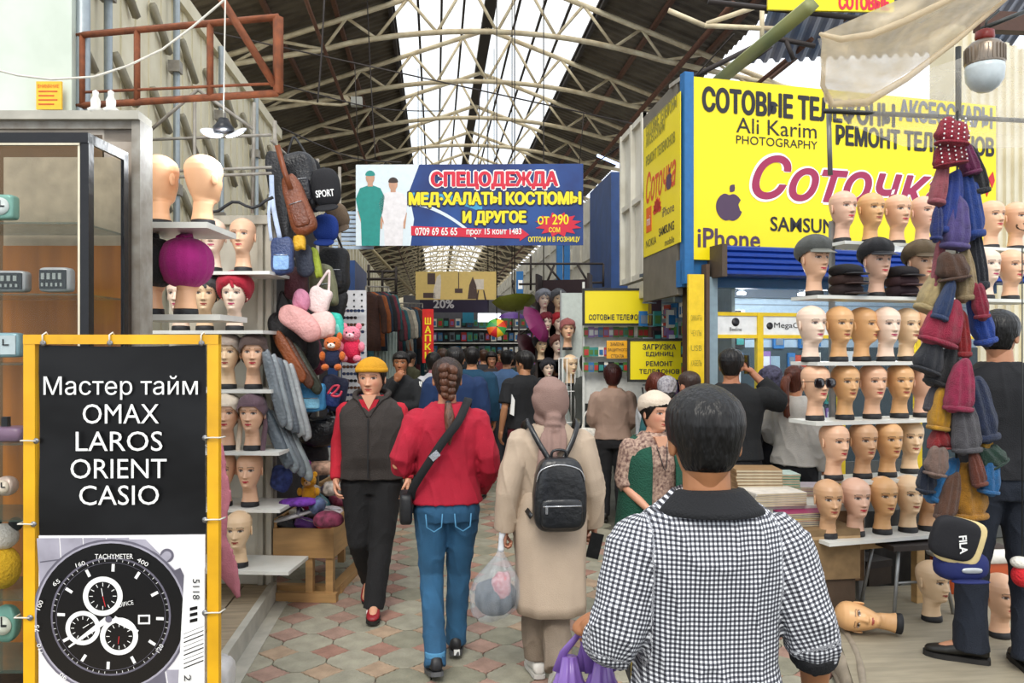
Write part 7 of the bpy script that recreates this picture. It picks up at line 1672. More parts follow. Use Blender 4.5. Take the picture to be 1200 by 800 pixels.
def softbag(nm, lb, px, py, wpx, hpx, d, col, kind='bag', tilt=0, depth=.06, rough=.6, dirt=None, tint=None, cat='bag', strap=None, e=(.45, .5), pocket=None, bump=.35, taper=0, group=GB):
    s = d/FPX; w_, h2 = wpx*s/2, hpx*s/2; r = thing(nm, lb, cat, P(px, py, d), RZ(0), group); r.rotation_euler = (0, math.radians(tilt), RZ(0))
    m = mat('bag_'+col+str(rough), col, rough, var=.25, scale=9, bump=bump, bscale=60, dirt=dirt, tint=tint); ph = px*.7
    b = B(); b.sup((0, 0, 0), (w_, depth, h2), e[0], e[1], 26, 16, dent=lambda p: Vector((p.x*(1-taper*max(-1, p.z/h2))*(1+.03*math.sin(p.z/h2*6+ph)), p.y*(1+.12*math.sin(p.x/w_*5+p.z/h2*4+ph)), p.z+.006*math.sin(p.x/w_*4+ph)))); b.build('bag_body', m, r)
    if pocket:
        b = B(); b.sup((0, -depth*.85, -h2*.35), (w_*.72, depth*.35, h2*.42), .4, .5, 20, 10); b.build('front_pocket', mat('bag_'+pocket+str(rough), pocket, rough, var=.25, bump=bump, bscale=60), r)
        b = B(); b.tube([(-w_*.6, -depth*1.22, h2*.02), (w_*.6, -depth*1.22, h2*.02)], .003, 5); b.build('zip', MATS['silver_metal'], r)
    if strap:
        b = B(); L_ = strap*s; b.tube(smoothp([(-w_*.6, 0, h2*.85), (-w_*.25, 0, h2+L_*.6), (0, 0, h2+L_), (w_*.25, 0, h2+L_*.6), (w_*.6, 0, h2*.85)]), .009, 7, flat=.5); b.build('strap', m, r)
    return r
softbag('sling_bag', 'brown leather sling bag hanging on a long brown strap', 349, 240, 26, 72, 5.3, '7a4022', tilt=-18, depth=.05, rough=.4, pocket='6b3519', taper=.25)
r = thing('long_strap', 'brown strap of the sling bag', 'strap', P(333, 200, 5.25), 0); b = B(); a = r.location; ribbon(b, [P(325, 170, 5.25)-a, P(333, 200, 5.25)-a, P(341, 222, 5.25)-a], .035, .008, lambda p: (0, -1, 0)); b.build('strap', mat('bag_7a4022.4', '7a4022', .4), r)
softbag('backpack', 'black leather backpack behind the brown sling bag', 352, 215, 42, 70, 5.6, '1a1a1e', depth=.10, rough=.4, pocket='222228', tilt=-8, strap=20)
softbag('backpack', 'long black bag at the left edge of the bag stall', 328, 232, 22, 110, 5.4, '141418', depth=.05, rough=.45, tilt=-8)
softbag('crossbody_bag', 'navy and pale blue crossbody bag on a white strap', 331, 300, 26, 44, 5.2, '2b3c66', depth=.035, pocket='88aede', rough=.5)
r = thing('white_strap', 'white strap of the navy and pale blue crossbody bag', 'strap', P(322, 230, 5.2), 0); a = r.location; b = B(); ribbon(b, smoothp([P(318, 205, 5.2)-a, P(320, 240, 5.2)-a, P(328, 280, 5.2)-a]), .03, .006, lambda p: (0, -1, 0)); ribbon(b, smoothp([P(319, 215, 5.2)-a, P(315, 250, 5.2)-a, P(318, 282, 5.2)-a]), .02, .006, lambda p: (0, -1, 0)); b.build('strap', cloth('pale_blue_web', 'bccbe4'), r)
def capthing(px, py, wpx, hpx, d, col, lb, lettering=None, tilt=0):
    s = d/FPX; w_, h2 = wpx*s/2, hpx*s/2; r = thing('baseball_cap', lb, 'cap', P(px, py, d), RZ(0), 'caps hung on the bag stall'); r.rotation_euler = (.15, math.radians(tilt), RZ(0)); m = cloth('cap_'+col, col)
    b = B(); b.sup((0, .02, h2*.15), (w_, .06, h2*.85), .75, .8, 26, 14); b.build('crown', m, r); b = B(); b.sup((0, -.05, -h2*.72), (w_*.8, .045, .010), .7, .8, 20, 6, M=Matrix.Rotation(.5, 3, 'X')); b.build('peak', m, r)
    b = B(); b.sup((0, .02, h2*1.0), (.012, .012, .008), 1, 1, 10, 6); b.build('button', m, r)
    if lettering: txt(r, lettering, -w_*.62, -h2*.25, w_*1.25, h2*.3, white, y=-.047, bold=.03)
    return r
capthing(382, 224, 34, 54, 5.5, '1e1e22', 'black cap with white SPORT lettering hanging on the bag stall', 'SPORT', -6)
capthing(381, 270, 30, 38, 5.7, '1d3f94', 'royal blue cap below the SPORT cap'); capthing(396, 256, 26, 36, 5.8, '6a5846', 'brown-grey cap right of the royal blue one', tilt=-20); capthing(362, 205, 26, 40, 5.75, '17171a', 'plain black cap behind the SPORT cap')
softbag('pouch', 'small mustard pouch below the brown sling bag', 351, 284, 14, 18, 5.3, 'd6a421', depth=.03)
softbag('pouch', 'charcoal navy pouch with lime edge at the middle of the stall', 357, 306, 20, 36, 5.4, '2c3242', depth=.03, tilt=-8); softbag('pouch', 'lime green narrow pouch beside the charcoal one', 371, 308, 9, 36, 5.45, '9aa82f', depth=.03, tilt=-12)
softbag('backpack', 'black backpack below the blue cap', 392, 318, 34, 56, 6.0, '17171a', depth=.09, pocket='1d1d22', strap=18)
softbag('backpack', 'grey-olive netted backpack in mid stall', 379, 335, 30, 50, 5.7, '77775a', depth=.07, tilt=-10, pocket='6a6a50'); softbag('bag', 'black bag with yellow tab right of the teal satchel', 392, 362, 24, 46, 6.0, '18181b', depth=.06, tilt=14)
softbag('handbag', 'dark maroon handbag with looping handles', 347, 332, 26, 40, 5.5, '4a1c26', depth=.05, strap=20); softbag('pouch', 'dusty pink round pouch', 353, 352, 20, 26, 5.35, 'c07a94', depth=.04, e=(.8, .8))
softbag('handbag', 'white and pink handbag with beige pattern', 374, 352, 26, 30, 5.4, 'e0ccc8', depth=.04, tilt=18, strap=22); softbag('handbag', 'long pink soft bag slanting across the stall', 352, 378, 56, 28, 5.3, 'd49c98', depth=.06, tilt=38, e=(.7, .8))
softbag('handbag', 'pale pink bag with small dark button', 377, 381, 32, 32, 5.35, 'e2bdb6', depth=.05, e=(.7, .7)); softbag('satchel', 'turquoise children\'s satchel beside the pale pink bag', 388, 382, 30, 30, 5.5, '2fbaa6', depth=.06, pocket='7fd8cc', tilt=-12)
softbag('handbag', 'large black bag low at the left of the stall', 338, 395, 40, 60, 5.5, '18171a', depth=.09, strap=24, tilt=-8); softbag('handbag', 'second black bag under the pink soft bag', 356, 415, 34, 40, 5.6, '1b191c', depth=.08)
for i, (c, nm) in enumerate((('8a4a26', 'rust brown'), ('54301e', 'dark chocolate'), ('2f3327', 'deep olive'))):
    softbag('folded_bag', '%s folded bag slanting in the bag stack' % nm, 340+i*9, 418+i*7, 14, 66, 5.35+.02*i, c, depth=.03, tilt=-30, rough=.5)
softbag('backpack', 'burgundy striped backpack beside the fox plush', 365, 418, 28, 44, 5.8, '6a1d36', depth=.07, tilt=-16, pocket='8a2f4c')
softbag('backpack', 'purple-edged school backpack with navy centre and pink swirl', 391, 460, 30, 40, 5.6, '1b2140', depth=.06, tilt=12, pocket='243a78'); r = thing('badge', 'pink swirl badge on the school backpack', 'badge', P(392, 458, 5.42), RZ(0)); b = B(); b.tube(smoothp([(-.045, 0, -.02), (-.01, 0, .03), (.03, 0, .035), (.01, 0, 0), (-.02, 0, -.03), (.03, 0, -.035), (.05, 0, 0)]), .008, 6); b.build('swirl', mat('hot_pink', 'd8405a', .5), r)
softbag('box_bag', 'sky blue and pink printed box bag', 366, 466, 30, 32, 5.5, '4a9ad0', depth=.05, pocket='8fd0ee', e=(.25, .3)); b = B(); 
softbag('handbag', 'glossy black handbag with white lining below the school backpack', 376, 505, 52, 36, 5.7, '131316', depth=.10, rough=.25, strap=24, e=(.6, .7)); softbag('handbag', 'black bag draped at right, glossy', 398, 490, 30, 22, 5.9, '16161a', depth=.06, rough=.25, tilt=20); softbag('handbag', 'black flat bag beneath the glossy black handbag', 362, 535, 44, 34, 5.8, '1d1b20', depth=.08)
softbag('white_bag', 'white paper bag peeking behind the glossy black handbags', 400, 512, 16, 44, 6.2, 'd0ccd0', depth=.05)
# clear-wrapped trousers and jackets
for i in range(5): softbag('wrapped_garment', 'grey garment in clear wrap, %s of the upper hanging bundle' % ('first', 'second', 'third', 'fourth', 'last')[i], 322+i*7, 455+i*4, 12, 92, 5.15+.04*i, ('6e767c', '8c9498', '5c646c', '9aa0a2', 'a5aaac')[i], depth=.03, tilt=-14, rough=.25, group='wrapped garments', cat='wrapped garment', e=(.4, .6))
for i in range(4): softbag('wrapped_garment', 'grey garment in clear wrap, %s of the lower sagging bundle' % ('first', 'second', 'third', 'last')[i], 324+i*8, 512+i*5, 14, 78, 5.2+.04*i, ('59626a', '7c868c', '6a7278', '8c9698')[i], depth=.035, tilt=-24, rough=.25, group='wrapped garments', cat='wrapped garment', e=(.5, .7))
for px, w_, nm in ((399, 5.2, 0),):
    pass
# plush animals
def plush(px, py, d, sc, col, muzzle, lb, ear='round', shirt=None):
    r = thing('plush_toy', lb, 'toy', P(px, py, d), RZ(0), 'plush toys on the bag stall'); r.scale = (sc,)*3; m = mat('plush_'+col, col, .95, bump=.6, bscale=80, scale=20, sheen=.2); mz = mat('plush_'+muzzle, muzzle, .95, bump=.5, bscale=80); dk = mat('bead_black', '0d0d0f', .2)
    b = B(); b.sup((0, .01, -.05), (.075, .06, .085), 1, 1, 18, 12); b.build('body', mat('plush_'+shirt, shirt, .95, bump=.5, bscale=80) if shirt else m, r)
    b = B(); b.sup((0, -.01, .075), (.075, .06, .062), .9, 1, 20, 12); b.build('head', m, r)
    b = B(); b.sup((0, -.06, .06), (.034, .024, .024), 1, 1, 14, 8); b.build('muzzle', mz, r)
    for sx_ in (-1, 1):
        b = B(); b.sup((sx_*.058, 0, .135), (.026, .014, .03 if ear == 'round' else .04), 1, 1, 12, 8); b.build('ear', m, r)
        b = B(); b.sup((sx_*.028, -.064, .085), (.008, .005, .009), 1, 1, 8, 6); b.build('eye', dk, r)
        b = B(); b.sup((sx_*.085, -.02, -.03), (.028, .028, .042), 1, 1, 12, 8); b.build('arm', m, r); b = B(); b.sup((sx_*.055, -.05, -.125), (.034, .045, .03), 1, 1, 12, 8); b.build('leg', m, r)
    b = B(); b.sup((0, -.084, .066), (.008, .006, .006), 1, 1, 8, 6); b.build('nose', dk, r); return r
plush(390, 413, 5.35, .78, 'c2601e', 'ece4d8', 'orange fox-like plush toy with white muzzle and navy jumper', 'tall', '1b2340'); plush(412, 402, 5.5, .85, 'e07f92', 'f0c0c8', 'pink plush toy on a red bag', 'round', 'd0264c')
softbag('backpack', 'bright red bag behind the pink plush toy', 408, 410, 28, 30, 5.7, 'c81c3c', depth=.05)
plush(362, 572, 5.45, .70, 'd8980f', 'e8c08a', 'mustard yellow plush toy lying on the goods bin')
# --- goods bin of pale wood
bn2 = thing('wooden_bin', 'open plywood bin on legs heaped with small goods at the left aisle edge', 'bin', PF(320, 5.45), RZ(-4)); pw2 = mat('pale_ply', 'b58d5c', .55, scale=3, var=.25, stretch=(1, 1, 7)); sB = 5.45/FPX; WB2 = 72*sB
b = B(); b.box(0, WB2, 0, .02, .30, .50); b.build('front_board', pw2, bn2); b = B(); b.box(0, .02, .02, .85, .30, .56); b.build('left_board', pw2, bn2); b = B(); b.box(WB2-.02, WB2, .02, .85, .30, .56); b.build('right_board', pw2, bn2)
b = B(); b.box(0, WB2, .85, .87, .30, .62); b.build('rear_board', pw2, bn2); b = B(); b.box(.02, WB2-.02, .02, .85, .36, .38); b.build('bin_floor', pw2, bn2)
for x in (.22, WB2-.06):
    for y in (.02, .78): b = B(); b.box(x, x+.05, y, y+.05, .06, .30); b.build('leg', pw2, bn2)
b = B(); b.box(-.05, WB2+.02, -.01, .05, .0, .06); b.build('front_skid', pw2, bn2); b = B(); b.box(WB2-.08, WB2-.01, .05, .85, .0, .06); b.build('side_skid', pw2, bn2); b = B(); b.box(-.1, WB2, .2, .26, .0, .05); b.build('cross_skid', pw2, bn2)
b2_ = thing('wooden_bin', 'second plywood bin behind the first, on castors', 'bin', PF(372, 6.7), RZ(-4)); b = B(); b.box(0, .34, 0, .02, .25, .60); b.box(0, .02, .02, .5, .25, .6); b.box(.32, .34, .02, .5, .25, .6); b.build('box_boards', pw2, b2_)
for x in (.02, .28): b = B(); b.box(x, x+.04, .0, .04, .05, .25); b.build('leg', pw2, b2_); b = B(); b.lathe([(0, 0), (.025, 0), (.025, .05), (0, .05)], 10, Matrix.Translation((x+.02, .02, 0))); b.build('castor', M_base, b2_)
rj = random.Random(9); GN = [('6a3a8a', 'purple'), ('a3225a', 'magenta'), ('2c3a5c', 'navy'), ('8a8f96', 'silver grey'), ('c9b8a4', 'beige'), ('b8303a', 'red'), ('3c6a6e', 'teal'), ('1a1a1e', 'black'), ('d8ccd0', 'pale pink'), ('5a4a7a', 'lilac'), ('e0dcd2', 'white'), ('7a2a44', 'wine')]
POS = ['front left', 'front middle', 'front right', 'centre left', 'centre', 'centre right', 'back left', 'back middle', 'back right', 'top left', 'top middle', 'top right']
bM = Matrix.Translation(PF(320, 5.45)) @ Matrix.Rotation(RZ(-4), 4, 'Z')
for lay in range(2):
    for i in range(12):
        c, cn = GN[(i*5+lay*7) % 12]; x = .07+(i % 3)*.125+rj.uniform(-.02, .02); y = .1+(i//3)*.19+rj.uniform(-.03, .03); z = .42+lay*.085+(i//3)*.045
        p = bM @ Vector((x, y, z)); r = thing('small_goods_pouch', '%s wrapped pouch in the bin, %s, %s layer' % (cn, POS[i], ('lower', 'upper')[lay]), 'pouch', p, 0, 'pouches heaped in the wooden bin')
        r.rotation_euler = (rj.uniform(-.5, .5), rj.uniform(-.6, .6), rj.uniform(0, 3)); m = mat('pouch_'+c, c, .45, var=.3, bump=.5, bscale=30)
        b = B(); b.sup((0, 0, 0), (.085, .055, .035), .6, .7, 16, 10, dent=lambda p: p*(1+.15*nse(p.x*25+i, p.y*25, p.z*25))); b.build('pouch_body', m, r)
        b = B(); b.tube([(-.07, 0, .034), (.07, 0, .034)], .004, 5); b.build('zip', MATS['silver_metal'] if i % 2 else m, r)
sd2 = thing('sandal', 'pale grey sandal lying across the front of the bin', 'shoe', P(345, 604, 5.3), RZ(10)); sd2.rotation_euler = (0, -.25, RZ(10)); b = B(); b.sup((0, 0, 0), (.14, .045, .012), .6, .7, 20, 6); b.build('sole', mat('sandal_grey', 'a5a3a6', .6), sd2); b = B(); b.tube([(.03, -.04, 0), (.04, 0, .05), (.05, .04, 0)], .014, 8, flat=.4); b.build('strap', mat('sandal_strap', '5a5a66', .6), sd2)
for k, (px, py, d, c, lb_, w_, h2) in enumerate(((348, 545, 5.6, '8a1f86', 'magenta-purple cloth bundle on top of the goods', .10, .05), (376, 548, 5.7, 'c09a84', 'beige floral bundle at the back of the bin', .11, .05), (330, 560, 5.4, '3a4a86', 'blue patterned bundle at the left of the bin', .07, .09), (390, 572, 5.6, 'b9b0a8', 'striped grey bundle at the right of the bin', .07, .05), (372, 592, 5.35, '5a6a8e', 'slate blue pompom beside the plush toy', .05, .05), (350, 588, 5.3, '6a2f9a', 'violet pencil case beneath the plush toy', .12, .025), (385, 608, 5.25, '7a2f4a', 'wine-edged pouch with chrome rim at the right of the bin', .10, .05))):
    r = thing('cloth_bundle', lb_, 'bundle', P(px, py, d), RZ(0), 'bundles on the bin'); b = B(); b.sup((0, 0, 0), (w_, .08, h2), .8, .8, 20, 12, dent=lambda p: p*(1+.18*nse(p.x*18+k, p.y*18, p.z*18))); b.build('bundle', mat('bundle_'+c, c, .8, var=.7, scale=24, bump=.5), r)
# --- sunglasses rack
gr_ = thing('sunglasses_rack', 'white perforated display panel of sunglasses left of the mustard-cap woman', 'rack', P(401, 480, 7.2), RZ(0)); s7 = 7.2/FPX
b = B(); b.box(0, 28*s7, 0, .03, -.35, 140*s7); b.build('panel', mat('panel_white', 'dddde0', .4), gr_); b = B(); b.box(-.3, 28*s7, .03, .06, -1.2, -.35); b.build('stand_base', M_shelf, gr_)
for r_ in range(3):
    for c_ in range(3): b = B(); b.box((4+c_*9)*s7, (6+c_*9)*s7, -.004, .0, (134-r_*7)*s7, (136-r_*7)*s7); b.build('peg_hole', M_base, gr_)
FRC = [('7a3a3a', 'red'), ('1c1c20', 'black'), ('35507a', 'blue'), ('6a4a34', 'brown'), ('8a8a90', 'silver')]
for r_ in range(14):
    for c_ in range(3):
        if c_ == 2 and r_ % 3 == 1: continue
        fc, fn_ = FRC[(r_*2+c_) % 5]; sunglasses(P(405.5+c_*8.6, 364+r_*8.2, 7.14), PI+RZ(0), '%s-framed sunglasses in row %s from the top, %s column of the display' % (fn_, ['one', 'two', 'three', 'four', 'five', 'six', 'seven', 'eight', 'nine', 'ten', 'eleven', 'twelve', 'thirteen', 'fourteen'][r_], ('left', 'middle', 'right')[c_]), fc, ('2a3a5a', '1a1a1e', '5a3a2a')[r_ % 3], 'sunglasses on the display panel', .5)
# --- pink cloth and shelf end behind the watch board
pc = thing('hanging_cloth', 'dusty pink cloth hanging beside the watch board', 'cloth', PF(257, 3.9, 0)); bar3('hook_rod', Vector((0, 0, 1.24)), Vector((-.25, .1, 1.26)), .006, M_iron, pc, 5); b = B(); b.tube([(0, 0, 1.25), (.01, 0, 1.0), (-.01, 0, .8), (.05, 0, .62), (.09, 0, .52)], [.02, .045, .05, .05, .02], 14, True, flat=.4); me = remesh(b, .01, 1); folds(me, .012, 3, 14); me.materials.append(cloth('dusty_pink', 'b8707c')); link('cloth', me, pc)
pb = thing('white_bag', 'white shopping bag at the foot of the watch board', 'bag', PF(258, 3.75, 0)); b = B(); b.sup((0, 0, .14), (.06, .1, .14), .7, .6, 20, 12, dent=lambda p: p*(1+.15*nse(p.x*20, p.y*20, p.z*15))); b.build('bag_body', mat('white_sack', 'd2cfcc', .5, bump=.4), pb)
# ================================================================== FURTHER STALLS
rr5 = random.Random(21)
def clothes_row(px0, px1, py, d0, d1, n, length, label, group, cols_, z=0):
    rl = thing('garment_rail', 'thin rail carrying the %s' % group, 'rail', (0, 0, 0)); bar3('rail', P(px0-3, py, d0)+Vector((0, 0, .07)), P(px1+3, py, d1)+Vector((0, 0, .07)), .012, M_iron, rl, 6); bar3('post', P(px0-3, py, d0)+Vector((0, 0, .07)), PF(px0-3, d0), .014, M_iron, rl, 6); bar3('post', P(px1+3, py, d1)+Vector((0, 0, .07)), PF(px1+3, d1), .014, M_iron, rl, 6)
    for i in range(n):
        t = i/max(1, n-1); p = P(px0+(px1-px0)*t, py, d0+(d1-d0)*t); c, cn = cols_[i % len(cols_)]
        r = thing('hanging_garment', label % (cn, ['first', 'second', 'third', 'fourth', 'fifth', 'sixth', 'seventh', 'eighth', 'ninth', 'tenth', 'eleventh', 'twelfth'][i]), 'garment', p, RZ(0)+rr5.uniform(-.3, .3), group); m = mat('garment_'+c, c, .85, var=.3, bump=.4, bscale=40); L_ = length*rr5.uniform(.8, 1.1)
        b = B(); rs = []
        for zz, q, k in ((0, .03, .02), (-.05, .12, .04), (-.10, .17, .05), (-.3*L_, .14, .045), (-.7*L_, .16, .05), (-L_, .17, .05)): rs.append([Vector((q*math.cos(a), k*math.sin(a)*(1+.3*math.sin(a*5)), zz)) for a in [2*PI*j/20 for j in range(20)]])
        b.loft(rs); b.build('garment_body', m, r)
        for sx_ in (-1, 1): b = B(); b.tube([(sx_*.14, 0, -.09), (sx_*.2, .0, -.3), (sx_*.21, 0, -.5)], [.05, .045, .04], 8, True, flat=.5); b.build('sleeve', m, r)
        b = B(); b.tube([(-.12, 0, -.06), (0, 0, .0), (0, 0, .05), (.015, 0, .07)], .004, 5); b.tube([(0, 0, 0), (.12, 0, -.06)], .004, 5); b.build('hanger', M_iron, r)
DC = [('3a2018', 'dark brown'), ('8a4a22', 'rust'), ('1a2a3a', 'navy'), ('17171b', 'black'), ('5a1f2a', 'wine'), ('1f4a50', 'teal'), ('7a7468', 'stone'), ('a8a090', 'cream'), ('27404f', 'petrol')]
clothes_row(432, 452, 342, 10.2, 11.0, 6, .75, '%s jacket hanging high at the far left stall, %s from the left', 'garments on the far left rail', DC)
clothes_row(455, 492, 360, 12.5, 15, 9, .9, '%s garment on the left rail beyond the sunglasses, %s along', 'garments on the middle left rail', DC[3:]+DC[:3])
clothes_row(440, 488, 392, 12, 15, 10, .9, '%s coat on the lower left rail, %s along', 'coats on the lower left rail', DC[5:]+DC[:5])
wpan = thing('curtain', 'pale grey-green ribbed curtain at the left beyond the sunglasses', 'curtain', PF(438, 10.6), RZ(0)); b = B(); rs = []
vs = []; fs = []
for i in range(49): vs += [(i*.0065, .025*math.sin(i*.9), 0), (i*.0065, .025*math.sin(i*.9), 1.95)]
b.add(vs, [(2*i, 2*i+2, 2*i+3, 2*i+1) for i in range(48)]); b.build('curtain_cloth', mat('pale_curtain', 'a9b5b0', .6), wpan)
fr5 = thing('scaffold_frame', 'dark square scaffold frame above the far left stalls', 'frame', (0, 0, 0))
for a, c in (((430, 318), (466, 318)), ((430, 327), (466, 327)), ((430, 343), (466, 343)), ((432, 310), (432, 345)), ((464, 312), (464, 345)), ((448, 318), (448, 343))): bar3('frame_bar', P(*a, 11), P(*c, 11), .018, M_dark, fr5)
aw2 = thing('left_awning', 'sloping pale awning edge under the workwear banner at left', 'awning', (0, 0, 0)); b = B(); b.add([P(398, 243, 9.4), P(432, 290, 10.5), P(400, 276, 10.2), P(386, 256, 9.6)], [(0, 1, 2, 3)]); o = b.build('awning_sheet', mat('pale_grey_sheet', 'a9aca8', .5, var=.3), aw2); md = o.modifiers.new('t', 'SOLIDIFY'); md.thickness = .03
bar3('awning_edge', P(396, 240, 9.3), P(432, 288, 10.4), .03, mat('cream_edge', 'c9b88e', .6), aw2); bar3('awning_edge', P(432, 288, 10.4), P(486, 345, 14), .03, MATS['cream_edge'], aw2)
lou = thing('louvre_panel', 'pale blue louvred panel between the caps and the sunglasses', 'panel', P(395, 300, 9.2), RZ(0))
for i in range(9): b = B(); b.box(-.05, .42, -.01, .01, .08+i*.05, .115+i*.05, None); b.build('slat', mat('pale_blue_slat', 'b3c8e0', .4), lou)
# discount stall at the end of the view, and rows of shelves with small goods
ends = thing('shop_front', 'brightly lit shop front closing the view under the discount banner', 'shop', P(470, 440, 20), RZ(0)); s20 = 20/FPX
b = B(); b.box(0, 190*s20, .4, .45, -1.0, 95*s20); b.build('back_board', mat('shop_grey', '5f5f66', .6), ends)
for i in range(6): b = B(); b.box(0, 190*s20, .1, .4, .35*i-.6, .35*i-.57); b.build('shelf', M_shelf, ends)
b = B(); b.box(72*s20, 85*s20, .0, .1, 62*s20, 78*s20); b.build('blue_panel', mat('cyan_panel', '2a86a8', .5), ends)
cs = []
for r_ in range(6):
    for c_ in range(26): cs.append((P(474+c_*7.0, 440, 20)+Vector((0, .2, .35*r_-.42+.0)), RZ(0), 1.6*rr5.uniform(.7, 1.1), r_, c_))
goods(cs, '%s box in the distant shop', 'boxed items in the distant shop', name='shelf_box', cat='box')
wl_ = thing('light_box', 'white glowing light box under the picture banner', 'light box', P(560, 377, 18.5), RZ(0)); b = B(); b.box(0, 27*s20*.92, 0, .1, 0, .2); b.build('diffuser', emat('light_box_white', 'f4f8ff', 1.6), wl_)
# ---- right-hand mid-distance stall with umbrellas and mannequin heads
def umbrella(px, py, d, r_px, tilt, col, lb, rx=0, n=8, alt=None):
    s = d/FPX; R_ = r_px*s; r = thing('umbrella', lb, 'umbrella', P(px, py, d), 0, 'display umbrellas'); r.rotation_euler = (rx, tilt, 0)
    cols__ = [col] if not alt else alt
    for k in range(n):
        b = B(); vs = []; m_ = 6
        for i in range(m_+1):
            for j in range(5):
                a = 2*PI*(k+j/4)/n; q = i/m_; rr_ = R_*math.sin(q*1.25)/math.sin(1.25)*(1-.06*q*math.sin(PI*j/4)); vs.append((rr_*math.cos(a), rr_*math.sin(a), R_*.42*math.cos(q*PI/2)))
        b.add(vs, [(i*5+j, i*5+j+1, (i+1)*5+j+1, (i+1)*5+j) for i in range(m_) for j in range(4)]); c = cols__[k % len(cols__)]; b.build('canopy_panel', mat('umbrella_'+c, c, .5, bump=.05), r)
        b = B(); a = 2*PI*k/n; b.tube([(R_*math.sin(q*1.25)/math.sin(1.25)*math.cos(a), R_*math.sin(q*1.25)/math.sin(1.25)*math.sin(a), R_*.42*math.cos(q*PI/2)-.008) for q in (0, .3, .6, 1)], .004, 4); b.build('rib', M_dark, r)
    b = B(); b.tube([(0, 0, R_*.5), (0, 0, -R_*.75)], .008, 6); b.build('shaft', M_dark, r); b = B(); b.tube([(0, 0, -R_*.75), (0, 0, -R_*.9)], .016, 6, True); b.build('handle', M_dark, r); return r
umbrella(603, 352, 10.5, 27, PI-.08, '8d9434', 'olive green umbrella open and hung upside down over the aisle', rx=.25)
umbrella(628, 380, 9.8, 25, 1.0, '7c1858', 'magenta-purple umbrella turned sideways at the right-hand stall', rx=.5); umbrella(637, 352, 10.8, 22, PI+.15, 'a89d96', 'pale grey umbrella hanging behind the purple one', rx=.2)
umbrella(618, 405, 10.2, 18, .9, '3c1018', 'dark wine umbrella below the purple one', rx=.6); umbrella(582, 384, 12, 12, 0, 'c81c28', 'rainbow children\'s umbrella in the middle distance', rx=1.3, alt=['d8401c', 'e8a81c', '4aa02c', '2c8a4a', 'e86a1c', 'd82828', 'f0c020', '3a9a3c'])
umbrella(600, 372, 13, 16, 0, '54307a', 'violet umbrella canopy far behind the olive one', rx=.1)
ms_ = thing('display_shelf', 'shelf of winter hats and mannequin heads at the right-hand mid-distance stall', 'shelf', P(632, 470, 10), RZ(-12)); s10 = 10/FPX
for py in (372, 398, 424, 452): b = B(); b.box(-.05, .62, 0, .35, (470-py)*s10, (470-py)*s10+.02); b.build('shelf_board', mat('dark_board', '3a302c', .7), ms_)
for x in (-.05, .6): b = B(); b.box(x, x+.03, 0, .35, -.66, 1.6); b.build('side_post', MATS['dark_board'], ms_)
b = B(); b.box(-.05, .62, .35, .37, -.6, 1.55); b.build('back_panel', mat('dark_maroon_board', '2c1a1e', .8), ms_)
for px, py, tn, hc, lb_ in ((637, 371, 'pale', '8a8a90', 'grey fur hat'), (640, 398, 'pale', '7a1828', 'dark red hat'), (634, 424, 'cream', '18181c', 'black hat'), (642, 452, 'pale', '2a2a30', 'charcoal hat'), (654, 371, 'cream', '5a5a5c', 'grey cap'), (655, 398, 'pale', 'b01c28', 'red hat'), (653, 424, 'pale', '6a3a30', 'brown hat')):
    p = P(px, py, 9.85); mannequin(p, PI+.1, tn, '%s mannequin head wearing a %s at the mid-distance stall' % (TN[tn], lb_), 'mid-distance mannequin heads', .9); h = hat('turban', p, PI+.1, hc, '%s on a small mannequin head at the mid-distance stall' % lb_, 'hat', 'mid-distance hats'); h.scale = (.9,)*3
wp = thing('white_partition', 'tall pale grey partition beside the mannequin display', 'partition', PF(658, 9.2), RZ(0)); b = B(); b.box(0, .26, 0, .04, 0, 2.37); b.build('panel', mat('pale_partition', 'c3cdc8', .5), wp); b = B(); b.box(-.015, .0, -.01, .05, 0, 2.4); b.box(.26, .275, -.01, .05, 0, 2.4); b.build('edge_post', M_leg, wp)
wgr = thing('wire_rack', 'white wire rack holding a mannequin head by the partition', 'rack', PF(655, 8.9, .6), RZ(0))
for i in range(7): b = B(); b.tube([(i*.045, 0, .3), (i*.045, 0, 1.02)], .005, 5); b.build('wire', white, wgr)
for z in (.3, .65, 1.02): b = B(); b.tube([(0, 0, z), (.27, 0, z)], .006, 5); b.build('cross_wire', white, wgr)
p = P(668, 452, 8.98); mannequin(p, PI+.3, 'cream', 'cream bald mannequin head behind the white wire rack', 'mid-distance mannequin heads'); p = P(665, 410, 9.1); mannequin(p, PI, 'peach', 'mannequin head with dusty rose headscarf above the wire rack', 'mid-distance mannequin heads'); hat('bandeau', p, PI, '8a4a48', 'dusty rose headscarf on the mannequin above the wire rack', 'headscarf')
# scaffolds, wires and lamps above the mid-distance right side
fr6 = thing('scaffold_frame', 'dark scaffold frame above the right mid-distance stalls', 'frame', (0, 0, 0))
for a, c in (((608, 309), (707, 309)), ((608, 333), (707, 331)), ((622, 300), (622, 340)), ((707, 309), (707, 336)), ((650, 309), (640, 333)), ((676, 309), (690, 332)), ((640, 309), (660, 333))): bar3('frame_bar', P(*a, 11.3), P(*c, 11.3), .016, M_dark, fr6)
gb2 = thing('blue_sign', 'narrow blue and white vertical sign in the right mid-distance', 'sign', P(605, 352, 12.5), RZ(0)); b = B(); b.box(0, .11, 0, .03, 0, .46); b.build('panel', blueb, gb2); b = B(); b.box(.03, .10, -.005, 0, .18, .32); b.build('print_patch', white, gb2)
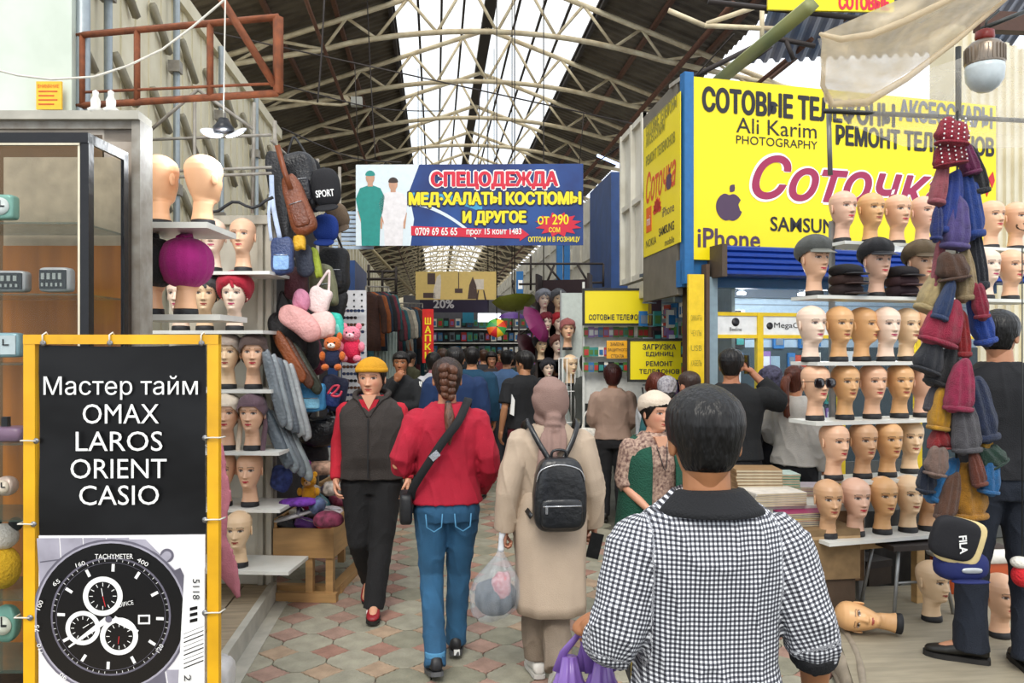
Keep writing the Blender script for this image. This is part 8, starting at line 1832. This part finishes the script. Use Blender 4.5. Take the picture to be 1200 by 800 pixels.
# thin wires crossing under the roof
for i, (a, c, d0, d1, lb_) in enumerate((((325, 98), (520, 130), 9, 14, 'left to centre'), ((330, 150), (470, 190), 8, 12, 'low left'), ((430, -5), (440, 190), 12, 12, 'hanging at left of the skylight'), ((380, 0), (372, 120), 8, 8, 'dark hanging'), ((860, 40), (700, 190), 8, 12, 'right slanting'), ((905, 55), (760, 128), 8, 9, 'curving to the sign box'))):
    r = thing('overhead_wire', 'thin dark wire under the roof, %s' % lb_, 'wire', (0, 0, 0)); b = B(); m_ = P(a[0], a[1], d0).lerp(P(c[0], c[1], d1), .5)-Vector((0, 0, .12)); b.tube(smoothp([P(a[0], a[1], d0), m_, P(c[0], c[1], d1)]), .009, 5); b.build('wire', M_dark, r)
jb = thing('junction_box', 'small grey junction box with cable under the left roof truss', 'box', P(418, 120, 13), 0); b = B(); b.box(-.09, .09, -.06, .06, -.06, .08); b.build('box_body', mat('grey_box', 'b3b0a4', .5), jb); b = B(); b.tube(smoothp([(-.09, 0, 0), (-.2, 0, .1), (-.25, 0, -.05), (-1.6, 0, .02), (-1.75, 0, -.2), (-1.8, 0, -.9)]), .025, 6); b.build('cable', M_truss, jb)
tl = thing('tube_light', 'bluish fluorescent tube under the right roof slope', 'lamp', P(700, 182, 12), 0); b = B(); b.tube([(0, 0, 0), (.38, .1, -.12)], .022, 8); b.build('tube', emat('tube_blue', 'b8ccff', 2.5), tl)

def hang(lb_, px, py, d, down=False):
    v = P(px, py, d); r = thing('hanging_wire' if not down else 'sign_post', lb_, 'wire' if not down else 'post', (0, 0, 0)); e = Vector((v.x, v.y, 0 if down else roofz(v.x)-.02)); b = B(); b.tube([v, e], .008 if not down else .015, 5); b.build('wire' if not down else 'post', M_dark, r)
for a in (('wire at the left end of the picture banner', 490, 319, 17.01), ('wire at the right end of the picture banner', 579, 319, 17.01), ('wire at the left end of the discount banner', 494, 351, 19.01), ('wire at the right end of the discount banner', 571, 351, 19.01), ('wire holding the white light box', 572, 369, 18.52), ('wire holding the rainbow umbrella', 582, 384, 12), ('wire holding the violet umbrella', 600, 366, 13), ('wire holding the olive umbrella', 603, 352, 10.5), ('wire holding the pale grey umbrella', 637, 352, 10.8)): hang(*a)
hang('post carrying the vertical red hats sign', 501, 424, 12.02, True); hang('post carrying the narrow blue and white sign', 608, 350, 12.52, True); hang('post carrying the pale blue louvres', 397, 296, 9.22, True)
